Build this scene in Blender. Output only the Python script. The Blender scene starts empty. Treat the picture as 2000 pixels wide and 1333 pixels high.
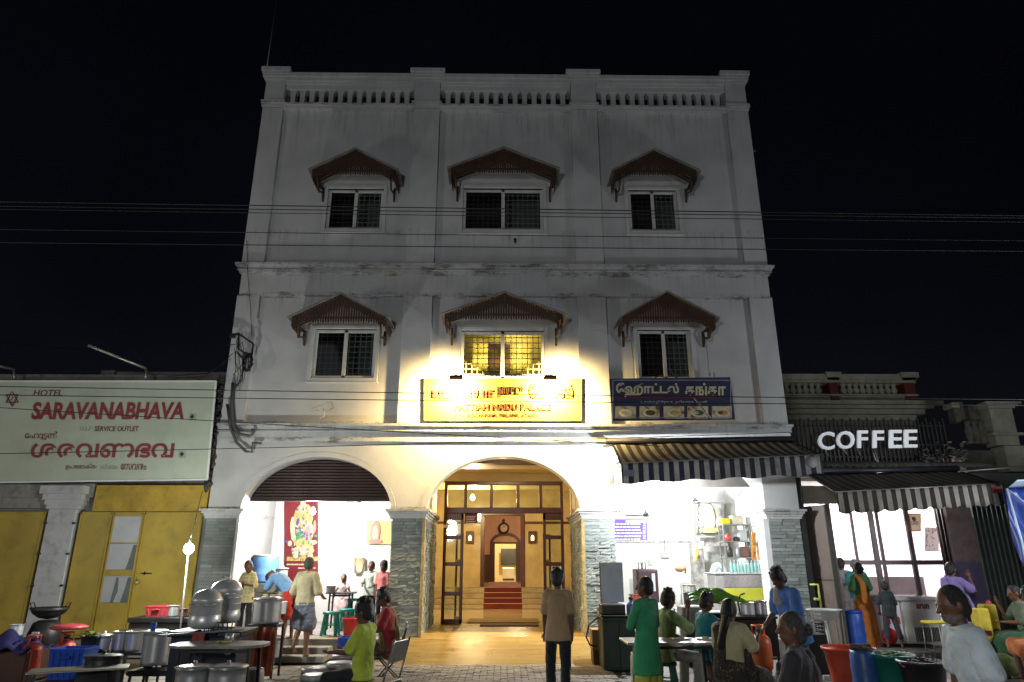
import bpy, bmesh, math, random
from mathutils import Vector, Matrix, noise
R=math.radians; PI=math.pi
sc=bpy.context.scene; COL=sc.collection
random.seed(7)
# ---------- camera ----------
YAW,PITCH,FPX,CD,CH=0.01312,0.31555,1320.0,14.5,1.75
cf=Vector((math.sin(YAW)*math.cos(PITCH),math.cos(YAW)*math.cos(PITCH),math.sin(PITCH)))
cr=Vector((math.cos(YAW),-math.sin(YAW),0)); cu=cr.cross(cf)
camd=bpy.data.cameras.new('camera'); cam=bpy.data.objects.new('camera',camd); COL.objects.link(cam)
cam.matrix_world=Matrix(((cr.x,cu.x,-cf.x,0),(cr.y,cu.y,-cf.y,-CD),(cr.z,cu.z,-cf.z,CH),(0,0,0,1)))
camd.sensor_width=36; camd.lens=FPX*36/2000; camd.clip_start=.05; camd.clip_end=2000
sc.camera=cam
# ---------- night sky ----------
w=bpy.data.worlds.new('World'); sc.world=w; w.use_nodes=True
nt=w.node_tree; sky=nt.nodes.new('ShaderNodeTexSky'); sky.sky_type='NISHITA'; sky.sun_disc=False
sky.sun_elevation=R(38); sky.sun_rotation=R(160)
bg=nt.nodes['Background']; tn=nt.nodes.new('ShaderNodeMix'); tn.data_type='RGBA'; tn.blend_type='MULTIPLY'; tn.inputs[0].default_value=1; tn.inputs[7].default_value=(1.1,.85,.9,1); nt.links.new(sky.outputs[0],tn.inputs[6]); 
wn=nt.nodes.new('ShaderNodeTexNoise'); wn.inputs['Scale'].default_value=2.2; wn.inputs['Detail'].default_value=5; wc=nt.nodes.new('ShaderNodeTexCoord'); nt.links.new(wc.outputs['Generated'],wn.inputs['Vector'])
wr=nt.nodes.new('ShaderNodeMapRange'); wr.inputs[1].default_value=.3; wr.inputs[2].default_value=.7; wr.inputs[3].default_value=.65; wr.inputs[4].default_value=1.35; nt.links.new(wn.outputs['Fac'],wr.inputs[0])
t2=nt.nodes.new('ShaderNodeMix'); t2.data_type='RGBA'; t2.blend_type='MULTIPLY'; t2.inputs[0].default_value=1; nt.links.new(tn.outputs[2],t2.inputs[6]); nt.links.new(wr.outputs[0],t2.inputs[7]); nt.links.new(t2.outputs[2],bg.inputs[0])
bg.inputs[1].default_value=0.0010
sund=bpy.data.lights.new('fill_sun','SUN'); sund.energy=0.012; sund.angle=R(12); sund.color=(.8,.88,1)  # weak sun added as low fill from behind the camera; no moon stands there
sun=bpy.data.objects.new('fill_sun',sund); COL.objects.link(sun); sun.rotation_euler=(R(76),0,R(-20))
vs=sc.view_settings; vs.view_transform='Standard'; vs.look='None'; vs.exposure=0; vs.gamma=1; vs.use_curve_mapping=False
sc.cycles.max_bounces=6; sc.cycles.diffuse_bounces=3; sc.cycles.glossy_bounces=3; sc.cycles.transmission_bounces=4; sc.cycles.transparent_max_bounces=8
sc.cycles.sample_clamp_indirect=1.5; sc.cycles.sample_clamp_direct=0; sc.cycles.caustics_reflective=False; sc.cycles.caustics_refractive=False
sc.cycles.use_denoising=True

def P(px,py,Y=0.):                       # the point on the upright plane at depth Y seen at a photo pixel
    d=cr*((px-1000)/FPX)-cu*((py-666.5)/FPX)+cf
    return Vector((0,-CD,CH))+d*((Y+CD)/d.y)
def G(px,py,z):                          # the point on a level plane
    d=cr*((px-1000)/FPX)-cu*((py-666.5)/FPX)+cf
    return Vector((0,-CD,CH))+d*((z-CH)/d.z)

# ---------- object helpers ----------
def tag(o,label=None,cat=None,group=None,kind=None):
    if label: o['label']=label
    if cat: o['category']=cat
    if group: o['group']=group
    if kind: o['kind']=kind
    return o
def empty(name,loc=(0,0,0),rz=0,parent=None,label=None,cat=None,group=None,kind=None):
    o=bpy.data.objects.new(name,None); COL.objects.link(o); o.location=loc; o.rotation_euler=(0,0,rz); o.empty_display_size=.1
    if parent: o.parent=parent
    return tag(o,label,cat,group,kind)
def mobj(name,me,parent=None,loc=None,rot=None):
    o=bpy.data.objects.new(name,me); COL.objects.link(o)
    if parent: o.parent=parent
    if loc is not None: o.location=loc
    if rot is not None: o.rotation_euler=rot
    return o
def copy_tree(o,parent=None):
    c=o.copy(); COL.objects.link(c); c.parent=parent
    for ch in list(o.children): copy_tree(ch,c)
    return c
class MB:
    def __init__(s): s.v=[]; s.f=[]; s.m=[]; s.sm=[]; s.mi=0; s.o=Vector((0,0,0)); s.M=None
    def add(s,vs,fs,smooth=False):
        b=len(s.v)
        for v in vs:
            v=Vector(v)
            if s.M: v=s.M@v
            s.v.append(v)
        for f in fs: s.f.append([i+b for i in f]); s.m.append(s.mi); s.sm.append(smooth)
        return s
    def box(s,x0,x1,y0,y1,z0,z1):
        return s.add([(x0,y0,z0),(x1,y0,z0),(x1,y1,z0),(x0,y1,z0),(x0,y0,z1),(x1,y0,z1),(x1,y1,z1),(x0,y1,z1)],
            [(0,3,2,1),(4,5,6,7),(0,1,5,4),(1,2,6,5),(2,3,7,6),(3,0,4,7)])
    def cbox(s,c,sz): return s.box(c[0]-sz[0]/2,c[0]+sz[0]/2,c[1]-sz[1]/2,c[1]+sz[1]/2,c[2]-sz[2]/2,c[2]+sz[2]/2)
    def bev(s,x0,x1,y0,y1,z0,z1,b=.01):           # box with chamfered vertical+top edges
        vs=[];fs=[]
        def ring(i,z): 
            return [(x0+i,y0+b,z),(x0+b,y0+i,z),(x1-b,y0+i,z),(x1-i,y0+b,z),(x1-i,y1-b,z),(x1-b,y1-i,z),(x0+b,y1-i,z),(x0+i,y1-b,z)]
        for i,z in ((b*.9,z0),(0,z0+b),(0,z1-b),(b*.9,z1)): vs+=ring(i,z)
        for r in range(3):
            for k in range(8):
                a=r*8+k; c=r*8+(k+1)%8; fs.append((a,c,c+8,a+8))
        fs.append(tuple(range(7,-1,-1))); fs.append(tuple(range(24,32)))
        return s.add(vs,fs)
    def bar(s,p,q,w,h=None,up=(0,0,1)):
        p=Vector(p);q=Vector(q);h=h or w; d=(q-p).normalized(); u=Vector(up)
        if abs(d.dot(u))>.98: u=Vector((0,1,0))
        a=d.cross(u).normalized()*w/2; c=a.cross(d).normalized()*h/2
        return s.add([p-a-c,p+a-c,p+a+c,p-a+c,q-a-c,q+a-c,q+a+c,q-a+c],[(3,2,1,0),(4,5,6,7),(0,1,5,4),(1,2,6,5),(2,3,7,6),(3,0,4,7)])
    def prism(s,poly,y0,y1,axis='y'):             # poly = (x,z) points
        n=len(poly)
        vs=[(x,y0,z) for x,z in poly]+[(x,y1,z) for x,z in poly]
        if axis=='x': vs=[(y0,x,z) for x,z in poly]+[(y1,x,z) for x,z in poly]
        if axis=='z': vs=[(x,z,y0) for x,z in poly]+[(x,z,y1) for x,z in poly]
        fs=[tuple(range(n)),tuple(range(2*n-1,n-1,-1))]+[(i,i+n,(i+1)%n+n,(i+1)%n) for i in range(n)]
        return s.add(vs,fs)
    def tube(s,pts,r,n=8,smooth=True,cap=True):
        pts=[Vector(p) for p in pts]; rs=r if isinstance(r,(list,tuple)) else [r]*len(pts); vs=[];fs=[]; a=None
        for i,p in enumerate(pts):
            d=(pts[min(i+1,len(pts)-1)]-pts[max(i-1,0)]).normalized()
            if a is None:
                a=d.orthogonal().normalized()
            else:
                a=(a-d*a.dot(d)); a=a.normalized() if a.length>1e-5 else d.orthogonal().normalized()
            b=d.cross(a)
            for k in range(n):
                t=2*PI*k/n; vs.append(p+(a*math.cos(t)+b*math.sin(t))*rs[i])
        for i in range(len(pts)-1):
            for k in range(n):
                q=i*n+k; q2=i*n+(k+1)%n; fs.append((q,q2,q2+n,q+n))
        s.add(vs,fs,smooth)
        if cap:
            s.add(vs[:n],[tuple(range(n-1,-1,-1))]); s.add(vs[-n:],[tuple(range(n))])
        return s
    def lathe(s,prof,c=(0,0,0),n=24,smooth=True,axis='z',cap=True):
        vs=[];fs=[]
        for r,z in prof:
            for k in range(n):
                t=2*PI*k/n; x,y=r*math.cos(t),r*math.sin(t)
                q=(x,y,z) if axis=='z' else ((x,z,y) if axis=='y' else (z,x,y))
                vs.append((q[0]+c[0],q[1]+c[1],q[2]+c[2]))
        for i in range(len(prof)-1):
            for k in range(n):
                a=i*n+k;b=i*n+(k+1)%n; fs.append((a,b,b+n,a+n))
        s.add(vs,fs,smooth)
        if cap:
            if prof[0][0]>1e-4: s.add(vs[:n],[tuple(range(n-1,-1,-1))])
            if prof[-1][0]>1e-4: s.add(vs[-n:],[tuple(range(n))])
        return s
    def ell(s,c,r,n=14,m=10,M=None,smooth=True):
        vs=[];fs=[]; c=Vector(c)
        for i in range(m+1):
            ph=PI*i/m-PI/2
            for k in range(n):
                t=2*PI*k/n; v=Vector((r[0]*math.cos(ph)*math.cos(t),r[1]*math.cos(ph)*math.sin(t),r[2]*math.sin(ph)))
                if M: v=M@v
                vs.append(c+v)
        for i in range(m):
            for k in range(n):
                a=i*n+k;b=i*n+(k+1)%n; fs.append((a,b,b+n,a+n))
        return s.add(vs,fs,smooth)
    def grid(s,fn,nu,nv,smooth=True,two=False):
        vs=[fn(i/nu,j/nv) for j in range(nv+1) for i in range(nu+1)]
        fs=[(j*(nu+1)+i,j*(nu+1)+i+1,(j+1)*(nu+1)+i+1,(j+1)*(nu+1)+i) for j in range(nv) for i in range(nu)]
        return s.add(vs,fs,smooth)
    def mesh(s,name,mats):
        me=bpy.data.meshes.new(name); me.from_pydata([tuple(v) for v in s.v],[],s.f)
        for m in (mats if isinstance(mats,(list,tuple)) else [mats]): me.materials.append(m)
        me.polygons.foreach_set('material_index',s.m); me.polygons.foreach_set('use_smooth',s.sm)
        bm=bmesh.new(); bm.from_mesh(me); bmesh.ops.remove_doubles(bm,verts=bm.verts,dist=1e-5)
        bmesh.ops.recalc_face_normals(bm,faces=bm.faces); bm.to_mesh(me); bm.free(); me.update()
        return me
    def build(s,name,mats,parent=None,loc=None,rot=None): return mobj(name,s.mesh(name,mats),parent,loc,rot)
def B(name,m,parent,x0,x1,y0,y1,z0,z1,bv=0):
    mb=MB(); mb.bev(x0,x1,y0,y1,z0,z1,bv) if bv else mb.box(x0,x1,y0,y1,z0,z1); return mb.build(name,m,parent)
def sag(p,q,d,n=14):
    p=Vector(p);q=Vector(q); return [p.lerp(q,i/n)-Vector((0,0,d*4*(i/n)*(1-i/n))) for i in range(n+1)]
def solid(o,t):
    m=o.modifiers.new('s','SOLIDIFY'); m.thickness=t; m.offset=0; return o

# ---------- materials ----------
def nodes(name):
    m=bpy.data.materials.new(name); m.use_nodes=True; n=m.node_tree; return m,n,n.nodes,n.links,n.nodes['Principled BSDF']
def tex_coord(N,L,scale=(1,1,1),world=True):
    mp=N.new('ShaderNodeMapping'); mp.inputs['Scale'].default_value=scale
    if world:
        g=N.new('ShaderNodeNewGeometry'); L.new(g.outputs['Position'],mp.inputs[0])
    else:
        g=N.new('ShaderNodeTexCoord'); L.new(g.outputs['Object'],mp.inputs[0])
    return mp.outputs[0]
def fnoise(N,L,vec,scale,detail=4,rough=.55):
    t=N.new('ShaderNodeTexNoise'); t.inputs['Scale'].default_value=scale; t.inputs['Detail'].default_value=detail; t.inputs['Roughness'].default_value=rough
    L.new(vec,t.inputs['Vector']); return t.outputs['Fac']
def ramp(N,L,fac,stops):
    r=N.new('ShaderNodeValToRGB'); L.new(fac,r.inputs[0]); e=r.color_ramp.elements
    while len(e)<len(stops): e.new(.5)
    for i,(p,c) in enumerate(stops): e[i].position=p; e[i].color=(*c,1) if not isinstance(c,(int,float)) else (c,c,c,1)
    return r.outputs[0]
def mix(N,L,f,a,b,mode='MIX'):
    m=N.new('ShaderNodeMix'); m.data_type='RGBA'; m.blend_type=mode
    for sock,val in ((m.inputs[0],f),(m.inputs[6],a),(m.inputs[7],b)):
        if hasattr(val,'links') or isinstance(val,bpy.types.NodeSocket): L.new(val,sock)
        elif isinstance(val,(int,float)): sock.default_value=val
        else: sock.default_value=(*val,1) if len(val)==3 else val
    return m.outputs[2]
def bump(N,L,b,h,strength=.3,dist=.01):
    u=N.new('ShaderNodeBump'); u.inputs['Strength'].default_value=strength; u.inputs['Distance'].default_value=dist
    L.new(h,u.inputs['Height']); L.new(u.outputs[0],b.inputs['Normal'])
MC={}
def mat(name,c,rough=.6,metal=0,var=.25,scale=3.,bs=.25,grime=.0,world=False,spec=.5,bd=.006):
    if name in MC: return MC[name]
    m,n,N,L,b=nodes(name); v=tex_coord(N,L,world=world)
    f1=fnoise(N,L,v,scale,5); f2=fnoise(N,L,v,scale*14,3)
    c0=tuple(x*(1-var) for x in c); c1=tuple(min(1,x*(1+var*.7)) for x in c)
    col=ramp(N,L,f1,[(.3,c0),(.7,c1)])
    if grime:
        g=fnoise(N,L,v,scale*2.3,6,.7); gm=ramp(N,L,g,[(.5,0.),(.68,1.)]); 
        mm=N.new('ShaderNodeMath'); mm.operation='MULTIPLY'; mm.inputs[1].default_value=grime; L.new(gm,mm.inputs[0])
        col=mix(N,L,mm.outputs[0],col,(.045,.038,.03))
    L.new(col,b.inputs['Base Color']); b.inputs['Metallic'].default_value=metal
    rr=N.new('ShaderNodeMapRange'); L.new(f2,rr.inputs[0]); dv=.02 if metal>.3 and not bs else .12; rr.inputs[3].default_value=max(0,rough-dv); rr.inputs[4].default_value=min(1,rough+dv); L.new(rr.outputs[0],b.inputs['Roughness'])
    b.inputs['Specular IOR Level'].default_value=spec
    if bs: bump(N,L,b,f2,bs,bd)
    MC[name]=m; return m
def glow(name,c,s):
    if name in MC: return MC[name]
    m,n,N,L,b=nodes(name); b.inputs['Base Color'].default_value=(*c,1); b.inputs['Emission Color'].default_value=(*c,1); b.inputs['Emission Strength'].default_value=s
    MC[name]=m; return m
def glassmat(name,tint=(.9,.95,.93),refl=.5):
    if name in MC: return MC[name]
    m,n,N,L,b=nodes(name); tr=N.new('ShaderNodeBsdfTransparent'); tr.inputs[0].default_value=(*tint,1)
    gl=N.new('ShaderNodeBsdfGlossy'); gl.inputs['Roughness'].default_value=.04; fr=N.new('ShaderNodeFresnel'); fr.inputs[0].default_value=1.5
    mx=N.new('ShaderNodeMixShader'); mm=N.new('ShaderNodeMath'); mm.operation='MULTIPLY'; mm.inputs[1].default_value=refl*2; L.new(fr.outputs[0],mm.inputs[0]); L.new(mm.outputs[0],mx.inputs[0])
    L.new(tr.outputs[0],mx.inputs[1]); L.new(gl.outputs[0],mx.inputs[2]); L.new(mx.outputs[0],n.nodes['Material Output'].inputs[0])
    MC[name]=m; return m
def stone_mat():
    m,n,N,L,b=nodes('ledge_stone'); v=tex_coord(N,L,(1,1,1)); oi=N.new('ShaderNodeObjectInfo'); g=N.new('ShaderNodeNewGeometry')
    ad=N.new('ShaderNodeMath'); ad.operation='ADD'; L.new(oi.outputs['Random'],ad.inputs[0]); L.new(g.outputs['Random Per Island'],ad.inputs[1])
    fr=N.new('ShaderNodeMath'); fr.operation='FRACT'; L.new(ad.outputs[0],fr.inputs[0])
    c=ramp(N,L,fr.outputs[0],[(0,(.15,.18,.18)),(.35,(.26,.30,.29)),(.6,(.21,.24,.22)),(1,(.36,.40,.38))])
    f=fnoise(N,L,tex_coord(N,L,(6,6,30)),4,6,.7); c=mix(N,L,.3,c,ramp(N,L,f,[(.3,(.12,.13,.12)),(.75,(.42,.43,.40))]))
    L.new(c,b.inputs['Base Color']); b.inputs['Roughness'].default_value=.8; bump(N,L,b,f,.4,.008); return m
def facade_mat():
    m,n,N,L,b=nodes('facade_paint'); v=tex_coord(N,L)
    f=fnoise(N,L,v,1.2,6,.6); c=ramp(N,L,f,[(.3,(.47,.48,.49)),(.7,(.61,.61,.61))])
    # run-off streaks and soot under the ledges
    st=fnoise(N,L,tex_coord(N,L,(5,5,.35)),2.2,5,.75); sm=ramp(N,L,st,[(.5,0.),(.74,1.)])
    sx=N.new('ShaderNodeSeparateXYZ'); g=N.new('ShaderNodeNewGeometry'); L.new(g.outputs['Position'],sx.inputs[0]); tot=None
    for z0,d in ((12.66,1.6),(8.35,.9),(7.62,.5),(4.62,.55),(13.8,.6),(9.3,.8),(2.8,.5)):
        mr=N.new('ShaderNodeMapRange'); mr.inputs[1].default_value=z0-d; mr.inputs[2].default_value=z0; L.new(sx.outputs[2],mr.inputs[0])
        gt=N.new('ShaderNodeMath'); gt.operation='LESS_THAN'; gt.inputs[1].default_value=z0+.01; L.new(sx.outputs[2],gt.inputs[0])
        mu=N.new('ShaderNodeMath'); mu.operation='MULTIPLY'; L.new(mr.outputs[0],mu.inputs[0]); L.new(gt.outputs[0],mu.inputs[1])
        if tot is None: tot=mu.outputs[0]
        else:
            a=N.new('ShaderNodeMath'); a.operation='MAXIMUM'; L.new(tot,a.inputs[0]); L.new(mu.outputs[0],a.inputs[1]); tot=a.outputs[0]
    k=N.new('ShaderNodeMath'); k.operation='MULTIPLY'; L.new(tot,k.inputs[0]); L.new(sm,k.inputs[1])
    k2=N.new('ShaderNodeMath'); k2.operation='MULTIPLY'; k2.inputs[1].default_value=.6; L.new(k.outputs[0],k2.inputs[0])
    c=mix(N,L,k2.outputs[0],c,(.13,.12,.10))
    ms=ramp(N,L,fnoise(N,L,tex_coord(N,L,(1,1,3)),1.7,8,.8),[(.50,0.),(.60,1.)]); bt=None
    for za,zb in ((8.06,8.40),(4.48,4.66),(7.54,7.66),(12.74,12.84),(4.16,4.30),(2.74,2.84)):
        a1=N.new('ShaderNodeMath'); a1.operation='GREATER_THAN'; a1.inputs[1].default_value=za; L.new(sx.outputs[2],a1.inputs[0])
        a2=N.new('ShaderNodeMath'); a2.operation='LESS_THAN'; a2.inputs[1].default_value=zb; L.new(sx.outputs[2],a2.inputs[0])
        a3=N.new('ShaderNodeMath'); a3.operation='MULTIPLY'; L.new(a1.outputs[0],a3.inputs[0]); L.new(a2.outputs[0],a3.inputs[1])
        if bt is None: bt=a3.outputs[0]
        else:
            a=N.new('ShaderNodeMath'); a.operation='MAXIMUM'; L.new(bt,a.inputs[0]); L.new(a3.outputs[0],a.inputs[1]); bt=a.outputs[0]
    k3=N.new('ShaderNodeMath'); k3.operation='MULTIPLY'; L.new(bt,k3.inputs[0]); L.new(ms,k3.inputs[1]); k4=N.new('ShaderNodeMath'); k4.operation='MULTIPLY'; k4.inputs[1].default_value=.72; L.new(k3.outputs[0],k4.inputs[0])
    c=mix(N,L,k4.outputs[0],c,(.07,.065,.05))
    sp=fnoise(N,L,v,9,6,.8); c=mix(N,L,ramp(N,L,sp,[(.66,0.),(.8,.5)]),c,(.3,.29,.27))
    L.new(c,b.inputs['Base Color']); b.inputs['Roughness'].default_value=.75; bump(N,L,b,fnoise(N,L,v,30,4),.25,.01); return m
FAC=facade_mat(); STONE=stone_mat()
PLAS=mat('interior_white_paint',(.78,.78,.76),.7,var=.06,world=True)
CREAM=mat('cream_paint',(.62,.5,.28),.6,var=.08,world=True)
PILW=mat('grimy_white_paint',(.44,.45,.46),.6,var=.12,grime=.35,scale=2)
WHITE=mat('white_paint',(.68,.69,.70),.5,var=.1)
WFRAME=mat('window_frame_white',(.6,.6,.58),.45,var=.12)
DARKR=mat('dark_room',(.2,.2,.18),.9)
GLASS=glassmat('window_glass'); GLASSD=glassmat('tinted_window_glass',(.62,.64,.62),.4); WOOD=mat('red_brown_wood',(.075,.021,.011),.35,var=.35,scale=5)
DWOOD=mat('dark_wood',(.06,.025,.015),.5,var=.3)
HOODR=mat('hood_red_wood',(.060,.030,.018),.6,var=.35)
STEEL=mat('stainless_steel',(.60,.61,.61),.33,.7,var=.1,bs=0)
ALU=mat('aluminium_pot',(.72,.73,.73),.38,.5,var=.08,bs=0)
BSTEEL=mat('sooty_steel',(.05,.05,.05),.45,.6,var=.5,bs=.4)
IRON=mat('dark_iron',(.035,.035,.035),.5,.5,var=.4)
GALV=mat('galvanised_pipe',(.35,.35,.33),.4,.8,var=.2)
YEL=mat('ochre_door_paint',(.38,.27,.035),.5,var=.2,scale=1.2,grime=.3)
BLUEP=mat('blue_plastic',(.015,.07,.42),.35,var=.12)
DBLUE=mat('dark_blue_plastic',(.012,.03,.10),.4)
REDP=mat('red_plastic',(.55,.035,.03),.38,var=.1)
ORP=mat('orange_plastic',(.75,.16,.04),.4,var=.1)
GRP=mat('green_plastic',(.01,.17,.12),.38,var=.12)
TEALP=mat('teal_plastic',(.03,.32,.26),.38,var=.1)
BLACKP=mat('black_plastic',(.02,.02,.02),.4)
YELP=mat('yellow_plastic',(.75,.6,.03),.4,var=.08)
WHP=mat('white_plastic',(.7,.7,.68),.35,var=.06)
TABLE=mat('worn_table_top',(.26,.25,.23),.32,var=.25,grime=.5,scale=4)
RED_CARPET=mat('red_carpet',(.12,.010,.009),.9,bs=.5)
MARBLE=mat('cream_marble',(.55,.43,.21),.15,var=.22,scale=2.2,bs=.05,world=True)
CONC=mat('concrete',(.25,.24,.22),.85,var=.3,grime=.4,world=True,bs=.5)
FLOODW,LSHOPW,AWNW,RSHOPW,CSHOPW,PORCHW,LOBBYW,POLEW,STL,STR_,STB=2300,480,700,290,950,85,500,230,300,430,1500
# ================= GROUND =================
GM,n_,N_,L_,b_=nodes('street_concrete'); v_=tex_coord(N_,L_); f_=fnoise(N_,L_,v_,1.3,7,.65); g_=fnoise(N_,L_,v_,14,5,.7)
c_=ramp(N_,L_,f_,[(.3,(.10,.095,.085)),(.55,(.17,.16,.145)),(.75,(.24,.225,.20))]); c_=mix(N_,L_,ramp(N_,L_,g_,[(.55,0.),(.7,.8)]),c_,(.05,.045,.04))
L_.new(c_,b_.inputs['Base Color']); L_.new(ramp(N_,L_,f_,[(.35,.35),(.6,.85)]),b_.inputs['Roughness']); bump(N_,L_,b_,g_,.5,.015)
mb=MB(); mb.add([(-400,-400,-.03),(400,-400,-.03),(400,400,-.03),(-400,400,-.03)],[(0,1,2,3)]); ground=tag(mb.build('ground',GM),kind='structure')
# interlocking pavers in front of the ramp
PAV=mat('paver',(.27,.24,.21),.75,var=.3,grime=.35,world=True,scale=2,bs=.6)
pm=[]
for i in range(4):
    mb=MB(); mb.bev(-.106,.106,-.052,.052,0,.045,.006+.002*i); pm.append(mb.mesh('paver',PAV))
nn=0; rest=MB(); random.seed(3)
rows=[-1.36-.11*k for k in range(19)]
for k,y in enumerate(rows):
    for j in range(17):
        x=-1.9+.22*j+(k%2)*.11+random.uniform(-.004,.004)
        if random.random()<.02: continue
        o=mobj('paver',random.choice(pm),ground,(x,y,-.032+random.uniform(-.004,.005)),(random.uniform(-.02,.02),random.uniform(-.02,.02),random.uniform(-.02,.02))); nn+=1
        if nn>=298: break
    if nn>=298: break
# broken kerb pieces and rubble around the stalls
for k in range(26):
    px,py=random.choice([(1190+random.random()*60,1300+random.random()*30),(790+random.random()*50,1305+random.random()*25),(1540+random.random()*120,1270+random.random()*50)])
    g=G(px,py,0); s=random.uniform(.015,.04); rest.ell((g.x,g.y,.0),(s*1.3,s,s*.5),6,4,smooth=False)
tag(rest.build('rubble',CONC),kind='stuff')

# worn slabs of the verge left of the ramp
random.seed(41); sl_=MB(); yy=-1.05
while yy>-3.4:
    xx=-6.2+random.random()*.2
    while xx<-1.95:
        w_=random.uniform(.28,.42)
        if not(yy>-1.25 and -4.5<xx<-2.9) : sl_.bev(xx,min(xx+w_-.015,-1.95),yy-.285,yy,-.035,.002+random.uniform(-.008,.014),.008)
        xx+=w_
    yy-=.30
sl_=sl_.build('paving_slabs',PAV,ground); sl_['kind']='stuff'
# ================= HOTEL =================
H=empty('hotel_building',(0,0,0),label='three storey white hotel with arched ground floor, balustraded parapet and red hooded windows',cat='building')
PX=[(-6.12,-5.6),(-2.31,-1.64),(1.69,2.36),(5.68,6.22)]
BAY=[(-5.6,-2.31),(-1.64,1.69),(2.36,5.68)]
def hp(name,mb,m): return mb.build(name,m,H)
def wall_hole(mb,x0,x1,z0,z1,y0,y1,h):
    a,b,c,d=h
    mb.box(x0,a,y0,y1,z0,z1); mb.box(b,x1,y0,y1,z0,z1); mb.box(a,b,y0,y1,z0,c); mb.box(a,b,y0,y1,d,z1)
WU=[(-4.29,-2.94,9.33,10.42),(-1.0,.95,9.33,10.46),(3.04,4.24,9.33,10.44)]
WM=[(-4.29,-2.89,5.64,6.79),(-.97,.93,5.64,6.77),(3.05,4.27,5.64,6.80)]
for (x0,x1),w1,w2 in zip(BAY,WU,WM):
    mb=MB(); wall_hole(mb,x0-.05,x1+.05,8.3,12.7,.12,.36,w1); hp('upper_wall',mb,FAC)
    mb=MB(); wall_hole(mb,x0-.05,x1+.05,4.5,7.64,.12,.36,w2); hp('middle_wall',mb,FAC)
# body behind (sides, back, roof) and frame band
mb=MB(); mb.box(-6.1,-5.9,.36,11,0,12.7); mb.box(6.0,6.2,.36,11,0,12.7); mb.box(-6.1,6.2,.5,11,12.5,12.62); hp('side_wall',mb,FAC)
mb=MB(); mb.box(-6.08,6.18,0.002,.36,7.58,8.2); hp('storey_band',mb,FAC)
def pil(x0,x1,z0,z1,y=0.):
    mb=MB(); mb.bev(x0,x1,y,.36,z0,z1,.008); hp('pilaster',mb,FAC)
for x0,x1 in PX: pil(x0,x1,8.3,12.68); pil(x0,x1,4.5,7.579)
def cornice(z0,z1,x0=-6.1,x1=6.2,pr=.12,steps=4,name='cornice',y=0):
    mb=MB(); h=(z1-z0)/steps; p=[.03,.06,.075,.12] if steps==4 else [.04,.1]
    for i in range(steps):
        q=p[i]*pr/.12; mb.box(x0-q,x1+q,y-q,.34,z0+h*i+(.001 if i else 0),z0+h*(i+1))
    # rounded torus under the top lip
    mb.tube([(x0-pr*.5,y-pr*.55,z0+h*1.1),(x1+pr*.5,y-pr*.55,z0+h*1.1)],h*.42,8)
    hp(name,mb,FAC)
cornice(8.12,8.34); cornice(4.36,4.58,pr=.09)
mb=MB(); mb.box(-6.15,6.25,-.03,.34,4.20,4.27); mb.box(-6.14,6.24,-.02,.34,4.27,4.36); hp('string_course',mb,FAC)
for i,(x0,x1) in enumerate(BAY): 
    mb=MB(); mb.box(x0,x1,-.02,.4,12.66,12.74); mb.box(x0,x1,-.05,.4,12.74,12.80); hp('parapet_ledge',mb,FAC)
    mb=MB(); mb.box(x0,x1,.02,.34,13.26,13.40); mb.box(x0,x1,-.01,.37,13.40,13.47); mb.box(x0,x1,-.05,.41,13.47,13.58); mb.box(x0,x1,-.085,.44,13.58,13.69); hp('parapet_rail',mb,FAC)
bal=MB(); bal.prism([(-.06,0),(.06,0),(.06,.36),(.075,.41),(.115,.47),(-.115,.47),(-.075,.41),(-.06,.36)],.06,.22); balm=bal.mesh('baluster',FAC)
for x0,x1 in BAY:
    n=13; st=(x1-x0-.14)/n
    for k in range(n): mobj('baluster',balm,H,(x0+.07+st*(k+.5),0.,12.79))
for x0,x1 in PX:
    o=B('parapet_pier',FAC,H,x0+.01,x1-.01,-.015,.42,12.86,13.5,.006)
    c=MB()
    for k,(q,a,b) in enumerate(((.04,12.70,12.78),(.06,12.78,12.87))): c.box(x0-q+.02,x1+q-.02,-q,.45,a,b)
    c.build('pier_band',FAC,o); c=MB()
    for k,(q,a,b) in enumerate(((.035,13.5,13.57),(.07,13.57,13.64),(.085,13.64,13.72),(.11,13.72,13.83))): c.box(x0-q,x1+q,-q-.02,.5,a,b)
    c.build('pier_cap',FAC,o)
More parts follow.
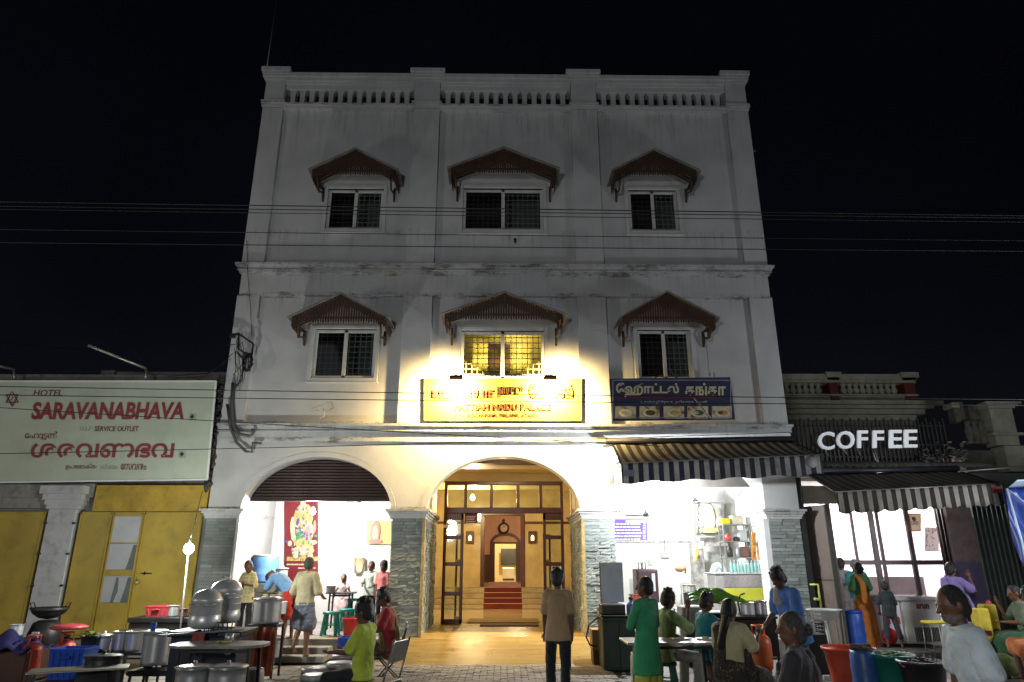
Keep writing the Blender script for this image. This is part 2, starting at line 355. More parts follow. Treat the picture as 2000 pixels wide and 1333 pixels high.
# windows
LANDING=[]
def window(x0,x1,z0,z1,lit=False,wire=True,room=True):
    y=.12
    t=MB(); w=.085
    for a,b,c,d in ((x0-w,x0,z0-w,z1+w),(x1,x1+w,z0-w,z1+w),(x0,x1,z1,z1+w),(x0,x1,z0-w,z0)): t.bev(a+.001,b-.001,y-.035,y+.1,c,d,.008)
    t.bev(x0-w-.05,x1+w+.05,y-.012,y+.06,z1+w+.001,z1+w+.05,.008)
    fr=hp('window',t,WFRAME)
    f=MB(); k=.07; xm=(x0+x1)/2
    for a,b,c,d in ((x0+.002,x0+k,z0,z1),(x1-k,x1-.002,z0,z1),(xm-k*.6,xm+k*.6,z0,z1),(x0+k,x1-k,z1-k,z1-.002),(x0+k,x1-k,z0+.002,z0+k)): f.bev(a,b,y+.05,y+.11,c,d,.006)
    f.build('sash_frame',WFRAME,fr)
    for a,b,yy in ((x0+k,xm,y+.07),(xm,x1-k,y+.09)):
        g=MB(); g.box(a,b,yy,yy+.006,z0+k,z1-k); g.build('pane',GLASS if (lit or a>x0+k+.01) else GLASSD,fr)
    g=MB(); nx=max(6,int((x1-x0)/.12)); nz=9
    for i in range(1,nx): xx=x0+(x1-x0)*i/nx; g.box(xx-.008,xx+.008,y+.135,y+.149,z0,z1)
    for i in range(1,nz): zz=z0+(z1-z0)*i/nz; g.box(x0,x1,y+.12,y+.134,zz-.008,zz+.008)
    g.build('grille',mat('grille_grey',(.42,.41,.38),.5) if not lit else mat('grille_cream',(.55,.5,.38),.5),fr)
    sl=MB(); sl.bev(x0-w-.02,x1+w+.02,y-.05,y+.05,z0-w-.035,z0-w-.001,.008); sl.build('sill',WFRAME,fr)
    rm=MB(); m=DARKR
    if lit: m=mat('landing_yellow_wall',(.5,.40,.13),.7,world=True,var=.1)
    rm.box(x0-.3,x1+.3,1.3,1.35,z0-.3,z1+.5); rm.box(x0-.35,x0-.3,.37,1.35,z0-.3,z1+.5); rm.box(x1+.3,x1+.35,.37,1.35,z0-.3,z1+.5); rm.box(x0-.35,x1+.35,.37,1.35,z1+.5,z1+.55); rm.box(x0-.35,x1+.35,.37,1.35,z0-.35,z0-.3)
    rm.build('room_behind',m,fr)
    if lit:
        d=MB(); d.box(-.38,.16,1.2,1.25,6.1,6.8); d.build('notice_panel',DWOOD,fr)
        LANDING.append(fr)
    return fr
for i,wd in enumerate(WU): window(*wd)
for i,wd in enumerate(WM): window(*wd,lit=(i==1))
# gabled hoods
SHEET=mat('hood_sheet',(.30,.27,.24),.5,.2,var=.3,grime=.4)
def hood(pl,pp,pr_,zb,yf=-.62):
    a=P(*pl,yf); p=P(*pp,yf); b=P(*pr_,yf); x0,x1=a.x,b.x; xm=(x0+x1)/2; ze=(a.z+b.z)/2; zp=p.z
    r=MB()
    for sx,xe in ((1,x0),(-1,x1)):
        dz=zp-ze; q=[(xm,zp),(xe-sx*.03,ze-.02),(xe-sx*.03,ze-.055),(xm,zp-.035)]
        r.prism(q,yf-.03,.14)
    h=r.build('window_hood',SHEET,H)
    s=MB(); dx=.055; n=int((x1-x0-.1)/dx); L=x1-x0
    zbot=ze-.17
    for k in range(n):
        x=x0+.05+dx*(k+.5); u=abs(x-xm)/(L/2); top=zp-.05-(zp-ze)*u
        if u>.72: zb_=ze-.15-(u-.72)*.45
        else: zb_=zbot+.02
        cut=(k%2)*.015
        wd=.021
        # board, pierced in the middle: two short pieces and a waist
        s.prism([(x-wd,top),(x-wd,zb_+.03+cut),(x,zb_-.01+cut),(x+wd,zb_+.03+cut),(x+wd,top)],yf+.02,yf+.035)
    for zz in (ze-.02,): s.box(x0+.05,x1-.05,yf+.04,yf+.06,zz-.02,zz+.02)
    v=s.build('valance_boards',HOODR,h); v['kind']='stuff'
    e=MB()
    for xe,sx in ((x0+.06,1),(x1-.06,-1)):
        for k in range(10):
            yy=yf+.07+k*.062; e.prism([(xe-.007,ze-.05),(xe+.007,ze-.05),(xe+.007,ze-.24-(k%2)*.02),(xe-.007,ze-.24-(k%2)*.02)],yy,yy+.045)
    for xe in (x0+.10,x1-.10): e.bar((xe,yf+.05,ze-.1),(xe,.13,ze-.1),.05)
    e.bar((xm,yf,zp-.09),(xm,.13,zp-.09),.05)
    for q in range(1,5):
        for sx,xe in ((1,x0),(-1,x1)):
            yy=yf+.12*q; e.bar((xm,yy,zp-.07),(xe+sx*.05,yy,ze-.08),.03)
    e.build('hood_frame',HOODR,h)
    for xe in (x0+.17,x1-.17):
        k=MB(); pts=[(xe,yf+.06,ze-.12),(xe,yf+.22,ze-.42),(xe,-.02+.02,zb+.16),(xe,.06,zb)]
        k.tube(pts,.024,6); k.tube([(xe,.05,ze-.12),(xe,.07,zb+.3),(xe,.07,zb-.02)],.026,6); k.tube([(xe,.0,zb+.28),(xe,-.04,zb+.13),(xe,.05,zb+.02)],.02,6); k.build('bracket',HOODR,h)
hood((605,330),(690,289),(777,330),10.06); hood((876,326),(982,287),(1091,327),10.09); hood((1197,331),(1283,291),(1366,331),10.1)
hood((565,617),(660,571),(758,618),6.40); hood((864,611),(985,569),(1105,612),6.42); hood((1211,617),(1307,568),(1403,619),6.40)

# ----- ground floor arches -----
def arch_pts(xa,xb,zs,za,n=28):
    xm=(xa+xb)/2; a=(xb-xa)/2; h=za-zs
    return [(xm-a*math.cos(PI*i/n),zs+h*math.sin(PI*i/n)) for i in range(n+1)]
AR=[(-5.45,-2.33,2.74,3.87),(-1.60,1.63,2.70,3.89),(2.36,5.5,3.55,3.9)]
edges=[-6.12,-1.98,2.0,6.22]
for i,(xa,xb,zs,za) in enumerate(AR):
    ap=arch_pts(xa,xb,zs,za); poly=[(edges[i],2.7),(xa,2.7)]+ap+[(xb,2.7),(edges[i+1],2.7),(edges[i+1],4.25),(edges[i],4.25)]
    mb=MB(); mb.prism(poly,0,.36); hp('arch_wall',mb,FAC)
    t=MB(); 
    for k in range(len(ap)-1):
        (x0,z0),(x1,z1)=ap[k],ap[k+1]; xm=(xa+xb)/2
        def off(x,z,d): 
            v=Vector((x-xm,(z-zs)*1.6)); v.normalize(); return (x+v.x*d,z+v.y*d)
        q=[(x0,z0),(x1,z1),off(x1,z1,.10),off(x0,z0,.10)]; t.prism(q,-.025,-.001)
    hp('arch_moulding',t,FAC)
# piers with ledge stone cladding
PIER=[(-6.12,-5.47,0,'l'),(-2.30,-1.63,0,'m'),(1.66,2.33,0,'m'),(5.52,6.20,0,'r')]
random.seed(5)
stm=[]
for k in range(8):
    mb=MB(); mb.bev(0,1,-.5,.5,0,1,.09); mb2=MB(); hgt=1
    mb=MB(); l=.5
    # uneven split face: unit brick x 0..1, y -1..0 (front -1), z 0..1
    rnd=lambda: random.uniform(-.2,.15)
    fz=[(0,.06),(0,.94)]; vs=[];nx=4
    for z in (.05,.5,.95):
        for i in range(nx+1): vs.append((i/nx*.985+.0075,-1+rnd()*(1 if z==.5 else .5)-.0,z))
    base=len(vs)
    for z in (.05,.5,.95):
        for i in range(nx+1): vs.append((i/nx*.985+.0075,0,z))
    fs=[]
    for j in range(2):
        for i in range(nx):
            a=j*(nx+1)+i; fs.append((a,a+1,a+nx+2,a+nx+1))
    for i in range(nx): fs.append((i,i+base,i+1+base,i+1)); a=2*(nx+1)+i; fs.append((a,a+1,a+1+base,a+base))
    for j in range(2):
        a=j*(nx+1); fs.append((a,a+nx+1,a+nx+1+base,a+base)); a=a+nx; fs.append((a,a+base,a+nx+1+base,a+nx+1))
    mb.add(vs,fs); stm.append(mb.mesh('stone',STONE))
nst=0
def clad(x0,x1,z0,z1,parent,rowh=.0646,y=0.,side=None,yy=None):
    """front cladding as single stones, side cladding joined"""
    global nst
    z=z0; J=MB()
    while z<z1-.02:
        u=0; Lr=(x1-x0) if side is None else yy[1]-yy[0]
        while u<Lr-.01:
            l=min(random.uniform(.17,.36),Lr-u)
            if Lr-u-l<.08: l=Lr-u
            dp=random.uniform(.018,.04); hh=min(rowh,z1-z)
            if side is None and nst<300:
                o=mobj('stone',random.choice(stm),parent,(x0+u,y,z)); o.scale=(l,dp,hh); nst+=1
            else:
                if side is None: J.box(x0+u+.003,x0+u+l-.003,y-dp,y,z+.003,z+hh-.003)
                else: J.box(min(side,side+dp*sgn),max(side,side+dp*sgn),yy[0]+u+.003,yy[0]+u+l-.003,z+.003,z+hh-.003)
            u+=l
        z+=rowh
    if J.v:
        o=J.build('stone_cladding',STONE,parent); o['kind']='stuff'
for x0,x1,y0,t in PIER:
    mb=MB(); mb.box(x0+.03,x1-.03,.0,.36 if t!='m' else .5,.0,2.61); pr=hp('pier',mb,mat('pier_core',(.15,.16,.15),.9))
    clad(x0+.01,x1-.01,.34,2.6,pr)
    im=MB()
    for q,a,b in ((.03,2.60,2.65),(.05,2.65,2.70),(.085,2.70,2.745),(.12,2.745,2.79)): im.box(x0-q,x1+q,-q-.02,.40,a,b)
    im.build('impost_moulding',FAC,pr)
    st=MB()
    if t=='l': st.box(x1-.02,x1+.035,-.03,.4,.0,2.6)
    if t=='r': st.box(x0-.1,x0+.02,-.02,.4,.0,2.6)
    if st.v: st.build('edge_strip',WHITE,pr)
# porch side walls, stone clad
for xs,sgn in ((-1.66,1),(1.69,-1)):
    a,b=(xs-.3,xs) if sgn>0 else (xs,xs+.3)
    mb=MB(); mb.box(a,b,.5,2.95,0,2.61); pw=hp('porch_side_wall',mb,mat('pier_core',(.15,.16,.15),.9))
    clad(0,0,.34,2.6,pw,side=xs,yy=(.0,2.8))
    im=MB()
    for q,a2,b2 in ((.03,2.60,2.65),(.05,2.65,2.70),(.085,2.70,2.745),(.12,2.745,2.79)): im.box(min(xs,xs+sgn*q),max(xs,xs+sgn*q),.37,2.80,a2,b2)
    im.build('impost_moulding',FAC,pw)
    up=MB(); up.box(min(xs,xs-sgn*.3),max(xs,xs-sgn*.3),.37,2.95,2.79,4.149); up.build('upper_porch_wall',CREAM,pw)
    ct=MB(); ct.box(min(xs,xs+sgn*.06),max(xs,xs+sgn*.06),-.045,.03,.34,2.6); ct.build('corner_strip',mat('golden_stone',(.42,.33,.16),.5,var=.35,scale=12),pw)
# porch ceiling, floor
B('porch_ceiling',CREAM,H,-1.7,1.72,.37,2.95,4.15,4.25); B('porch_beam',DWOOD,H,-1.65,1.68,2.3,2.6,P(985,906,2.3).z,4.149)
RAMPM,n_,N_,L_,b_=nodes('polished_ochre_stone'); v_=tex_coord(N_,L_,(.5,9,1)); f_=fnoise(N_,L_,v_,2.2,7,.6); f2_=fnoise(N_,L_,tex_coord(N_,L_),3,6,.7)
c_=ramp(N_,L_,f_,[(.3,(.17,.105,.03)),(.52,(.29,.205,.075)),(.75,(.38,.29,.12))]); c_=mix(N_,L_,ramp(N_,L_,f2_,[(.45,0.),(.75,.6)]),c_,(.16,.12,.07))
L_.new(c_,b_.inputs['Base Color']); L_.new(ramp(N_,L_,f2_,[(.3,.22),(.7,.5)]),b_.inputs['Roughness']); bump(N_,L_,b_,f_,.12,.004)
mb=MB(); mb.prism([(-1.30,-.02),(-.02,.34),(2.9,.342),(2.9,-.02)],-1.90,1.90,'x'); 
for v in mb.v: pass
hp('entrance_ramp',mb,RAMPM)
# ----- shop interiors (left and right) -----
def room(x0,x1,y0,y1,z0,z1,m,fl,name,dado=None):
    r=MB(); r.box(x0-.1,x1+.1,y1,y1+.1,z0,z1); o=r.build(name,m,H)
    for a,b in ((x0-.1,x0),(x1,x1+.1)):
        s=MB(); s.box(a,b,y0,y1-.001,z0,z1); s.build('side_partition',m,o)
    s=MB(); s.box(x0-.1,x1+.1,y0,y1+.1,z1+.001,z1+.1); s.build('ceiling',m,o)
    s=MB(); s.box(x0-.1,x1+.1,y0-.0,y1+.1,z0-.3,z0-.001); s.build('room_floor',fl,o)
    return o
FLOOR=mat('worn_floor_tile',(.42,.40,.36),.4,var=.2,grime=.3,world=True)
rl=room(-5.95,-1.96,.37,3.6,.34,4.05,PLAS,FLOOR,'left_shop_wall')
RROOM=room(1.99,5.9,.37,3.8,.34,4.05,PLAS,FLOOR,'right_shop_wall')
# platform and steps in front of the left shop
mb=MB(); mb.bev(-6.12,-1.92,-.32,.42,0,.338,.012); hp('shop_platform',mb,CONC)
mb=MB(); mb.bev(-4.42,-3.25,-.66,-.322,0,.225,.012); hp('step',mb,CONC)
mb=MB(); mb.bev(-4.42,-3.25,-1.0,-.662,0,.112,.012); hp('step',mb,CONC)
mb=MB(); mb.bev(1.93,6.22,-.42,.42,0,.338,.012); hp('shop_platform',mb,CONC)
# rolling shutter above the left shop: slats
SHUT=mat('brown_shutter_slat',(.045,.026,.024),.5,.3,var=.3,bs=.1)
sl=MB(); sl.prism([(-.0,0),(-.012,.012),(-.016,.03),(-.012,.05),(0,.062)],-5.62,-2.2,'x'); slm=sl.mesh('slat',SHUT)
sh=MB(); sh.bev(-5.62,-2.2,.46,.50,2.99,3.035,.005); sho=hp('rolling_shutter',sh,SHUT)
for k in range(14): mobj('slat',slm,sho,(0,.47,3.035+k*.064))
sh=MB(); sh.box(-5.7,-2.1,.50,.55,2.99,4.0); sh.build('shutter_backing',SHUT,sho)
# ----- entrance screen: wood and glass -----
YD=2.85
def X(px,py=1050,Y=YD): return P(px,py,Y).x
def Z(py,px=985,Y=YD): return P(px,py,Y).z
xl,xr=X(866),X(1101); zt=Z(941)
E=empty('entrance_screen',(0,YD,0),parent=H)
def fbar(mb,x0,x1,z0,z1,y0=-.05,y1=.06): mb.bev(x0,x1,y0,y1,z0,z1,.008)
t=MB(); zr0,zr1=Z(1000),Z(992); xi0,xi1=X(905),X(1061)
fbar(t,xl,xr,zt-.09,zt); fbar(t,xl,xr,zr0-.04,zr1,-.06,.07); fbar(t,xl,xl+.07,.345,zt-.09); fbar(t,xr-.07,xr,.345,zt-.09)
for px in (912-4,960-1,1012,1057): fbar(t,X(px)-.035,X(px)+.035,zr1,zt-.09)
fr=t.build('transom_frame',WOOD,E)
xs=[xl+.035,X(908),X(959),X(1012),X(1057),xr-.035]
for k in range(5):
    g=MB(); g.box(xs[k],xs[k+1],-.003,.003,zr1,zt-.09); g.build('transom_pane',GLASS,E)
for a,b in ((xl+.07,xi0),(xi1,xr-.07)):
    t=MB(); q=.065
    fbar(t,b-q if a<0 else a,b if a<0 else a+q,.345,zr0-.04); fbar(t,a,b,.345,.45)
    for py in (1050,1102,1160): z=Z(py); fbar(t,a,b,z-.045,z+.045,-.045,.055)
    fbar(t,a,b,zr0-.2,zr0-.04)
    t.build('side_light_frame',WOOD,E)
    g=MB(); g.box(a,b,-.003,.003,.4,zr0-.1); g.build('side_light_pane',GLASS,E)
# door leaves folded back inwards
for xe,s in ((xi0,-1),(xi1,1)):
    t=MB(); x2=xe+s*.02; x3=xe+s*.22
    def lf(p,q,z0,z1): t.bar((p[0],p[1],(z0+z1)/2),(q[0],q[1],(z0+z1)/2),.05,z1-z0)
    a=Vector((x2,.10)); b=Vector((x3,.85))
    for u in (0,.93): 
        c=a.lerp(b,u); d=a.lerp(b,u+.07); t.bar((c.x,c.y,1.4),(d.x,d.y,1.4),.045,2.05)
    for z in (.42,1.1,1.75,2.36): lf(a,b,z-.05,z+.05)
    t.build('door_leaf',WOOD,E)
# notice on the left of the screen, bell box
t=MB(); t.box(X(906),X(932),.062,.08,Z(1022),Z(1001)-.02); no=t.build('notice_board',mat('maroon_board',(.12,.02,.02),.5),E)
t=MB()
for k in range(6): t.box(X(907)+.02,X(931)-.03-.02*(k%3),.056,.061,Z(1004)-.05-k*.042-.012,Z(1004)-.05-k*.042)
t.build('notice_lettering',mat('white_print',(.75,.72,.65),.6),no)
t=MB(); t.bev(X(866)-.0,X(874),-.12,-.052,Z(1032),Z(1026),.01); t.build('door_switch_box',WHP,E)
# hallway (lobby)
LB=empty('lobby_room',(0,0,0),parent=H)
def lb(name,mb,m): return mb.build(name,m,LB)
FLM=mat('polished_marble_floor',(.48,.38,.20),.08,var=.25,scale=1.5,bs=0,world=True)
mb=MB(); mb.box(-2.6,2.6,2.92,8.2,.30,.341); lb('lobby_floor',mb,FLM)
mb=MB(); mb.box(-2.7,-2.6,2.92,9.4,.3,4.1); mb.box(2.6,2.7,2.92,9.4,.3,4.1); lb('lobby_wall',mb,MARBLE)
mb=MB(); mb.box(-2.6,-1.67,2.93,3.03,.3,4.1); mb.box(1.7,2.6,2.93,3.03,.3,4.1); lb('lobby_wall',mb,CREAM)
mb=MB(); mb.box(-2.7,2.7,2.93,9.4,4.1,4.2); lb('lobby_ceiling',mb,CREAM)
for yb in (4.6,6.4): 
    mb=MB(); mb.box(-2.6,2.6,yb,yb+.3,3.85,4.099); lb('ceiling_beam',mb,CREAM)
STEPM=mat('marble_step',(.40,.33,.2),.2,var=.25,world=True)
for k in range(4):
    mb=MB(); mb.bev(-2.599,2.599,8.2+.3*k,9.5,.342+.15*k,.342+.15*(k+1)-.001,.01); lb('lobby_step',mb,STEPM)
    mb=MB(); mb.box(-.60,.62,8.2+.3*k-.006,8.2+.3*k-.001,.343+.15*k,.342+.15*(k+1)+.006); mb.box(-.60,.62,8.2+.3*k-.006,8.2+.3*(k+1)-.01,.342+.15*(k+1)+.001,.342+.15*(k+1)+.008); lb('carpet_runner',mb,RED_CARPET)
    mb=MB(); mb.bev(-2.598,2.598,8.2+.3*k-.02,8.2+.3*k+.03,.342+.15*(k+1)-.0,.342+.15*(k+1)+.014,.004); lb('step_nosing',mb,mat('pale_nosing',(.5,.40,.26),.3,var=.1))
YW=9.4; zf=.94
dx0,dx1=P(946,1070,YW).x,P(1017,1070,YW).x; dzt=P(985,1008,YW).z
mb=MB(); mb.box(-2.6,dx0-.12,YW,YW+.15,zf,4.1); mb.box(dx1+.12,2.6,YW,YW+.15,zf,4.1); mb.box(dx0-.12,dx1+.12,YW,YW+.15,dzt+.12,4.1); lb('lobby_back_wall',mb,MARBLE)
mb=MB(); mb.box(-2.59,dx0-.14,YW-.02,YW-.001,P(930,1024,YW).z,P(930,1019,YW).z); mb.box(dx1+.14,2.59,YW-.02,YW-.001,P(930,1024,YW).z,P(930,1019,YW).z); lb('wall_border',mb,WOOD)
mb=MB(); mb.bev(dx0-.13,dx0,YW-.06,YW+.17,zf,dzt,.01); mb.bev(dx1,dx1+.13,YW-.06,YW+.17,zf,dzt,.01); mb.bev(dx0-.13,dx1+.13,YW-.06,YW+.17,dzt,dzt+.13,.01); lb('inner_door_frame',mb,WOOD)
for px in (918,1040):
    c=P(px,1050,YW-.05); o=MB(); o.bev(c.x-.14,c.x+.14,YW-.08,YW-.03,c.z-.2,c.z+.2,.01); wl=lb('wall_niche_lamp',o,DWOOD)
    o=MB(); o.prism([(c.x-.05,c.z-.1),(c.x+.05,c.z-.1),(c.x+.05,c.z+.03),(c.x,c.z+.08),(c.x-.05,c.z+.03)],YW-.1,YW-.081); o.build('lamp_glass',glow('niche_glow',(1,.8,.45),3),wl)
# room beyond
PINK=mat('pink_wall',(.55,.35,.25),.6,var=.1,world=True)
YR=16.
mb=MB(); mb.box(-2.2,-2.1,YW+.2,YR,zf,4.); mb.box(2.1,2.2,YW+.2,YR,zf,4.); mb.box(-2.2,2.2,YW+.16,YR,4.,4.1); lb('inner_hall_wall',mb,PINK)
mb=MB(); mb.box(-2.1,2.1,YW+.1,YR+6,zf-.1,zf-.001); lb('inner_hall_floor',mb,FLM)
mb=MB(); mb.box(-.55,.6,YW-.0,YR-.5,zf,zf+.006); lb('hall_carpet',mb,RED_CARPET)
ax0,ax1=P(962,1090,YR).x,P(1012,1090,YR).x; az=P(985,1060,YR).z; atop=P(985,1043,YR).z
mb=MB(); mb.box(-2.1,ax0,YR,YR+.15,zf,4.); mb.box(ax1,2.1,YR,YR+.15,zf,4.); mb.box(ax0,ax1,YR,YR+.15,az,4.); lb('inner_hall_back_wall',mb,PINK)
mb=MB(); q=arch_pts(ax0-.1,ax1+.1,az,atop+.05,14); q2=arch_pts(ax0+.02,ax1-.02,az,atop-.08,14)
for k in range(14): mb.prism([q[k],q[k+1],q2[k+1],q2[k]],YR-.08,YR-.001)
mb.box(ax0-.1,ax0+.1,YR-.08,YR-.001,zf,az); mb.box(ax1-.1,ax1+.1,YR-.08,YR-.001,zf,az); mb.box(ax0,ax1,YR-.09,YR-.001,az-.06,az+.02); mb.box(-.95,ax0-.1,YR-.03,YR-.002,zf,zf+1.1)
lb('arched_door_frame',mb,DWOOD)
c=P(984,1032,YR-.2); clk=MB(); clk.lathe([(.0,-.05),(.2,-.05),(.24,0),(.2,.03),(0,.03)],(c.x,c.y,c.z),20,axis='y'); clk.ell((c.x,c.y,c.z+.3),(.05,.04,.09)); ck=clk.build('wall_clock',DWOOD)
tag(ck,'round wooden wall clock above the arched inner doorway','clock')
clk=MB(); clk.lathe([(0,-.06),(.16,-.055),(.16,-.05)],(c.x,c.y,c.z),20,axis='y'); clk.build('clock_face',mat('clock_dial',(.7,.65,.5),.4),ck)
clk=MB(); clk.bar((c.x,c.y-.07,c.z),(c.x+.06,c.y-.07,c.z+.07),.018); clk.bar((c.x,c.y-.07,c.z),(c.x-.02,c.y-.07,c.z+.12),.012); clk.build('clock_hands',BLACKP,ck)
mb=MB(); mb.box(-2,2,YR+5,YR+5.1,zf,4.); mb.box(-2,-1.9,YR+.2,YR+5,zf,4.); mb.box(1.9,2.,YR+.2,YR+5,zf,4); mb.box(-2,2,YR+.2,YR+5,3.6,3.7); lb('far_room_wall',mb,CREAM)
c0=P(978,1105,YR+4.5); c1=P(1006,1072,YR+4.5); mb=MB(); mb.bev(c0.x,c1.x+.1,YR+4.4,YR+4.5,c0.z,c1.z,.02); tag(mb.build('television',BLACKP),'black television on the far room wall seen through the doors','television')
c0=P(982,1133,YR+3); c1=P(1004,1110,YR+3); mb=MB(); mb.bev(c0.x,c1.x,YR+2.6,YR+3,zf,c1.z,.02); o=tag(mb.build('reception_table',DWOOD),'small dark desk in the far room','table')
mb=MB(); mb.bev(c0.x-.02,c1.x+.02,YR+2.55,YR+3.02,c0.z+.06,c1.z+.02,.03); tag(mb.build('table_cloth',WHITE),'white cloth hanging over the desk in the far room','cloth')
# door mat
a=G(935,1229,.35); b=G(1050,1218,.35); mb=MB(); mb.bev(a.x,b.x,2.15,2.74,.345,.37,.008); tag(mb.build('door_mat',mat('brown_coir',(.09,.05,.03),.95,bs=1,scale=8)),'brown doormat lying before the hotel entrance','doormat')
mb=MB(); mb.bev(-.85,.9,3.1,4.3,.343,.36,.008); tag(mb.build('lobby_mat',mat('olive_mat',(.16,.10,.03),.95,bs=1)),'olive mat just inside the hotel entrance','doormat')
# ================= lettering =================
def text_mesh(body,extr=.02,bold=0.,shear=0.,name='lettering'):
    cu_=bpy.data.curves.new('t','FONT'); cu_.body=body; cu_.size=1; cu_.extrude=extr; cu_.offset=bold; cu_.shear=shear; cu_.resolution_u=3
    o=bpy.data.objects.new('t',cu_); COL.objects.link(o); dg=bpy.context.evaluated_depsgraph_get()
    me=bpy.data.meshes.new_from_object(o.evaluated_get(dg)); bpy.data.objects.remove(o); bpy.data.curves.remove(cu_); return me
def text(body,quad,m,parent,extr=.02,thick=.006,bold=0.,shear=0.,name='lettering',gap=.003):
    """lay text into the quad (lower left, lower right, upper right, upper left)"""
    me=text_mesh(body,extr,bold,shear)
    if not len(me.vertices): return None
    xs=[v.co.x for v in me.vertices]; ys=[v.co.y for v in me.vertices]; x0,x1,y0,y1=min(xs),max(xs),min(ys),max(ys)
    a,b,c,d=[Vector(q) for q in quad]; n=(b-a).cross(d-a).normalized()
    for v in me.vertices:
        u=(v.co.x-x0)/(x1-x0); w_=(v.co.y-y0)/(y1-y0); z=v.co.z/extr if extr else 0
        v.co=(a.lerp(b,u)).lerp(d.lerp(c,u),w_)+n*(gap+thick/2*(1+z))
    me.name=name; me.materials.clear(); me.materials.append(m); return mobj(name,me,parent)
def pq(x0,x1,y0,y1,Yf): # pixel rectangle on a plane Y or tilted plane function
    f=Yf if callable(Yf) else (lambda py:Yf)
    return [P(x0,y1,f(y1)),P(x1,y1,f(y1)),P(x1,y0,f(y0)),P(x0,y0,f(y0))]
def slab(name,q,t,m,parent=None,**k):
    a,b,c,d=[Vector(v) for v in q]; n=(b-a).cross(d-a).normalized()*t
    mb=MB(); mb.add([a,b,c,d,a-n,b-n,c-n,d-n],[(0,1,2,3),(7,6,5,4),(0,4,5,1),(1,5,6,2),(2,6,7,3),(3,7,4,0)]); return tag(mb.build(name,m,parent),**k)
def rect_frame(name,q,w,t,m,parent):
    a,b,c,d=[Vector(v) for v in q]; n=(b-a).cross(d-a).normalized()*.006; mb=MB()
    for p,r in ((a,b),(b,c),(c,d),(d,a)): mb.bar(p+n,r+n,w,t,up=n)
    return mb.build(name,m,parent)
def disc(name,c,r,m,parent,n=20,t=.006,sx=1):
    mb=MB(); mb.lathe([(0,-t),(r,-t),(r,0),(0,0)],(0,0,0),n,axis='y',smooth=False); o=mb.build(name,m,parent,c); o.scale=(sx,1,1); return o

# ---- big hotel hoarding on the left ----
ty=lambda py:-.60+(py-745)/192*.22
SG=mat('hoarding_vinyl',(.42,.47,.38),.55,var=.10,grime=.12,scale=1.2,bs=.1)
board=slab('hoarding',[P(-190,945,ty(938)),P(405,937,ty(937)),P(422,745,ty(745)),P(-200,745,ty(745))],.05,SG,label='large pale green hotel hoarding with red lettering above the yellow doors',cat='signboard')
rect_frame('edge_frame',[P(-190,945,ty(938)),P(405,937,ty(937)),P(422,745,ty(745)),P(-200,745,ty(745))],.03,.03,WHITE,board)
REDT=mat('red_print',(.20,.018,.022),.5,var=.15); MAR=mat('maroon_print',(.14,.035,.03),.5,var=.1); PALE=mat('pale_outline_print',(.42,.40,.36),.5,var=.05); DKG=mat('dark_green_print',(.02,.05,.02),.5); PGR=mat('pale_green_print',(.26,.34,.24),.5)
def T(body,x0,x1,y0,y1,m,Yf=ty,**k): return text(body,pq(x0,x1,y0,y1,Yf),m,board,**k)
T('HOTEL',65,122,762,774,MAR,shear=.25,bold=.012)
o=T('SARAVANABHAVA',60,361,784.5,821.5,PALE,shear=.22,bold=.055,gap=.002,thick=.002); T('SARAVANABHAVA',62,359,786,820,REDT,shear=.22,bold=.035,gap=.012,thick=.003)
T('SELF',155,180,834,842,PGR,shear=.2); T('SERVICE OUTLET',185,272,833,843,MAR,shear=.2,bold=.015)
T('ഹേ',48,48.1,0,1,MAR) if False else None
T('ഫോട്ടൽ'.replace('ഫോ','േഹാ').replace('ട്ട','ട'),49,112,843,857,MAR,shear=.15,bold=.012)
T('ട',80,92,855,860,MAR,shear=.15,bold=.012)
T('ശരവണഭവ',61,342,866,895,REDT,shear=.12,bold=.022,gap=.012,thick=.003)
T('ഉപേഭാക്ത',128,189,906,918,MAR,shear=.15,bold=.01); T('സ്വയം',196,230,906,917,PGR,shear=.15); T('േസവനം',236,286,906,918,MAR,shear=.15,bold=.01)
T('Jai Saravanabhava',12,55,756,759,MAR,shear=.2) if False else None
for cx,cy in ((376,815),(356,888)):
    rect_frame('veg_mark_frame',pq(cx-6,cx+6,cy-6,cy+6,ty(cy)),.012,.008,PGR,board)
    c=P(cx,cy,ty(cy)); disc('veg_mark_dot',(c.x,c.y-.02,c.z),.038,DKG,board)
mb=MB()
for s in (1,-1):
    pts=[]
    for k in range(3):
        a=R(90*s+120*k); c=P(24.5+13.5*math.cos(a),779-15*math.sin(a),ty(779)); pts.append(Vector((c.x,c.y-.012,c.z)))
    for k in range(3): mb.bar(pts[k],pts[(k+1)%3],.02,.008,up=(0,1,0))
c=P(24.5,779,ty(779)); mb.bar((c.x-.012,c.y-.012,c.z-.045),(c.x+.012,c.y-.012,c.z+.045),.012,.008,up=(0,1,0)); mb.build('star_emblem',MAR,board)
# plaster crumbling edge beside the hoarding
B('hoarding_bracket',IRON,board,P(395,930,-.3).x,P(405,930,-.3).x,-.36,-.05,P(400,936,-.3).z,P(400,930,-.3).z)
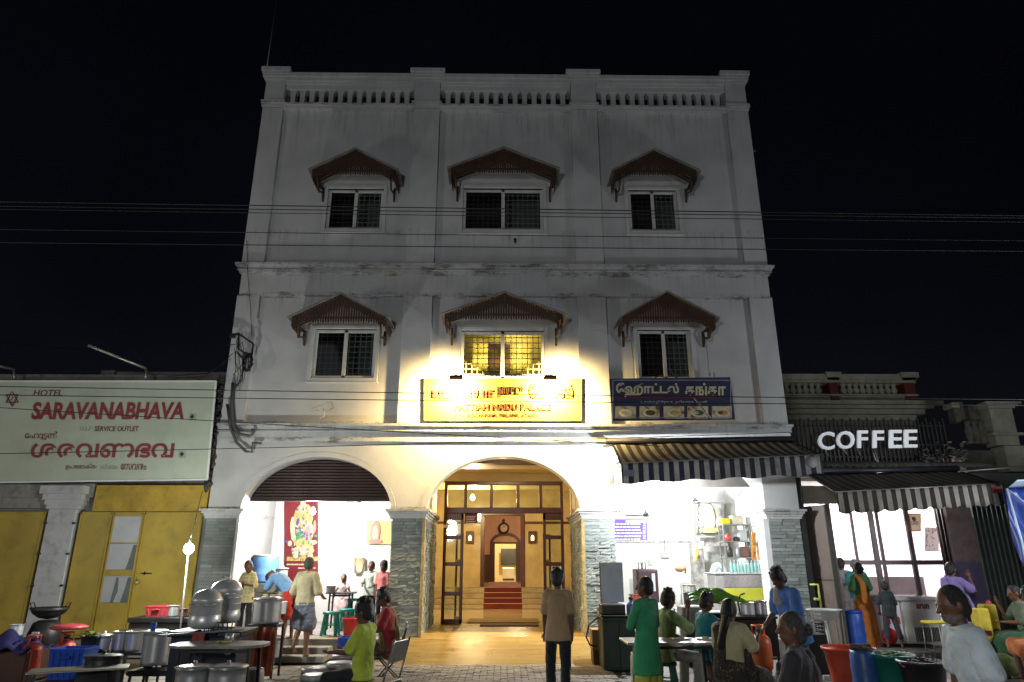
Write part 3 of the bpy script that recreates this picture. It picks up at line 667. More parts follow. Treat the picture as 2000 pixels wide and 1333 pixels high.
# ---- pipe lamp arms over the hoarding ----
for pts,lab in (([(285,748),(285,720),(172,675)],'galvanised lamp arm leaning left over the hoarding top'),([(28,748),(27,722),(-40,706)],'pipe lamp arm at the left edge above the hoarding')):
    q=[P(*pts[0],-.55),P(*pts[1],-.6),P(*pts[2],-1.3)]
    mb=MB(); mb.tube([q[0],q[1]],.025,8); o=tag(mb.build('lamp_arm',GALV),lab,'lamp arm','lamp arms over the hoarding')
    mb=MB(); mb.tube([q[1],q[1].lerp(q[2],.5),q[2]],.03,8); mb.build('arm_pipe',GALV,o)
    mb=MB(); mb.bar(q[1].lerp(q[2],.45),q[2],.05,.03); mb.build('tube_batten',mat('dull_batten',(.4,.38,.28),.5),o)

# ================= left neighbour: yellow folding doors =================
LB2=empty('left_shop_building',(0,0,0),label='low shop left of the hotel with closed ochre folding doors and white pillar',cat='building')
def lp(n,mb,m,par=None): return mb.build(n,m,par or LB2)
yb=.12
mb=MB(); mb.box(-14,-6.14,yb,.5,3.25,5.7); lp('upper_wall',mb,mat('grimy_wall',(.2,.19,.17),.9,var=.3,grime=.7,world=True))
def top(px,y): return P(px,y,0).z
xA=P(190,950,0).x
mb=MB(); mb.box(xA,-6.16,-.02,.11,2.74,3.27); lp('yellow_lintel_panel',mb,mat('ochre_wall',(.42,.28,.035),.7,var=.25,grime=.4,scale=2))
mb=MB(); mb.box(-14,xA-.05,-.05,.11,3.02,3.3); lp('grey_lintel',mb,CONC)
mb=MB(); mb.box(-14,P(90,1000,0).x,-.0,.11,2.8,3.02); lp('lintel_band',mb,CONC)
# white pillar with capital
ca,cb=P(97,1010,0).x,P(152,1010,0).x
mb=MB(); mb.bev(ca,cb,-.08,.1,.2,2.78,.01); pw=lp('pillar',mb,PILW)
mb=MB()
for q,a,b in ((.04,2.78,2.86),(.07,2.86,2.96),(.11,2.96,3.08),(.16,3.08,3.24)): mb.box(ca-q,cb+q,-.08-q,.1,a,b)
mb.build('capital',PILW,pw)
for z in (2.5,1.9,1.3): 
    for x in (ca,cb): mb=MB(); mb.bev(x-.03,x+.03,-.115,-.081,z-.02,z+.02,.006); mb.build('hinge',IRON,pw)
mb=MB(); mb.box(-14,-6.14,-.2,.5,-.0,.30); lp('plinth',mb,CONC)
mb=MB(); mb.box(-14,-6.14,.12,.2,.3,3.3); lp('door_opening_back',mb,DARKR)
# doors: (x0,x1)
def leaf(x0,x1,y=0.,cut=None,slope=.0):
    mb=MB(); mb.bev(x0+.006,x1-.006,y-.02,y+.02,.33,2.73,.006); o=lp('door_leaf',mb,YEL)
    mb=MB(); mb.bar((x0+.03,y-.03,.36),(x0+.03,y-.03,2.7),.03); mb.bar((x1-.03,y-.03,.36),(x1-.03,y-.03,2.7),.03); mb.bar((x0,y-.03,.4),(x1,y-.03,.4),.03); mb.bar((x0,y-.03,2.69),(x1,y-.03,2.69),.03); mb.build('leaf_edging',YEL,o)
    return o
leaf(-14.,ca-1.3); leaf(ca-1.29,ca-.06)
x0=cb+.06; xm=P(222,1010,0).x; x2=P(283,1010,0).x; xe=-6.2
leaf(x0,xm); o=leaf(xm,x2); leaf(x2,xe)
GREYP=mat('grey_glass_panel',(.34,.36,.38),.35,var=.12); DKP=mat('torn_dark_film',(.11,.12,.12),.5)
zz=[(P(250,1009,0).z,P(250,1060,0).z),(P(250,1063,0).z,P(250,1113,0).z),(P(250,1126,0).z,P(250,1177,0).z)]
for i,(a,b) in enumerate(zz):
    mb=MB(); mb.bev(xm+.02,x2-.03,-.032,-.022,b,a,.003); pn=mb.build('grey_pane',GREYP,o)
    if i>0:
        mb=MB(); mb.prism([(x2-.20,b),(x2-.035,b),(x2-.035,a-.02),(x2-.12,a-.02),(x2-.15,(a+b)/2)],-.038,-.033); 
        if i==2: mb.prism([(xm+.24,b),(xm+.30,b),(xm+.36,b+.22),(xm+.33,a-.02),(xm+.29,a-.02),(xm+.27,b+.25)],-.038,-.033)
        mb.build('torn_film',DKP,pn)
mb=MB(); c=P(280,1120,-.05); mb.bar((c.x-.05,-.06,c.z),(c.x+.16,-.06,c.z),.02); mb.bar((c.x+.03,-.06,c.z+.03),(c.x+.03,-.06,c.z-.03),.02); mb.build('door_bolt',IRON,o)
c=P(268,1136,-.06); mb=MB(); mb.bev(c.x-.035,c.x+.035,-.09,-.05,c.z-.045,c.z+.01,.01); mb.tube([(c.x-.02,-.07,c.z),(c.x-.02,-.07,c.z+.05),(c.x+.02,-.07,c.z+.05),(c.x+.02,-.07,c.z)],.007,6); mb.build('padlock',mat('brass',(.5,.45,.3),.3,.8),o)
# rooftop blocks behind the hoarding
mb=MB(); mb.box(P(215,730,1.5).x,-6.25,1.3,1.8,5.4,P(300,731,1.5).z); mb.box(P(207,730,1.4).x,P(233,730,1.4).x,1.2,1.9,5.4,P(220,728,1.4).z); lp('roof_parapet',mb,CONC)
# crumbling wall strip between
mb=MB(); random.seed(11)
for k in range(90):
    z=random.uniform(3.2,5.6); mb.ell((-6.17+random.uniform(-.05,.03),-.1+random.uniform(-.05,.1),z),(random.uniform(.03,.07),.05,random.uniform(.03,.09)),6,4,smooth=False)
tag(lp('crumbling_render',mb,mat('black_grime',(.05,.045,.04),.95,var=.5)),kind='stuff')

# ================= signs on the hotel =================
GOLD=mat('gold_sign_face',(.26,.17,.04),.3,var=.05,bs=.05)
ns=slab('name_board',pq(829,1135,742,822,-.035),.03,GOLD,label='gold name board with dark lettering under the lit centre window',cat='signboard')
LT=mat('brown_metal_lettering',(.08,.035,.015),.4,.3)
q=lambda a,b,c,d:pq(a,b,c,d,-.035)
text('பட்டய்யா',q(845,962,756,778),LT,ns,bold=.03,thick=.03); text('நாயுடு',q(970,1022,756,779),LT,ns,bold=.03,thick=.03); text('ேபலஸ்',q(1034,1119,750,779),LT,ns,bold=.03,thick=.03)
text('PATTIAH NAIDU PALACE',q(888,1076,789,802),LT,ns,bold=.03,thick=.02); text('ADIVARAM, PALANI, 624601',q(912,1050,808,816),LT,ns,bold=.01,thick=.01)
rect_frame('board_edge',pq(829,1135,742,822,-.035),.02,.03,mat('gold_trim',(.6,.42,.12),.3,.6),ns)
NAVY=mat('navy_sign',(.018,.024,.07),.45,var=.15,bs=.05)
cream=mat('cream_print',(.55,.50,.33),.5,var=.06)
qd=[P(1196,823,-.28),P(1436,820,-.28),P(1426,737,-.46),P(1190,740,-.46)]
hs=slab('tamil_sign',qd,.09,NAVY,label='navy Tamil lettered sign with a row of food pictures above the striped awning',cat='signboard')
def bq(x0,x1,y0,y1):
    f=lambda py:-.46+(py-738)/84*.18
    return pq(x0,x1,y0,y1,f)
rect_frame('sign_border',bq(1197,1427,743,816),.018,.01,mat('dim_blue_line',(.25,.28,.4),.4),hs)
text('ேஹாட்டல்',bq(1203,1326,748,776),cream,hs,bold=.035,thick=.008); text('கங்கா',bq(1338,1417,748,773),cream,hs,bold=.035,thick=.008)
text('1, சன்னதி ேராடு, அடிவாரம், பழனி.',bq(1252,1382,783,790),mat('white_print',(.6,.6,.6),.5),hs)
mb=MB(); 
for a,b,y in ((1206,1225,779),(1228,1415,777)): u=bq(a,b,y-1,y+1); mb.bar((u[0]+u[3])/2+Vector((0,-.012,0)),(u[1]+u[2])/2+Vector((0,-.012,0)),.02,.006,up=(0,1,0))
mb.build('red_rule',REDT,hs)
FD=[(1200,1243),(1248,1289),(1295,1337),(1341,1384),(1389,1430)]
def food_mat():
    m,n,N,L,b=nodes('food_print'); v=tex_coord(N,L,(1,1,1),True); f=fnoise(N,L,v,7,5,.6); c=ramp(N,L,f,[(.34,(.10,.07,.03)),(.42,(.45,.30,.10)),(.5,(.62,.52,.30)),(.8,(.68,.60,.42))]); L.new(c,b.inputs['Base Color']); return m
FM=food_mat(); DISH=[mat('dish_white',(.7,.66,.55),.4),mat('dish_brown',(.16,.08,.03),.4),mat('dish_yellow',(.5,.42,.15),.4),mat('dish_green',(.10,.11,.03),.4),mat('dish_tan',(.5,.33,.15),.4)]
for i,(a,b) in enumerate(FD):
    o=slab('food_picture',[v+Vector((0,-.008,0)) for v in bq(a+1,b-1,794,818)],.003,FM,hs)
    c=P((a+b)/2,807,-.32); 
    for k in range(3):
        rr=(.15,.11,.06)[k]; mb=MB(); mb.lathe([(0,-.003),(rr,-.003),(rr,0),(0,0)],(0,0,0),18,axis='y',smooth=False); d=mb.build('dish_print',DISH[(0,i,(i+2)%5)[k]],o,(c.x+(0,.02,-.03)[k],c.y-.014-.004*k,c.z)); d.scale=(1,1,.55)
mb=MB(); a=P(1388,817,-.5); b=P(1308,722,-.15); c=P(1240,756,-.52); d=P(1296,731,-.16)
mb.tube([a,b],.018,8); mb.tube([c,d],.015,8); mb.build('stay_rod',GALV,hs)
mb=MB()
for px in (1215,1387,1395): c=P(px,736,-.46); mb.bar(c,(c.x,c.y,c.z+.09),.014)
mb.build('hook',IRON,hs)
# floodlights over the name board
def add_light(name,typ,loc,energy,color,parent=None,size=.05,rot=None,spot=None,blend=.3):
    l=bpy.data.lights.new(name,typ); l.energy=energy; l.color=color
    if typ in('POINT','SPOT'): l.shadow_soft_size=size
    if typ=='SPOT': l.spot_size=spot; l.spot_blend=blend
    if typ=='AREA': l.size=size
    o=bpy.data.objects.new(name,l); COL.objects.link(o); o.location=loc
    if rot: o.rotation_euler=rot
    if parent: o.parent=parent
    return o
for px,side in ((891,'left'),(1075,'right')):
    c=P(px,738,-.55); f=empty('floodlight',c,label='brown floodlight on the '+side+' over the gold name board',cat='floodlight',group='floodlights over the name board')
    mb=MB(); mb.M=Matrix.Rotation(R(50),4,'X'); mb.bev(-.14,.14,-.05,.07,-.035,.035,.01); mb.build('lamp_housing',mat('brown_housing',(.12,.07,.03),.5),f)
    mb=MB(); mb.M=Matrix.Rotation(R(50),4,'X'); mb.box(-.12,.12,-.03,.06,-.041,-.036); mb.build('lamp_glass',glow('flood_glass',(1,.75,.35),10),f)
    mb=MB(); mb.bar((0,.02,.03),(0,.3,.12),.025); mb.bar((0,.3,.12),(0,.46,.10),.025); mb.bar((0,0,.03),(0,0,.12),.015); mb.build('bracket',IRON,f)
    add_light('flood_beam','SPOT',(0,.075,-.065),FLOODW,(1,.68,.26),f,.05,(R(66),0,0),R(178),.85)

# ================= striped awnings =================
def stripe_mat(name,c0,c1,width,axis=0,off=0.,tr=.35):
    m,n,N,L,b=nodes(name); g=N.new('ShaderNodeTexCoord'); s=N.new('ShaderNodeSeparateXYZ'); L.new(g.outputs['Object'],s.inputs[0])
    a=N.new('ShaderNodeMath'); a.operation='MULTIPLY_ADD'; a.inputs[1].default_value=1/width; a.inputs[2].default_value=off+50; L.new(s.outputs[axis],a.inputs[0])
    f=N.new('ShaderNodeMath'); f.operation='FRACT'; L.new(a.outputs[0],f.inputs[0]); gt=N.new('ShaderNodeMath'); gt.operation='GREATER_THAN'; gt.inputs[1].default_value=.5; L.new(f.outputs[0],gt.inputs[0])
    c=mix(N,L,gt.outputs[0],c0,c1); v=tex_coord(N,L); nz=fnoise(N,L,v,3,6,.7); c=mix(N,L,ramp(N,L,nz,[(.42,0.),(.7,.55)]),c,(.07,.06,.05))
    L.new(c,b.inputs['Base Color']); b.inputs['Roughness'].default_value=.8
    t=N.new('ShaderNodeBsdfTranslucent'); L.new(c,t.inputs[0]); mx=N.new('ShaderNodeMixShader'); mx.inputs[0].default_value=tr; L.new(b.outputs[0],mx.inputs[1]); L.new(t.outputs[0],mx.inputs[2]); L.new(mx.outputs[0],n.nodes['Material Output'].inputs[0]); return m
def awning(tl,tr_,fl,fr,yt,yf,drop,m,mv,label,scal=0,grp=None,sagv=.12):
    A=P(*tl,yt);Bv=P(*tr_,yt);C=P(*fl,yf);D=P(*fr,yf)
    root=empty('awning',A.lerp(Bv,.5),label=label,cat='awning',group=grp); o0=root.location.copy()
    mb=MB(); mb.grid(lambda u,v:(A.lerp(Bv,u)).lerp(C.lerp(D,u),v)-o0+Vector((0,0,-sagv*4*v*(1-v)*.5+.012*math.sin(u*23+v*3))),40,10); solid(mb.build('canopy',m,root),.004)
    def vf(u,v):
        p=C.lerp(D,u)-o0; wav=.012*math.sin(u*70)*v; s=scal*abs(math.sin(u*PI*11)) if scal else .02*math.sin(u*31)
        return p+Vector((0,-.015+wav,-(drop+(s if v>.99 else s*v))*v))
    mb=MB(); mb.grid(vf,132,5); solid(mb.build('valance',mv,root),.004)
    for a,b in ((A,C),(Bv,D)):
        mb=MB(); mb.tube([a-o0,b-o0],.018,8); mb.build('side_arm',IRON,root)
    mb=MB(); mb.tube([C-o0,D-o0],.018,8); mb.build('front_bar',GALV,root)
    mb=MB(); mb.tube([A-o0+Vector((-.12,0,.05)),Bv-o0+Vector((.05,0,.05))],.06,12); mb.build('roller',mat('roller_navy',(.02,.02,.03),.5),root)
    mb=MB(); mb.bev(-(Bv-A).length/2-.2,-(Bv-A).length/2+.02,-.03,.12,-.1,-.06,.01); mb.bar((-(Bv-A).length/2-.12,.0,-.1),(-(Bv-A).length/2-.12,0,.1),.04); mb.build('mount_bracket',GALV,root)
    return root,A,Bv,C,D
CREAMC=(.42,.40,.34)
AW1=stripe_mat('blue_white_stripe',(.36,.36,.35),(.03,.031,.058),.195,tr=.25); AWT=stripe_mat('olive_cream_stripe',(.38,.36,.30),(.05,.05,.055),.195,tr=.2)
aw,A,Bv,C,D=awning((1196,868),(1545,862),(1213,906),(1603,889),-.18,-1.5,.37,AWT,AW1,'blue and cream striped awning over the right hand hotel shop')
mb=MB(); o0=aw.location; c=C-o0; mb.box(c.x+.03,c.x+.22,c.y-.03,c.y-.024,c.z-.24,c.z-.12); mb.build('printed_patch',mat('patch_blue',(.2,.22,.3),.5),aw)
c=D-o0; mb=MB(); mb.lathe([(0,-.003),(.11,-.003),(.11,0),(0,0)],(c.x-.2,c.y-.03,c.z-.14),14,axis='y'); mb.build('emblem_patch',mat('patch_grey',(.35,.35,.36),.6),aw)
AW2=stripe_mat('brown_white_stripe',(.36,.34,.30),(.035,.02,.02),.185,tr=.25); AW2T=stripe_mat('brown_grey_stripe',(.12,.105,.08),(.035,.026,.022),.185,tr=.1)
aw2,A2,B2,C2,D2=awning((1575,926),(1868,920),(1632,962),(1955,945),-.15,-1.5,.36,AW2T,AW2,'brown and cream striped awning with scalloped edge over the coffee shop',scal=.05,sagv=.05)
c=D2-aw2.location; mb=MB(); mb.box(c.x-.22,c.x-.03,c.y-.03,c.y-.024,c.z-.18,c.z-.06); mb.build('red_patch',mat('patch_maroon',(.22,.03,.03),.6),aw2)
# grey soffit box under the first awning
a=P(1228,953,-.35);b=P(1465,951,-.35); mb=MB(); mb.prism([(a.x,a.z),(b.x,b.z),(b.x-.25,b.z+.33),(a.x+.25,b.z+.33)],-.35,-.30); tag(mb.build('shop_soffit_board',mat('grey_board',(.22,.2,.18),.7)),'grey tapered board hanging under the blue striped awning','board')

def paperm(name,c):
    m,n,N,L,b=nodes(name); b.inputs['Base Color'].default_value=(*c,1); t=N.new('ShaderNodeBsdfTranslucent'); t.inputs[0].default_value=(*c,1); mx=N.new('ShaderNodeMixShader'); mx.inputs[0].default_value=.7; L.new(b.outputs[0],mx.inputs[1]); L.new(t.outputs[0],mx.inputs[2]); L.new(mx.outputs[0],n.nodes['Material Output'].inputs[0]); return m
# ================= coffee shop on the right =================
CS=empty('coffee_shop',(0,0,0),label='coffee shop with a lit glass front set back beside the hotel',cat='building')
def cp(n,mb,m,par=None): return mb.build(n,m,par or CS)
zf2=.16
mb=MB(); mb.bev(6.24,14.5,-.9,5,-.02,zf2,.015); cp('shop_platform',mb,mat('dark_paving',(.14,.13,.12),.7,var=.3,grime=.5,world=True))
YS=1.1
xg0,xg1=P(1618,1010,YS).x,P(1838,1010,YS).x
cwall=mat('shop_white_wall',(.8,.78,.77),.6,var=.03)
mb=MB(); mb.box(xg0-.6,xg1+.9,3.4,3.5,zf2,4.0); cp('back_wall',mb,cwall)
mb=MB(); mb.box(xg0-.7,xg0-.6,YS,3.5,zf2,4.); mb.box(xg1+.7,xg1+.8,YS,3.4,zf2,4.); cp('side_wall',mb,cwall)
mb=MB(); mb.box(xg0-.7,xg1+.9,YS,3.5,3.5,3.6); cp('ceiling',mb,cwall)
fm=mat('aluminium_frame_grey',(.16,.13,.13),.4,.3)
gf=MB()
zt2=P(1700,985,YS).z+.3
for px,wd in ((1618,.09),(1662,.05),(1700,.11),(1712,.06),(1770,.09),(1838,.12)):
    x=P(px,1010,YS).x; gf.bev(x-wd/2,x+wd/2,YS-.04,YS+.04,zf2,zt2,.006)
zr=P(1740,1099,YS).z; gf.bev(xg0,xg1,YS-.045,YS+.045,zr-.05,zr+.05,.006); gf.bev(xg0,xg1,YS-.045,YS+.045,zt2-.06,zt2,.006); gf.bev(xg0,xg1,YS-.045,YS+.045,zf2,zf2+.08,.006)
gfo=cp('glass_front_frame',gf,fm)
xs=[P(px,1010,YS).x for px in (1618,1662,1706,1770,1838)]
fros=glassmat('shop_glass',(.92,.9,.9),.4)
for k in range(4):
    for a,b in ((zf2+.08,zr-.05),(zr+.05,zt2-.06)):
        mb=MB(); mb.box(xs[k]+.03,xs[k+1]-.03,YS-.004,YS+.004,a,b); mb.build('pane',fros,gfo)
# counter inside behind the glass, pale lower half
mb=MB(); mb.bev(xg0+.1,xg1-.1,2.0,2.6,zf2,P(1740,1125,2).z,.02); cp('counter',mb,mat('pale_counter',(.82,.74,.74),.4))
def sheet(n,px0,px1,py0,py1,Y,m,par): return slab(n,pq(px0,px1,py0,py1,Y),.004,m,par)
po=slab('coffee_poster',pq(1771,1799,1003,1039,YS-.05),.006,paperm('poster_cream',(.66,.6,.5)),label='small cream coffee poster with a cup hung on the glass front',cat='poster')
rect_frame('poster_border',pq(1773,1797,1005,1037,YS-.052),.012,.004,mat('poster_red',(.5,.1,.08),.5),po)
c=P(1785,1014,YS-.07); mb=MB(); mb.lathe([(.0,-.004),(.05,-.004),(.05,0),(0,0)],(c.x,c.y,c.z),14,axis='y'); mb.bar((c.x-.08,c.y,c.z-.06),(c.x+.08,c.y,c.z-.06),.012); mb.build('cup_drawing',mat('poster_dark',(.15,.13,.1),.5),po)
text('COFFEE',pq(1777,1794,1021,1026,YS-.056),MAR,po)
ng=slab('wall_price_list',pq(1806,1834,1030,1078,YS+.3),.004,paperm('paper',(.75,.73,.72)),label='white paper price list with small drawings behind the glass',cat='notice'); random.seed(9)
mb=MB()
for k in range(26):
    c=P(1809+random.random()*22,1033+random.random()*42,YS+.28); mb.ell(c,(random.uniform(.008,.03),.003,random.uniform(.008,.03)),8,4)
mb.build('printed_marks',mat('grey_print',(.35,.35,.36),.6),ng)
# brown folded shutter door leaf beside the hotel corner
a0=P(1567,1000,.35);a1=P(1612,986,-.25)
BD=mat('brown_door_paint',(.15,.115,.10),.6,var=.15,grime=.2)
dl=empty('open_door',(a0.x,.35,zf2),label='brown metal door leaf folded open between hotel pier and coffee shop',cat='door')
mb=MB(); L0=Vector((a1.x-a0.x,-.6,0)); hgt=a1.z-zf2
mb.bar((L0/2)+Vector((0,0,hgt/2))-L0/2,(L0/2)+Vector((0,0,hgt/2))+L0/2,.05,hgt); mb.build('door_panel',BD,dl)
zz=P(1590,1133,0).z-zf2
mb=MB(); d=L0.normalized(); nrm=d.cross(Vector((0,0,1)))
for z in (zz,): mb.bar(Vector((0,0,z))+nrm*.03,L0+Vector((0,0,z))+nrm*.03,.012,.02)
mb.bar(L0+Vector((0,0,0)),L0+Vector((0,0,hgt)),.07,.09); mb.bar(Vector((0,0,0)),Vector((0,0,hgt)),.07,.06); mb.build('door_stile',mat('dark_stile',(.04,.035,.03),.6),dl)
mb=MB(); mb.bar(L0+Vector((.10,.12,0)),L0+Vector((.1,.12,hgt-.05)),.04,.1); mb.build('folded_leaf',BD,dl)
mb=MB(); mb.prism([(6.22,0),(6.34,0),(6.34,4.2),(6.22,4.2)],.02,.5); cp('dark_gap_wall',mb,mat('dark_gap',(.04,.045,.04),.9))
mb=MB(); a=P(1566,1000,.5); mb.box(6.36,8.6,.42,.5,P(1600,985,.5).z,P(1600,950,.5).z); cp('fascia_panel',mb,mat('olive_fascia',(.33,.33,.27),.7,var=.15))
# mauve wall right of the glass front
xm0,xm1=P(1850,1010,.6).x,P(1893,1010,.6).x
m_,n_,N_,L_,b_=nodes('mauve_wall'); v_=tex_coord(N_,L_); s_=N_.new('ShaderNodeSeparateXYZ'); g_=N_.new('ShaderNodeNewGeometry'); L_.new(g_.outputs['Position'],s_.inputs[0])
mr=N_.new('ShaderNodeMapRange'); L_.new(s_.outputs[2],mr.inputs[0]); mr.inputs[1].default_value=1.72; mr.inputs[2].default_value=1.78
c_=mix(N_,L_,mr.outputs[0],(.30,.24,.42),(.50,.38,.35)); f_=fnoise(N_,L_,v_,5,6,.7); c_=mix(N_,L_,ramp(N_,L_,f_,[(.45,0.),(.7,.4)]),c_,(.1,.08,.08)); L_.new(c_,b_.inputs['Base Color']); b_.inputs['Roughness'].default_value=.7
mb=MB(); mb.box(xm0,xm1+.15,.6,1.05,zf2,4.0); cp('painted_wall',mb,m_)
mb=MB()
for k in range(4): x=xm0-.16+k*.045; mb.bar((x,.75-.03*(k%2),zf2),(x,.75-.03*(k%2),3.3),.03,.05)
cp('collapsed_gate_bars',mb,IRON)
# dark corrugated shutter fence at the right
cg=mat('dark_green_corrugated',(.10,.125,.11),.45,.3,var=.3)
xc0=P(1895,1010,.4).x; 
sh=empty('corrugated_fence',(xc0,.35,zf2),label='dark green corrugated metal sheet fence right of the mauve wall',cat='fence')
mb=MB(); n=0
pf=MB(); pf.prism([(0,0),(.02,-.03),(.05,-.03),(.07,0),(.105,0),(.105,.006),(.067,.006),(.047,-.024),(.023,-.024),(.003,.006)],0,3.2,'z'); pfm=pf.mesh('rib_panel',cg)
for k in range(34): mobj('rib_panel',pfm,sh,(k*.105,0,0))
# corrugated roof and cream fascia over it
RUST=mat('grimy_roof_sheet',(.09,.085,.075),.8,var=.4,grime=.5,world=True)
a=P(1608,920,-.1); b=P(1870,917,-.1); zr0=a.z
mb=MB(); mb.grid(lambda u,v:Vector((a.x-.2+u*(b.x-a.x+1.1),-.1+v*1.6,zr0+.1+v*.42+.025*math.sin(u*150))),240,2); solid(mb.build('corrugated_roof',RUST,CS),.006)
mb=MB(); mb.box(a.x-.1,b.x,-.08,.0,zr0-.12,zr0+.03); cp('eave_fascia',mb,mat('yellowed_fascia',(.42,.38,.24),.7,grime=.3))
a=P(1870,922,-.3);b=P(2080,905,-.3); mb=MB(); mb.tube([a,b],.02,8); cp('eave_pipe',mb,GALV)
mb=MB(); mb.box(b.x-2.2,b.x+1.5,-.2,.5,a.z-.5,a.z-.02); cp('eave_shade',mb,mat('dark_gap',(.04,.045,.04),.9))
# iron railing with COFFEE letters
YF=.55
rl_=empty('iron_railing',(0,YF,0),label='dark iron railing carrying the coffee lettering on the shop roof',cat='railing')
zt3=P(1700,824,YF).z; zb3=P(1700,915,YF).z; x0=P(1556,830,YF).x; x1=P(1842,830,YF).x
br=MB(); br.box(-.017,.017,-.014,.014,0,1); brm=br.mesh('bar',IRON); n=36
for k in range(n):
    x=x0+(x1-x0)*k/(n-1); o=mobj('bar',brm,rl_,(x,0,zb3)); o.scale=(1,1,zt3-zb3+(.08 if k%2 else .0))
mb=MB()
for z in (zt3-.09,zb3+.25,(zt3+zb3)/2): mb.box(x0-.05,x1+.05,.015,.045,z-.02,z+.02)
mb.build('rail',IRON,rl_)
cl=empty('coffee_sign',(0,YF-.15,0),label='large white letters reading COFFEE on the railing',cat='sign')
for ch,x0_,x1_,yt_,yb_ in (('C',1596,1628,844.5,879.5),('O',1632,1667,843,878),('F',1673,1693,842,876),('F',1703,1724,842,876),('E',1735,1759,841,876),('E',1764,1789,840.5,875)):
    text(ch,pq(x0_,x1_,yt_,yb_,YF-.15),glow('letter_white',(.74,.76,.8),.3),None,bold=.015,thick=.06,name='letter').parent=cl
for o in cl.children: o.matrix_parent_inverse=Matrix.Translation((0,-(YF-.15),0))
mb=MB()
for px,l in ((1612,.14),(1647,.1),(1674,.12),(1708,.35)): 
    c=P(px,878,YF-.12); mb.tube([c,c+Vector((.02,0,-l*.5)),c+Vector((.06,0,-l))],.006,5)
c=P(1706,885,YF-.12); mb.tube([c,c+Vector((.02,0,-.15)),c+Vector((.12,-.05,-.32)),c+Vector((.2,-.1,-.5))],.012,6)
o=mb.build('loose_wire',mat('pale_wire',(.6,.6,.62),.5),cl); o.matrix_parent_inverse=Matrix.Translation((0,-(YF-.15),0))
# old house behind with balustrade
OB=empty('old_house',(0,0,0),label='old cream house behind the coffee shop with brick red balustrade piers',cat='building')
YO=5.2; OC=mat('old_cream_wall',(.36,.34,.27),.85,var=.2,grime=.3,world=True); BR=mat('brick_red_paint',(.12,.025,.02),.8,var=.2)
def ZO(py,px=1680): return P(px,py,YO).z
def XO(px,py=770): return P(px,py,YO).x
xe=XO(1790)
def ob(n,mb,m): return mb.build(n,m,OB)
mb=MB(); mb.box(6.3,xe,YO-.12,YO+.3,ZO(744),ZO(733)); mb.box(6.3,xe,YO-.08,YO+.3,ZO(749),ZO(744)); ob('parapet_rail',mb,OC)
mb=MB(); mb.box(6.3,xe-.05,YO,YO+.3,ZO(789),ZO(771)); mb.box(6.3,xe,YO-.08,YO+.3,ZO(774),ZO(771)); ob('parapet_base',mb,OC)
bb=MB(); h=ZO(749)-ZO(771); bb.lathe([(.10,0),(.10,.08*h),(.06,.15*h),(.10,.4*h),(.05,.75*h),(.09,.9*h),(.10,h)],(0,0,0),10); bbm=bb.mesh('baluster',OC)
for k in range(19):
    x=XO(1541+12.4*k); 
    if abs(x-XO(1629))<.22 or abs(x-XO(1776))<.25: continue
    mobj('baluster',bbm,OB,(x,YO+.12,ZO(771)))
for pa,pb in ((1620,1637),(1766,1788)):
    mb=MB(); mb.bev(XO(pa),XO(pb),YO-.06,YO+.35,ZO(789),ZO(744),.01); o=ob('red_pier',mb,BR)
    mb=MB(); mb.box(XO(pa)-.1,XO(pb)+.1,YO-.18,YO+.45,ZO(740),ZO(731)+.02); mb.box(XO(pa)-.05,XO(pb)+.05,YO-.12,YO+.4,ZO(744),ZO(740)); mb.build('pier_cap',OC,o); mb=MB(); mb.box(XO(pa)-.04,XO(pb)+.04,YO-.1,YO+.4,ZO(775),ZO(772)); mb.build('pier_band',OC,o)
xe2=XO(1822,800)
mb=MB(); 
for i,(q,a,b) in enumerate(((.55,797,790),(.4,803,797),(.25,812,803),(.1,822,812))): mb.box(6.3,xe2-.2*i,YO-q,YO+.3,ZO(a),ZO(b))
ob('cornice',mb,OC)
mb=MB(); mb.box(6.3,xe2-.6,YO+.0,YO+4,0,ZO(822)); ob('house_wall',mb,mat('dim_house_wall',(.2,.18,.14),.9,var=.3,world=True))
# farther parapet and pillar at the right
RB=empty('ruined_parapet',(0,0,0),label='dark weathered terrace parapet with lone cream pillar at the far right',cat='building')
YB=3.; 
def rb(n,mb,m): return mb.build(n,m,RB)
mb=MB(); a=P(1842,800,YB); b=P(2100,905,YB); mb.box(a.x,b.x+2,YB,YB+.3,3.,P(1900,880,YB).z); rb('terrace_wall',mb,mat('mouldy_wall',(.12,.11,.085),.95,var=.5,grime=.6,world=True))
mb=MB(); a=P(1948,870,YB-.3);b=P(1978,798,YB-.3); mb.bev(a.x,b.x-.02,YB-.3,YB+.1,a.z,b.z,.01); pl=rb('terrace_pillar',mb,OC)
mb=MB()
for q,z in ((.05,b.z),(.1,b.z+.05),(.16,b.z+.1)): mb.box(a.x-q,b.x-.02+q,YB-.3-q,YB+.1+q,z,z+.05)
mb.build('pillar_cap',OC,pl); mb=MB(); mb.box(a.x-.1,b.x+.08,YB-.38,YB+.1,a.z+.25,a.z+.32); mb.build('pillar_band',OC,pl)
mb=MB(); mb.box(P(1965,890,YB-.4).x,P(2100,890,YB).x+2,YB-.4,YB+.1,P(1980,925,YB).z,P(1980,876,YB).z); rb('lower_block',mb,OC)
bb=MB(); bb.lathe([(.12,0),(.07,.1),(.13,.3),(.06,.5),(.11,.6)],(0,0,0),10); bbm=bb.mesh('baluster',mat('mouldy_wall',(.12,.11,.085),.95))
for px in (1897,1910,1923): c=P(px,868,YB-.1); mobj('baluster',bbm,RB,c)
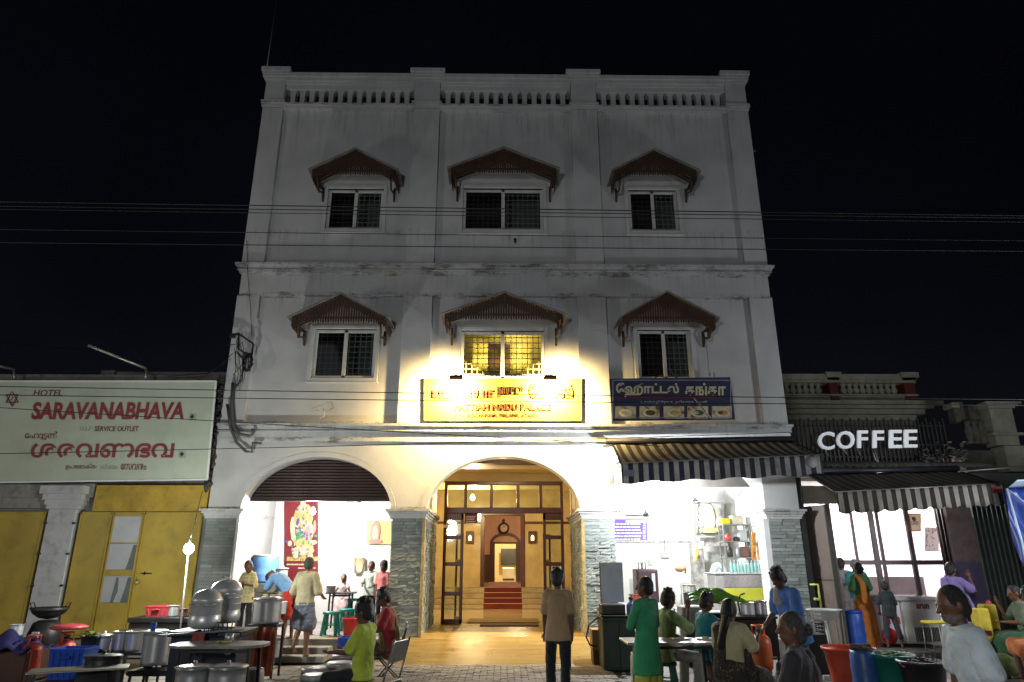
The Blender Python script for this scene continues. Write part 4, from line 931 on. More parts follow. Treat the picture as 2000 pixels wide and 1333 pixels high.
for px,py in ((1862,792),(1892,800)): c=P(px,py,YB+.2); mb=MB(); mb.bev(c.x-.14,c.x+.14,YB,YB+.3,c.z-.5,c.z+.06,.02); rb('broken_stub',mb,mat('mouldy_wall',(.12,.11,.085),.95))
mb=MB(); mb.bev(P(1858,792,YB).x-.02,P(1873,792,YB).x,YB-.05,YB+.35,P(1860,797,YB).z,P(1860,787,YB).z,.02); rb('stub_cap',mb,OC)
mb=MB(); random.seed(4)
for k in range(160):
    px=random.uniform(1800,1890); c=P(px,893+random.gauss(0,9)-(px-1800)*.05,.2+random.random()*.6); s=random.uniform(.015,.045); mb.ell(c,(s*1.4,s,s*.6),5,3,smooth=False)
tag(mb.build('roof_rubble',RUST),kind='stuff')
# blue tarpaulin at the right edge
TP=mat('blue_tarpaulin',(.02,.05,.26),.35,var=.2,bs=.2); TPW=mat('pale_tarp_edge',(.45,.55,.65),.4)
A=P(1962,955,-1.8);B_=P(2120,945,-1.8);C=P(2012,1165,-1.8);D=P(2200,1180,-1.8)
mb=MB(); mb.grid(lambda u,v:A.lerp(B_,u).lerp(C.lerp(D,u),v)+Vector((0,.10*math.sin(u*9+v*5)+.05*math.sin(u*31-v*8),.04*math.sin(u*14)*v)),26,20); tp=solid(mb.build('tarpaulin',TP),.003); tag(tp,'blue tarpaulin sheet hanging at the right edge of the street','tarpaulin')
mb=MB(); mb.tube([A+Vector((0,-.05,0)),A.lerp(C,.5)+Vector((0,-.12,0)),C+Vector((0,-.05,0))],.02,6); mb.tube([A+Vector((0,-.05,0)),A.lerp(D,.25)+Vector((0,-.2,0)),A.lerp(D,.5)+Vector((0,-.2,0))],.014,6); mb.build('pale_hem',TPW,tp)
mb=MB(); mb.grid(lambda u,v:A.lerp(B_,u)+Vector((0,-.02+.3*v-.35,.12*(1-v))),10,4); solid(mb.build('tarp_fold',TPW,tp),.003)

# ================= cables =================
CBL=mat('black_cable',(.018,.018,.02),.7)
CB=[((-1260,375,-5),(3280,436,-5),.03,.012),((-1260,386,-5.2),(3280,438,-5.2),.03,.010),((-1260,389,-5.5),(3280,445,-5.5),.05,.008),((-1260,431,-5),(3280,481,-5),.04,.009),((-1260,460,-5),(3280,498,-5),.04,.010),
    ((-1260,728,-4),(3280,785,-4),.12,.010),((-1260,750,-4),(3280,795,-4),.10,.010),((-1060,725,-4),(1290,872,-1.4),.05,.010),((-1060,905,-4),(1545,845,-.5),.06,.010),((-60,655,6),(470,672,-.3),.3,.012)]
lbs=['highest of the overhead cables crossing the top floor windows','second overhead cable just under the highest one','thin third cable below the two top cables','overhead cable passing under the top floor window sills','lowest cable on the top floor wall','upper cable over the hoarding and name board','cable crossing the lettering of the name board','cable sagging across the hoarding towards the striped awning','cable over the red lower hoarding lettering and arches','dim cable running from the dark left to the wall bracket']
for (a,b,s,r),l in zip(CB,lbs):
    mb=MB(); mb.tube(sag(P(*a),P(*b),s,24),r*.72,5); tag(mb.build('overhead_cable',CBL),l,'cable','overhead cables across the street')
# cable bracket and coil on the left corner
bk=empty('cable_bracket',P(468,660,-.2),label='rusty wall bracket with a tangled black cable coil at the left hotel corner',cat='cable bracket'); o0=bk.location.copy()
def L(px,py,Y=-.2): return P(px,py,Y)-o0
mb=MB(); mb.bar(L(448,655),L(468,652),.04); mb.bar(L(466,652),L(495,672),.035); mb.bar(L(466,652),L(466,682),.035); mb.bar(L(495,672),L(487,725),.035); mb.bar(L(466,682),L(490,700),.03); mb.bar(L(466,652,-.2),L(466,652,.0),.03); mb.bar(L(490,700),L(490,700,0),.03); mb.bev(-.22,-.1,-.04,.04,-.0,.09,.01); mb.build('iron_frame',IRON,bk)
mb=MB(); random.seed(2); c=L(481,708,-.28)
for k in range(9):
    rr=.13+random.uniform(-.03,.03); ax=random.uniform(-.1,.1); mb.tube([c+Vector((math.cos(t/14*2*PI)*rr*.62+.02*k*.2,ax*math.sin(t),math.sin(t/14*2*PI)*rr*1.35)) for t in range(15)],.012,5,cap=False)
mb.build('cable_coil',CBL,bk)
mb=MB()
for k in range(9):
    pts=[(random.uniform(455,475),random.uniform(660,690)),(random.uniform(458,482),random.uniform(700,725)),(random.uniform(455,478),random.uniform(725,745)),(random.uniform(452,470),random.uniform(745,768))]
    mb.tube([L(x,y,random.uniform(-.3,-.1)) for x,y in pts],.007,5)
mb.tube([L(x,y,-.1) for x,y in ((482,470),(484,540),(489,600),(492,660))],.007,5)
mb.tube([L(x,y,-.2) for x,y in ((455,690),(430,715),(405,730),(330,735))],.008,5); mb.tube([L(x,y,-.2) for x,y in ((452,700),(400,735),(300,745),(265,690),(255,680))],.005,5)
mb.build('loose_cables',CBL,bk)
mb=MB(); mb.tube([L(x,y,-.12-.04*(i>2)) for i,(x,y) in enumerate(((455,748),(452,790),(455,830),(468,848),(488,852),(495,846),(494,838)))],.035,8); mb.tube([L(x,y,-.14) for x,y in ((444,790),(450,835),(462,865),(480,882),(492,883),(494,865),(510,866))],.03,8); mb.build('conduit_pipe',mat('grey_conduit',(.09,.09,.09),.5),bk)
# drain pipe stub on left wall
mb=MB(); a=P(632,798,-.05); b=P(634,812,-.08); mb.tube([a,b,P(625,818,-.05)],.012,6); mb.tube([a,P(605,803,.06)],.006,5); tag(mb.build('wall_bulb_holder',WHP),'small white lamp holder on bare wire under the left middle window','lamp holder')
for px_,py_,l_ in ((804,465,'small dark insulator stub on the top floor wall left of the centre pilaster'),(1006,472,'small dark insulator stub on the wall below the top centre window')):
    c=P(px_,py_,0.1); mb=MB(); mb.lathe([(.02,-.05),(.035,-.02),(.02,.0),(.035,.03),(.015,.06),(0,.06)],(c.x,.05,c.z),10); mb.bar((c.x,.05,c.z-.04),(c.x,.13,c.z-.04),.012); tag(mb.build('wall_insulator',IRON),l_,'insulator')
for px_,l_ in ((1232,'thin wire hanging from the left bracket of the right middle hood'),(1378,'thin wire hanging from the right bracket of the right middle hood')):
    a=P(px_,665,-.02); b=P(px_+6,742,-.02); mb=MB(); mb.tube([a,a.lerp(b,.5)+Vector((.02,0,0)),b],.004,5); tag(mb.build('hanging_wire',CBL),l_,'wire')
# roof lightning rod
mb=MB(); c=P(520,140,.5); mb.tube([c,(c.x+.02,c.y,c.z+2.9)],.012,5); tag(mb.build('roof_antenna',GALV),'thin rod standing on the left roof corner','rod')
mb=MB(); c=P(1471,291,.0); mb.bar((6.2,.2,c.z),(6.34,.1,c.z+.02),.03); tag(mb.build('wall_stub_pipe',GALV),'short pipe stub on the right outer wall','pipe')

# ================= lamps =================
def bulb(loc,r,label,energy,col,strength=12,group=None,parent=None):
    o=empty('hanging_bulb',loc,label=label,cat='lamp',group=group)
    mb=MB(); mb.lathe([(0,-r),(r*.7,-r*.7),(r,0),(r*.7,r*.8),(r*.4,r*1.3),(r*.35,r*1.6)],(0,0,0),16); mb.build('glowing_globe',glow('lamp_glow_%d'%strength,col,strength),o)
    mb=MB(); mb.lathe([(r*.38,r*1.4),(r*.42,r*1.5),(r*.42,r*2.4),(.01,r*2.6)],(0,0,0),12); mb.tube([(0,0,r*2.5),(0,0,r*2.5+.25)],.006,5); mb.build('lamp_holder',WHP,o)
    l=add_light('bulb_light','POINT',(0,0,-r-.02),energy,col,o,.08); return o
bulb(P(611,1000,1.6),.07,'bright white bulb hanging inside the left shop',LSHOPW,(1,.97,.93))
bulb(P(1284,950,-.75),.07,'bright white bulb hanging under the blue striped awning',AWNW,(.93,.98,1))
bulb(P(1330,985,2.4),.06,'bulb near the ceiling inside the right shop',RSHOPW,(.95,.99,1))
bulb(P(1720,960,2.2),.06,'bulb hidden behind the brown awning inside the coffee shop',CSHOPW,(1,.93,.94))
bulb(Vector((0,.62,4.0)),.06,'round ceiling lamp in the hotel porch',PORCHW,(1,.72,.36),30)
bulb(Vector((-.9,6.0,3.55)),.07,'ceiling bulb on the left of the hotel hallway',LOBBYW,(1,.76,.40),30,'hallway ceiling bulbs'); bulb(Vector((.6,12.,3.6)),.07,'ceiling bulb in the inner hall',LOBBYW*.5,(1,.74,.42),30,'hallway ceiling bulbs'); bulb(Vector((.2,18.5,3.2)),.07,'ceiling bulb in the far room',LOBBYW*.9,(1,.85,.5),30,'hallway ceiling bulbs')
add_light('landing_light','POINT',(.3,.8,7.1),26,(1,.80,.36),None,.1); bpy.data.objects['landing_light'].parent=LANDING[0]
# pole lamp in front of the yellow doors
pb=P(352,1230,-2.3); ptop=P(369,1072,-2.3)
pl=empty('pole_lamp',(pb.x,pb.y,0),label='bare bulb glowing on a leaning white pole before the yellow doors',cat='lamp'); o0=pl.location.copy()
mb=MB(); mb.tube([Vector((-.03,0,0)),pb-o0,ptop-o0+Vector((0,.0,-.1))],.016,8); mb.build('pole',GALV,pl)
mb=MB(); mb.ell(ptop-o0,(.085,.085,.095)); mb.build('glowing_globe',glow('pole_glow',(.95,1,.96),12),pl)
mb=MB(); mb.tube([ptop-o0+Vector((0,0,.07)),ptop-o0+Vector((.0,0,.16))],.02,8); mb.tube([ptop-o0+Vector((0,0,.16)),P(376,1040,-2.3)-o0,P(395,960,-.3)-o0],.006,5); mb.build('lamp_holder',BLACKP,pl)
add_light('bulb_light','POINT',ptop-o0+Vector((0,-.28,0)),POLEW,(.95,1,.92),pl,.08)
# street stall lamps standing just beside the frame
for x,y,z,e,l,c in ((-11.5,-7.5,3.1,STL,'tall stall lamp standing beyond the left edge of the street view',(1,.95,.85)),(9.8,-4.8,2.8,STR_,'tall stall lamp standing beyond the right edge of the street view',(.9,.96,1)),(-3.2,-19.5,3.6,STB,'tall stall lamp on the street side opposite the hotel',(.93,.97,1))):
    s=empty('street_stall_lamp',(x,y,0),label=l,cat='lamp')
    mb=MB(); mb.tube([(0,0,0),(0,0,z)],.03,8); mb.bar((-.3,0,z),(.3,0,z),.05); mb.build('pole',GALV,s)
    mb=MB(); mb.ell((0,-.0,z-.12),(.09,.09,.1)); mb.build('glowing_globe',glow('stall_glow',(1,1,1),8),s)
    add_light('bulb_light','POINT',(0,.14,z-.1),e,c,s,.6)
# ================= stall and shop objects =================
def gp(px,py,z): return G(px,py,z)
def pot(name,c,r,h,m,label,cat,lid=None,rim=True,handles=False,bands=0,group=None,taper=1.,belly=0):
    mb=MB(); r0=r*taper
    pr=[(r0*.9,0),(r0,.02*h+.004)]
    for k in range(1,9):
        t=k/8; pr.append((r0+(r-r0)*t+belly*math.sin(PI*t)+(.004 if bands and k%2 else 0),h*t))
    pr+=[(r+.012,h),(r+.012,h+.008),(r-.004,h+.008)] if rim else [(r,h)]
    pr+=[(r-.008,h*.96),(r-.012,h*.3 if not lid else h*.9),(0,h*.3 if not lid else h*.9)]
    mb.lathe(pr,(0,0,0),28,cap=False); o=tag(mb.build(name,m,None,c),label,cat,group)
    if lid=='flat':
        l=MB(); l.lathe([(r+.02,h+.01),(r+.022,h+.02),(r*.8,h+.035),(r*.2,h+.045),(.02,h+.05),(.022,h+.075),(0,h+.08)],(0,0,0),28); l.build('lid',m,o)
    if lid=='dome':
        l=MB(); l.lathe([(r+.02,h+.01),(r+.02,h+.02),(r*.95,h+.05),(r*.7,h+.11),(r*.35,h+.145),(.03,h+.155),(.03,h+.17),(.04,h+.185),(0,h+.19)],(0,0,0),28); l.build('lid',m,o)
    if handles:
        for s in (-1,1):
            l=MB(); l.tube([(s*r,-.04,h*.75),(s*(r+.04),-.04,h*.78),(s*(r+.04),.04,h*.78),(s*r,.04,h*.75)],.007,6); l.build('handle',m,o)
    return o
def table(name,c,sx,sy,z,m,label,round_=True,legm=IRON,rot=0):
    o=empty(name,(c.x,c.y,0),rot,label=label,cat='table')
    mb=MB()
    if round_:
        pts=[((1 if math.cos(t)>0 else -1)*abs(math.cos(t))**.62*sx/2,(1 if math.sin(t)>0 else -1)*abs(math.sin(t))**.62*sy/2) for t in [2*PI*k/36 for k in range(36)]]
        mb.prism(pts,z-.03,z,'z')
    else: mb.bev(-sx/2,sx/2,-sy/2,sy/2,z-.03,z,.006)
    mb.build('tabletop',m,o)
    for a in (-1,1):
        for b in (-1,1):
            l=MB(); l.bar((a*sx*.38,b*sy*.34,0),(a*sx*.36,b*sy*.32,z-.03),.035); l.build('leg',legm,o)
    l=MB(); l.bar((-sx*.37,-sy*.33,z-.07),(sx*.37,-sy*.33,z-.07),.03); l.bar((-sx*.37,sy*.33,z-.07),(sx*.37,sy*.33,z-.07),.03); l.build('apron',legm,o)
    return o
def stool(c,h,m,label,r=.15,top=None,z0=0,group=None,skirt=False):
    o=empty('plastic_stool',(c.x,c.y,z0),label=label,cat='stool',group=group); mb=MB(); mb.lathe([(r*.2,h-.004),(r*.92,h),(r,h-.012),(r*1.02,h-.05),(r*.97,h-.052)],(0,0,0),24,cap=True); mb.build('seat',top or m,o)
    if skirt: l=MB(); l.lathe([(r*.98,h-.05),(r*1.0,h-.07),(r*1.06,h*.55),(r*1.04,h*.54),(r*.97,h-.06)],(0,0,0),24,cap=False); l.build('skirt',m,o)
    for k in range(4):
        a=PI/4+k*PI/2; l=MB(); l.bar((r*.8*math.cos(a),r*.8*math.sin(a),h-.04),(r*1.2*math.cos(a),r*1.2*math.sin(a),0),.055,.035,up=(math.cos(a),math.sin(a),0)); l.build('leg',m,o)
    l=MB(); rr=r*1.03; l.tube([(rr*math.cos(2*PI*k/16),rr*math.sin(2*PI*k/16),h*.45) for k in range(17)],.011,5,cap=False); l.build('ring_brace',m,o); return o
def crate(c,sx,sy,h,m,label,cat='crate',taper=.9):
    mb=MB(); t=.012
    def ring(k,z,i): 
        a=sx/2*k-i;b=sy/2*k-i; return [(-a,-b,z),(a,-b,z),(a,b,z),(-a,b,z)]
    vs=ring(taper,0,0)+ring(1,h,0)+ring(1.04,h,0)+ring(1.04,h+.02,0)+ring(1,h+.02,t)+ring(taper,.02,t); fs=[]
    for r_ in range(5):
        for k in range(4): a=r_*4+k;b=r_*4+(k+1)%4; fs.append((a,b,b+4,a+4))
    fs+=[(3,2,1,0),(20,21,22,23)]; mb.add(vs,fs)
    for k in range(5):
        x=-sx*.38+k*sx*.19; mb.bar((x*taper,-sy/2*taper-.004,.03),(x,-sy/2-.004,h-.02),.012,.012)
    o=tag(mb.build('storage_crate',m,None,c),label,cat); 
    hd=MB(); hd.bev(-sx*.14,sx*.14,-sy/2-.03,-sy/2-.002,h*.72,h*.82,.006); hd.build('handle',m,o); return o
def bucket(c,r,h,m,label,cat='bucket',taper=.75,fill=None,fname='contents'):
    mb=MB(); mb.lathe([(r*taper,0),(r*(taper+.06),h*.3),(r*.97,h*.92),(r*1.06,h*.93),(r*1.07,h),(r*1.0,h),(r*.94,h*.9),(r*taper*.95,.02),(0,.02)],(0,0,0),26); o=tag(mb.build(cat.replace(' ','_'),m,None,c),label,cat)
    hd=MB(); hd.tube([(r*1.05*math.cos(t),-.02-r*.3*math.sin(t),h*.95-r*.35*math.sin(t)) for t in [PI*k/10 for k in range(11)]],.005,5); hd.build('handle',GALV,o)
    if fill:
        f=MB()
        for k in range(60):
            a=random.uniform(0,2*PI); q=r*.9*math.sqrt(random.random()); z=h*.93+random.uniform(0,.07); x=q*math.cos(a); y=q*math.sin(a); t=random.uniform(0,2*PI); l=random.uniform(.04,.12); w_=.018
            d=Vector((math.cos(t),math.sin(t),random.uniform(-.3,.5)))*l; e=Vector((-math.sin(t),math.cos(t),.2))*w_; p=Vector((x,y,z)); f.add([p,p+d*.5+e,p+d,p+d*.5-e],[(0,1,2,3)])
        oo=f.build(fname,fill,o); oo['kind']='stuff'
    return o
def drum(c,r,h,m,label,name='plastic_drum',lid=None):
    mb=MB(); mb.lathe([(r*.88,0),(r*.98,.03),(r,.08*h),(r*1.03,.30*h),(r*1.03,.34*h),(r,.38*h),(r*1.03,.62*h),(r*1.03,.66*h),(r,.72*h),(r,.9*h),(r*.93,.94*h),(r*.93,h),(r*.85,h),(r*.85,h*.9),(0,h*.88)],(0,0,0),28)
    o=tag(mb.build(name,m,None,c),label,'drum')
    if lid: l=MB(); l.lathe([(r*.97,h*.93),(r*.98,h*1.0),(r*.9,h*1.02),(0,h*1.02)],(0,0,0),24); l.build('lid',lid,o)
    return o
def gascyl(c,label,m=None,h=.6,r=.15):
    m=m or mat('red_gas_cylinder',(.42,.055,.03),.45,.2,var=.25,grime=.3)
    mb=MB(); mb.lathe([(r*.8,.0),(r*.82,.05),(r*.95,.07),(r,.14),(r,h*.62),(r*.9,h*.73),(r*.6,h*.8),(.03,h*.82),(.03,h*.9),(0,h*.9)],(0,0,0),26); o=tag(mb.build('gas_cylinder',m,None,c),label,'gas cylinder')
    for k in range(3):
        a=2*PI*k/3+.4; g=MB(); g.bar((r*.62*math.cos(a),r*.62*math.sin(a),h*.76),(r*.6*math.cos(a),r*.6*math.sin(a),h),.035,.01,up=(math.cos(a),math.sin(a),0)); g.build('guard_post',m,o)
    g=MB(); g.tube([(r*.6*math.cos(t),r*.6*math.sin(t),h) for t in [2*PI*k/16 for k in range(17)]],.012,6,cap=False); g.build('guard_ring',m,o)
    g=MB(); g.lathe([(.035,h*.86),(.05,h*.9),(.05,h*.95),(0,h*.96)],(0,0,0),10); g.build('valve',BLACKP,o); return o
def metal_chair(c,rot,label,seat=.43):
    o=empty('folding_chair',(c.x,c.y,0),rot,label=label,cat='chair'); mt=mat('chair_frame_steel',(.18,.17,.15),.4,.7,var=.3)
    mb=MB(); mb.bev(-.2,.2,-.2,.2,seat-.02,seat,.008); mb.build('seat',mt,o)
    mb=MB(); mb.M=Matrix.Translation((0,-.24,seat+.32))@Matrix.Rotation(R(12),4,'X'); mb.bev(-.2,.2,-.01,.01,-.12,.12,.006); mb.build('backrest',mt,o)
    for s in (-1,1):
        l=MB(); l.tube([(s*.21,.2,0),(s*.21,-.16,seat),(s*.21,-.28,seat+.46)],.012,8); l.build('leg',mt,o)
        l=MB(); l.tube([(s*.19,-.24,0),(s*.19,.16,seat-.02)],.012,8); l.build('leg',mt,o)
    l=MB(); l.tube([(-.21,.17,.05),(.21,.17,.05)],.01,6); l.tube([(-.19,-.22,.06),(.19,-.22,.06)],.01,6); l.build('stretcher',mt,o); return o
def jug(c,label,m): 
    mb=MB(); mb.lathe([(.07,0),(.085,.02),(.085,.15),(.06,.19),(.03,.2),(.03,.24),(.035,.24),(.035,.27),(0,.27)],(0,0,0),18); o=tag(mb.build('water_jug',m,None,c),label,'jug'); l=MB(); l.lathe([(.04,.245),(.04,.285),(0,.29)],(0,0,0),14); l.build('cap',DBLUE,o); return o
LEAF=mat('banana_leaf',(.12,.30,.03),.45,var=.4,scale=8); SCRAP=mat('green_scraps',(.10,.15,.03),.7,var=.6,scale=20)
# ---------- left foreground ----------
c=P(300,1300,-4.0); z=.375; pot('stock_pot',(c.x,-4.,z),.185,.42,STEEL,'tall ribbed stainless steel stock pot standing on a black stove at left','pot',rim=True,bands=1,taper=.95)
t=empty('black_stove',(c.x+.05,-4.,0),label='low sooty iron stove under the tall steel stock pot',cat='stove'); mb=MB(); mb.bev(-.3,.3,-.25,.25,.26,.33,.02)
mb.build('stove_body',BSTEEL,t)
for a in (-1,1):
    for b in (-1,1): l=MB(); l.bar((a*.27,b*.22,0),(a*.25,b*.2,.26),.03); l.build('leg',IRON,t)
mb=MB()
for k in range(6): a=k*PI/3; mb.bar((.07*math.cos(a),.07*math.sin(a),.345),(.2*math.cos(a),.2*math.sin(a),.36),.02)
mb.build('pot_support',IRON,t)
c=P(296,1240,-4.12); mb=MB(); mb.lathe([(.032,0),(.042,.11),(.038,.11),(.03,.01),(0,.01)],(0,0,0),18); tag(mb.build('plastic_cup',BLUEP,None,(c.x,-4.1,.815)),'small blue plastic cup standing on the rim tray of the tall pot','cup')
mb=MB(); mb.lathe([(.0,0),(.16,0),(.19,.015),(.18,.018),(0,.006)],(0,0,0),24); tag(mb.build('steel_tray',ALU,None,(P(300,1240,-4).x,-4.,.804)),'round steel tray lying over the tall stock pot','tray')
mb=MB(); a=P(235,1232,-4.05);b=P(292,1230,-4.05); mb.tube([(a.x,-4.1,.83),(b.x,-4.1,.838)],.012,6); tag(mb.build('wooden_ladle',mat('pale_wood',(.4,.27,.12),.6)),'pale wooden rod resting across the pot tray','ladle')
c=P(147,1310,-4.); crate((c.x,-4.1,.22),.47,.36,.37,BLUEP,'deep bright blue plastic crate left of the steel vessels','crate')
B('timber_block',DWOOD,None,c.x-.3,c.x+.3,-4.35,-3.9,0,.215,.02); tag(bpy.data.objects['timber_block'],'dark low box under the deep blue crate','box')
# wok on stove at far left
c=P(90,1225,-2.2); s=tag(MB().lathe([(.27,0),(.25,.3),(.2,.46),(.13,.5),(.11,.5)],(0,0,0),20).build('wok_stove',BSTEEL,None,(c.x,-2.2,.32)),'sooty conical stove shroud under the black wok','stove')
l=MB(); l.bev(-.06,.06,-.26,-.2,.22,.34,.01); l.build('stove_door',ALU,s)
mb=MB(); mb.lathe([(0,0),(.14,.03),(.24,.10),(.29,.19),(.295,.19),(.24,.11),(.14,.045),(0,.02)],(0,0,0),26); w_=tag(mb.build('wok',IRON,None,(c.x,-2.2,.83)),'large black wok with ring handles at the left edge','wok')
for sx in (-1,1): l=MB(); l.tube([(sx*.27,-.05,.18),(sx*.31,-.05,.26),(sx*.31,.05,.26),(sx*.27,.05,.18)],.009,6); l.build('handle',IRON,w_)
B('brick_hearth',mat('brick_hearth_red',(.2,.07,.04),.9,var=.4,grime=.5,bs=.8),None,c.x-.33,c.x+.33,-2.5,-1.9,0,.315,.02); tag(bpy.data.objects['brick_hearth'],'rusty brick base below the wok stove','hearth')
gascyl((P(128,1260,-3.).x,-3.,.1),'dim red gas cylinder behind the deep blue crate')
gascyl((P(62,1270,-2.9).x,-2.9,.05),'dark red gas cylinder under the wok at the left edge')
mb=MB(); mb.lathe([(0,.0),(.25,.0),(.27,.03),(.2,.06),(.06,.075),(0,.08)],(0,0,0),26); tag(mb.build('round_lid',mat('pink_plastic',(.42,.05,.06),.45),None,(P(135,1224,-3).x,-3.,.755)),'pinkish red round plastic lid lying on the gas cylinder','basin')  # shallow domed disc: a pink plastic lid lying over the gas cylinder
mb=MB(); mb.grid(lambda u,v:(-.6+1.2*u,-.35+.7*v,.22*math.sin(PI*u)*math.sin(PI*v)+.05*math.sin(u*19+v*7)+.04*math.sin(v*23)),22,14); c=P(10,1280,-2.7); tag(solid(mb.build('cloth_heap',mat('indigo_cloth',(.03,.025,.12),.9,var=.4,bs=.6),None,(c.x,-2.8,.45)),.01),'crumpled indigo cloth heap at the lower left edge','cloth')
B('low_table_box',DWOOD,None,c.x-.7,c.x+.6,-3.1,-2.4,0,.44,.02); tag(bpy.data.objects['low_table_box'],'low dark wooden chest under the indigo cloth','chest')
# bench shelf with steel vessels
c=P(235,1268,-3.2); t=empty('metal_bench',(c.x,-3.2,0),label='low dark metal bench carrying three steel vessels',cat='bench'); mb=MB(); mb.bev(-.55,.6,-.2,.2,.42,.46,.01); mb.build('bench_top',BSTEEL,t)
for a in (-.5,.55):
    for b in (-.17,.17): l=MB(); l.bar((a,b,0),(a,b,.42),.03); l.build('leg',IRON,t)
for px,r,h,lb_ in ((201,.11,.2,'small round steel kettle pot at the left of the bench'),(233,.11,.27,'dull steel vessel in the middle of the bench'),(261,.13,.27,'dull steel vessel at the right of the bench beside the tall pot')):
    o=pot('steel_vessel',(P(px,1260,-3.2).x,-3.2,.461),r,h,STEEL if px>210 else ALU,lb_,'vessel',lid='flat' if px<210 else None,handles=px<210,taper=.9)
bucket((P(172,1270,-3.4).x,-3.4,.5),.13,.2,BLACKP,'dark pail heaped with green leaves behind the blue crate','pail',fill=SCRAP,fname='leaves')
tag(B('pail_stand',IRON,None,P(172,1270,-3.4).x-.15,P(172,1270,-3.4).x+.15,-3.55,-3.25,0,.498,.01),'dark stand under the pail of leaves','stand')
# long steel bench top at the very bottom
a=P(95,1333,-5.2); mb=MB(); mb.M=Matrix.Translation((P(215,1300,-5.2).x-.05,-5.3,.52))@Matrix.Rotation(R(24),4,'Z'); mb.bev(-.75,.3,-.2,.2,-.02,.0,.006); tt=tag(mb.build('steel_work_table',mat('scratched_steel',(.35,.35,.32),.35,.8,var=.3)),'scratched steel work table top at the lower left corner','table')
for x,y in ((-.7,-.15),(.2,.15),(-.7,.15),(.2,-.15)):
    l=MB(); l.M=mb.M; l.bar((x,y,-.52),(x,y,-.02),.03); l.build('leg',IRON,tt)
c=P(198,1310,-5.); pot('lidded_pan',(c.x,-5.,.46),.20,.13,BSTEEL,'wide dark lidded pan at the bottom left of the photo','pan',lid='flat')
tag(B('pan_stand',IRON,None,c.x-.2,c.x+.2,-5.2,-4.8,0,.458,.01),'black stand holding the wide lidded pan','stand')
# steamers on counter
cc=P(410,1225,-4.4); ct=empty('steamer_counter',(cc.x,-4.4,0),label='dark cooking counter with burners below the silver steamers',cat='counter')
mb=MB(); mb.bev(-.42,.55,-.33,.36,.80,.87,.01); mb.build('counter_top',BSTEEL,ct); mb=MB(); mb.bev(-.38,.5,-.29,.33,.1,.80,.01); mb.build('cabinet',mat('deep_blue_panel',(.01,.015,.04),.5),ct)
for k in range(3): l=MB(); l.lathe([(.05,0),(.05,.04),(.03,.06),(0,.06)],(.0+.2*k,-.36,.83),12,axis='z'); l.build('burner_knob',BLACKP,ct)
mb=MB(); mb.bar((-.5,-.42,.83),(.62,-.42,.90),.05,.02); mb.build('front_rail',mat('bluish_rail',(.25,.32,.36),.3,.6),ct)
mb=MB()
for k in range(7): mb.bar((.05+.06*k,-.3,.87),(.05+.06*k,-.3,.97),.012); 
mb.bar((.03,-.3,.97),(.45,-.3,.98),.014); mb.bar((.03,-.3,.92),(.45,-.3,.92),.014); mb.build('burner_grate',IRON,ct)
def steamer(px,Y,z,r,tiers,label,dark):
    c=P(px,1200,Y); o=empty('idli_steamer',(c.x,Y,z),label=label,cat='steamer')
    mb=MB(); mb.lathe([(r*.7,0),(r*1.02,.04),(r*1.06,.10),(r,.17),(r*.98,.175)],(0,0,0),32); mb.build('base_pan',ALU if not dark else BSTEEL,o)
    zz=.175
    for k in range(tiers):
        h=.085 if tiers>1 else .17; mb=MB(); mb.lathe([(r*.96,zz),(r,zz+.01),(r,zz+h-.012),(r*1.03,zz+h-.008),(r*1.03,zz+h),(r*.96,zz+h)],(0,0,0),32); mb.build('tier',ALU,o); zz+=h
    mb=MB(); mb.lathe([(r*1.05,zz),(r*1.05,zz+.015),(r*.98,zz+.04),(r*.8,zz+.10),(r*.45,zz+.14),(.03,zz+.15),(.03,zz+.165),(.05,zz+.18),(0,zz+.185)],(0,0,0),32); mb.build('dome_lid',ALU,o)
    for s in (-1,1): l=MB(); l.tube([(s*r*.5,-r*.88,zz-.03),(s*r*.5-.05,-r*1.1,zz-.05),(s*r*.5+.05,-r*1.1,zz-.05),(s*r*.5+.09,-r*.87,zz-.03)],.007,6); l.build('handle',ALU,o)
steamer(401,-4.65,.90,.195,1,'front rounded aluminium steamer with domed lid',False)
steamer(437,-4.15,.93,.21,3,'rear taller aluminium steamer with stacked tiers',False)
# oval table
c=P(432,1252,-5.3); table('oval_table',Vector((c.x+.02,-5.35,0)),1.16,.62,.79,TABLE,'worn grey oval table top at the left foreground',legm=IRON)
mb=MB(); mb.lathe([(.05,0),(.055,.1),(.05,.1),(.045,.01),(0,.01)],(0,0,0),16); tag(mb.build('steel_tumbler',STEEL,None,(P(449,1235,-5.2).x,-5.2,.791)),'small steel tumbler standing on the oval table','tumbler')
mb=MB(); random.seed(6)
for k in range(16): mb.ell((random.uniform(-.08,.1),random.uniform(-.04,.04),.012),(.03,.02,.012),6,4)
tag(mb.build('food_scraps',mat('pale_scraps',(.55,.48,.2),.7,var=.4),None,(P(438,1246,-5.3).x,-5.3,.791)),'little heap of pale food scraps on the oval table','scraps')
pot('steel_drum_pot',(P(378,1320,-6.).x,-6.,.0),.19,.60,STEEL,'steel lidded drum at the bottom under the left half of the oval table','pot',lid='flat',taper=.97)
pot('steel_drum_pot',(P(441,1320,-6.1).x,-6.05,.0),.20,.61,STEEL,'steel lidded drum at the bottom under the middle of the oval table','pot',lid='flat',taper=.97)
drum((P(484,1310,-5.2).x,-5.0,0),.14,.46,mat('milky_plastic',(.45,.43,.36),.4),'milky white plastic can behind the steel drums','plastic_can')
stool(P(440,1300,-4.9),.5,GRP,'dark green plastic stool pushed under the oval table'); 
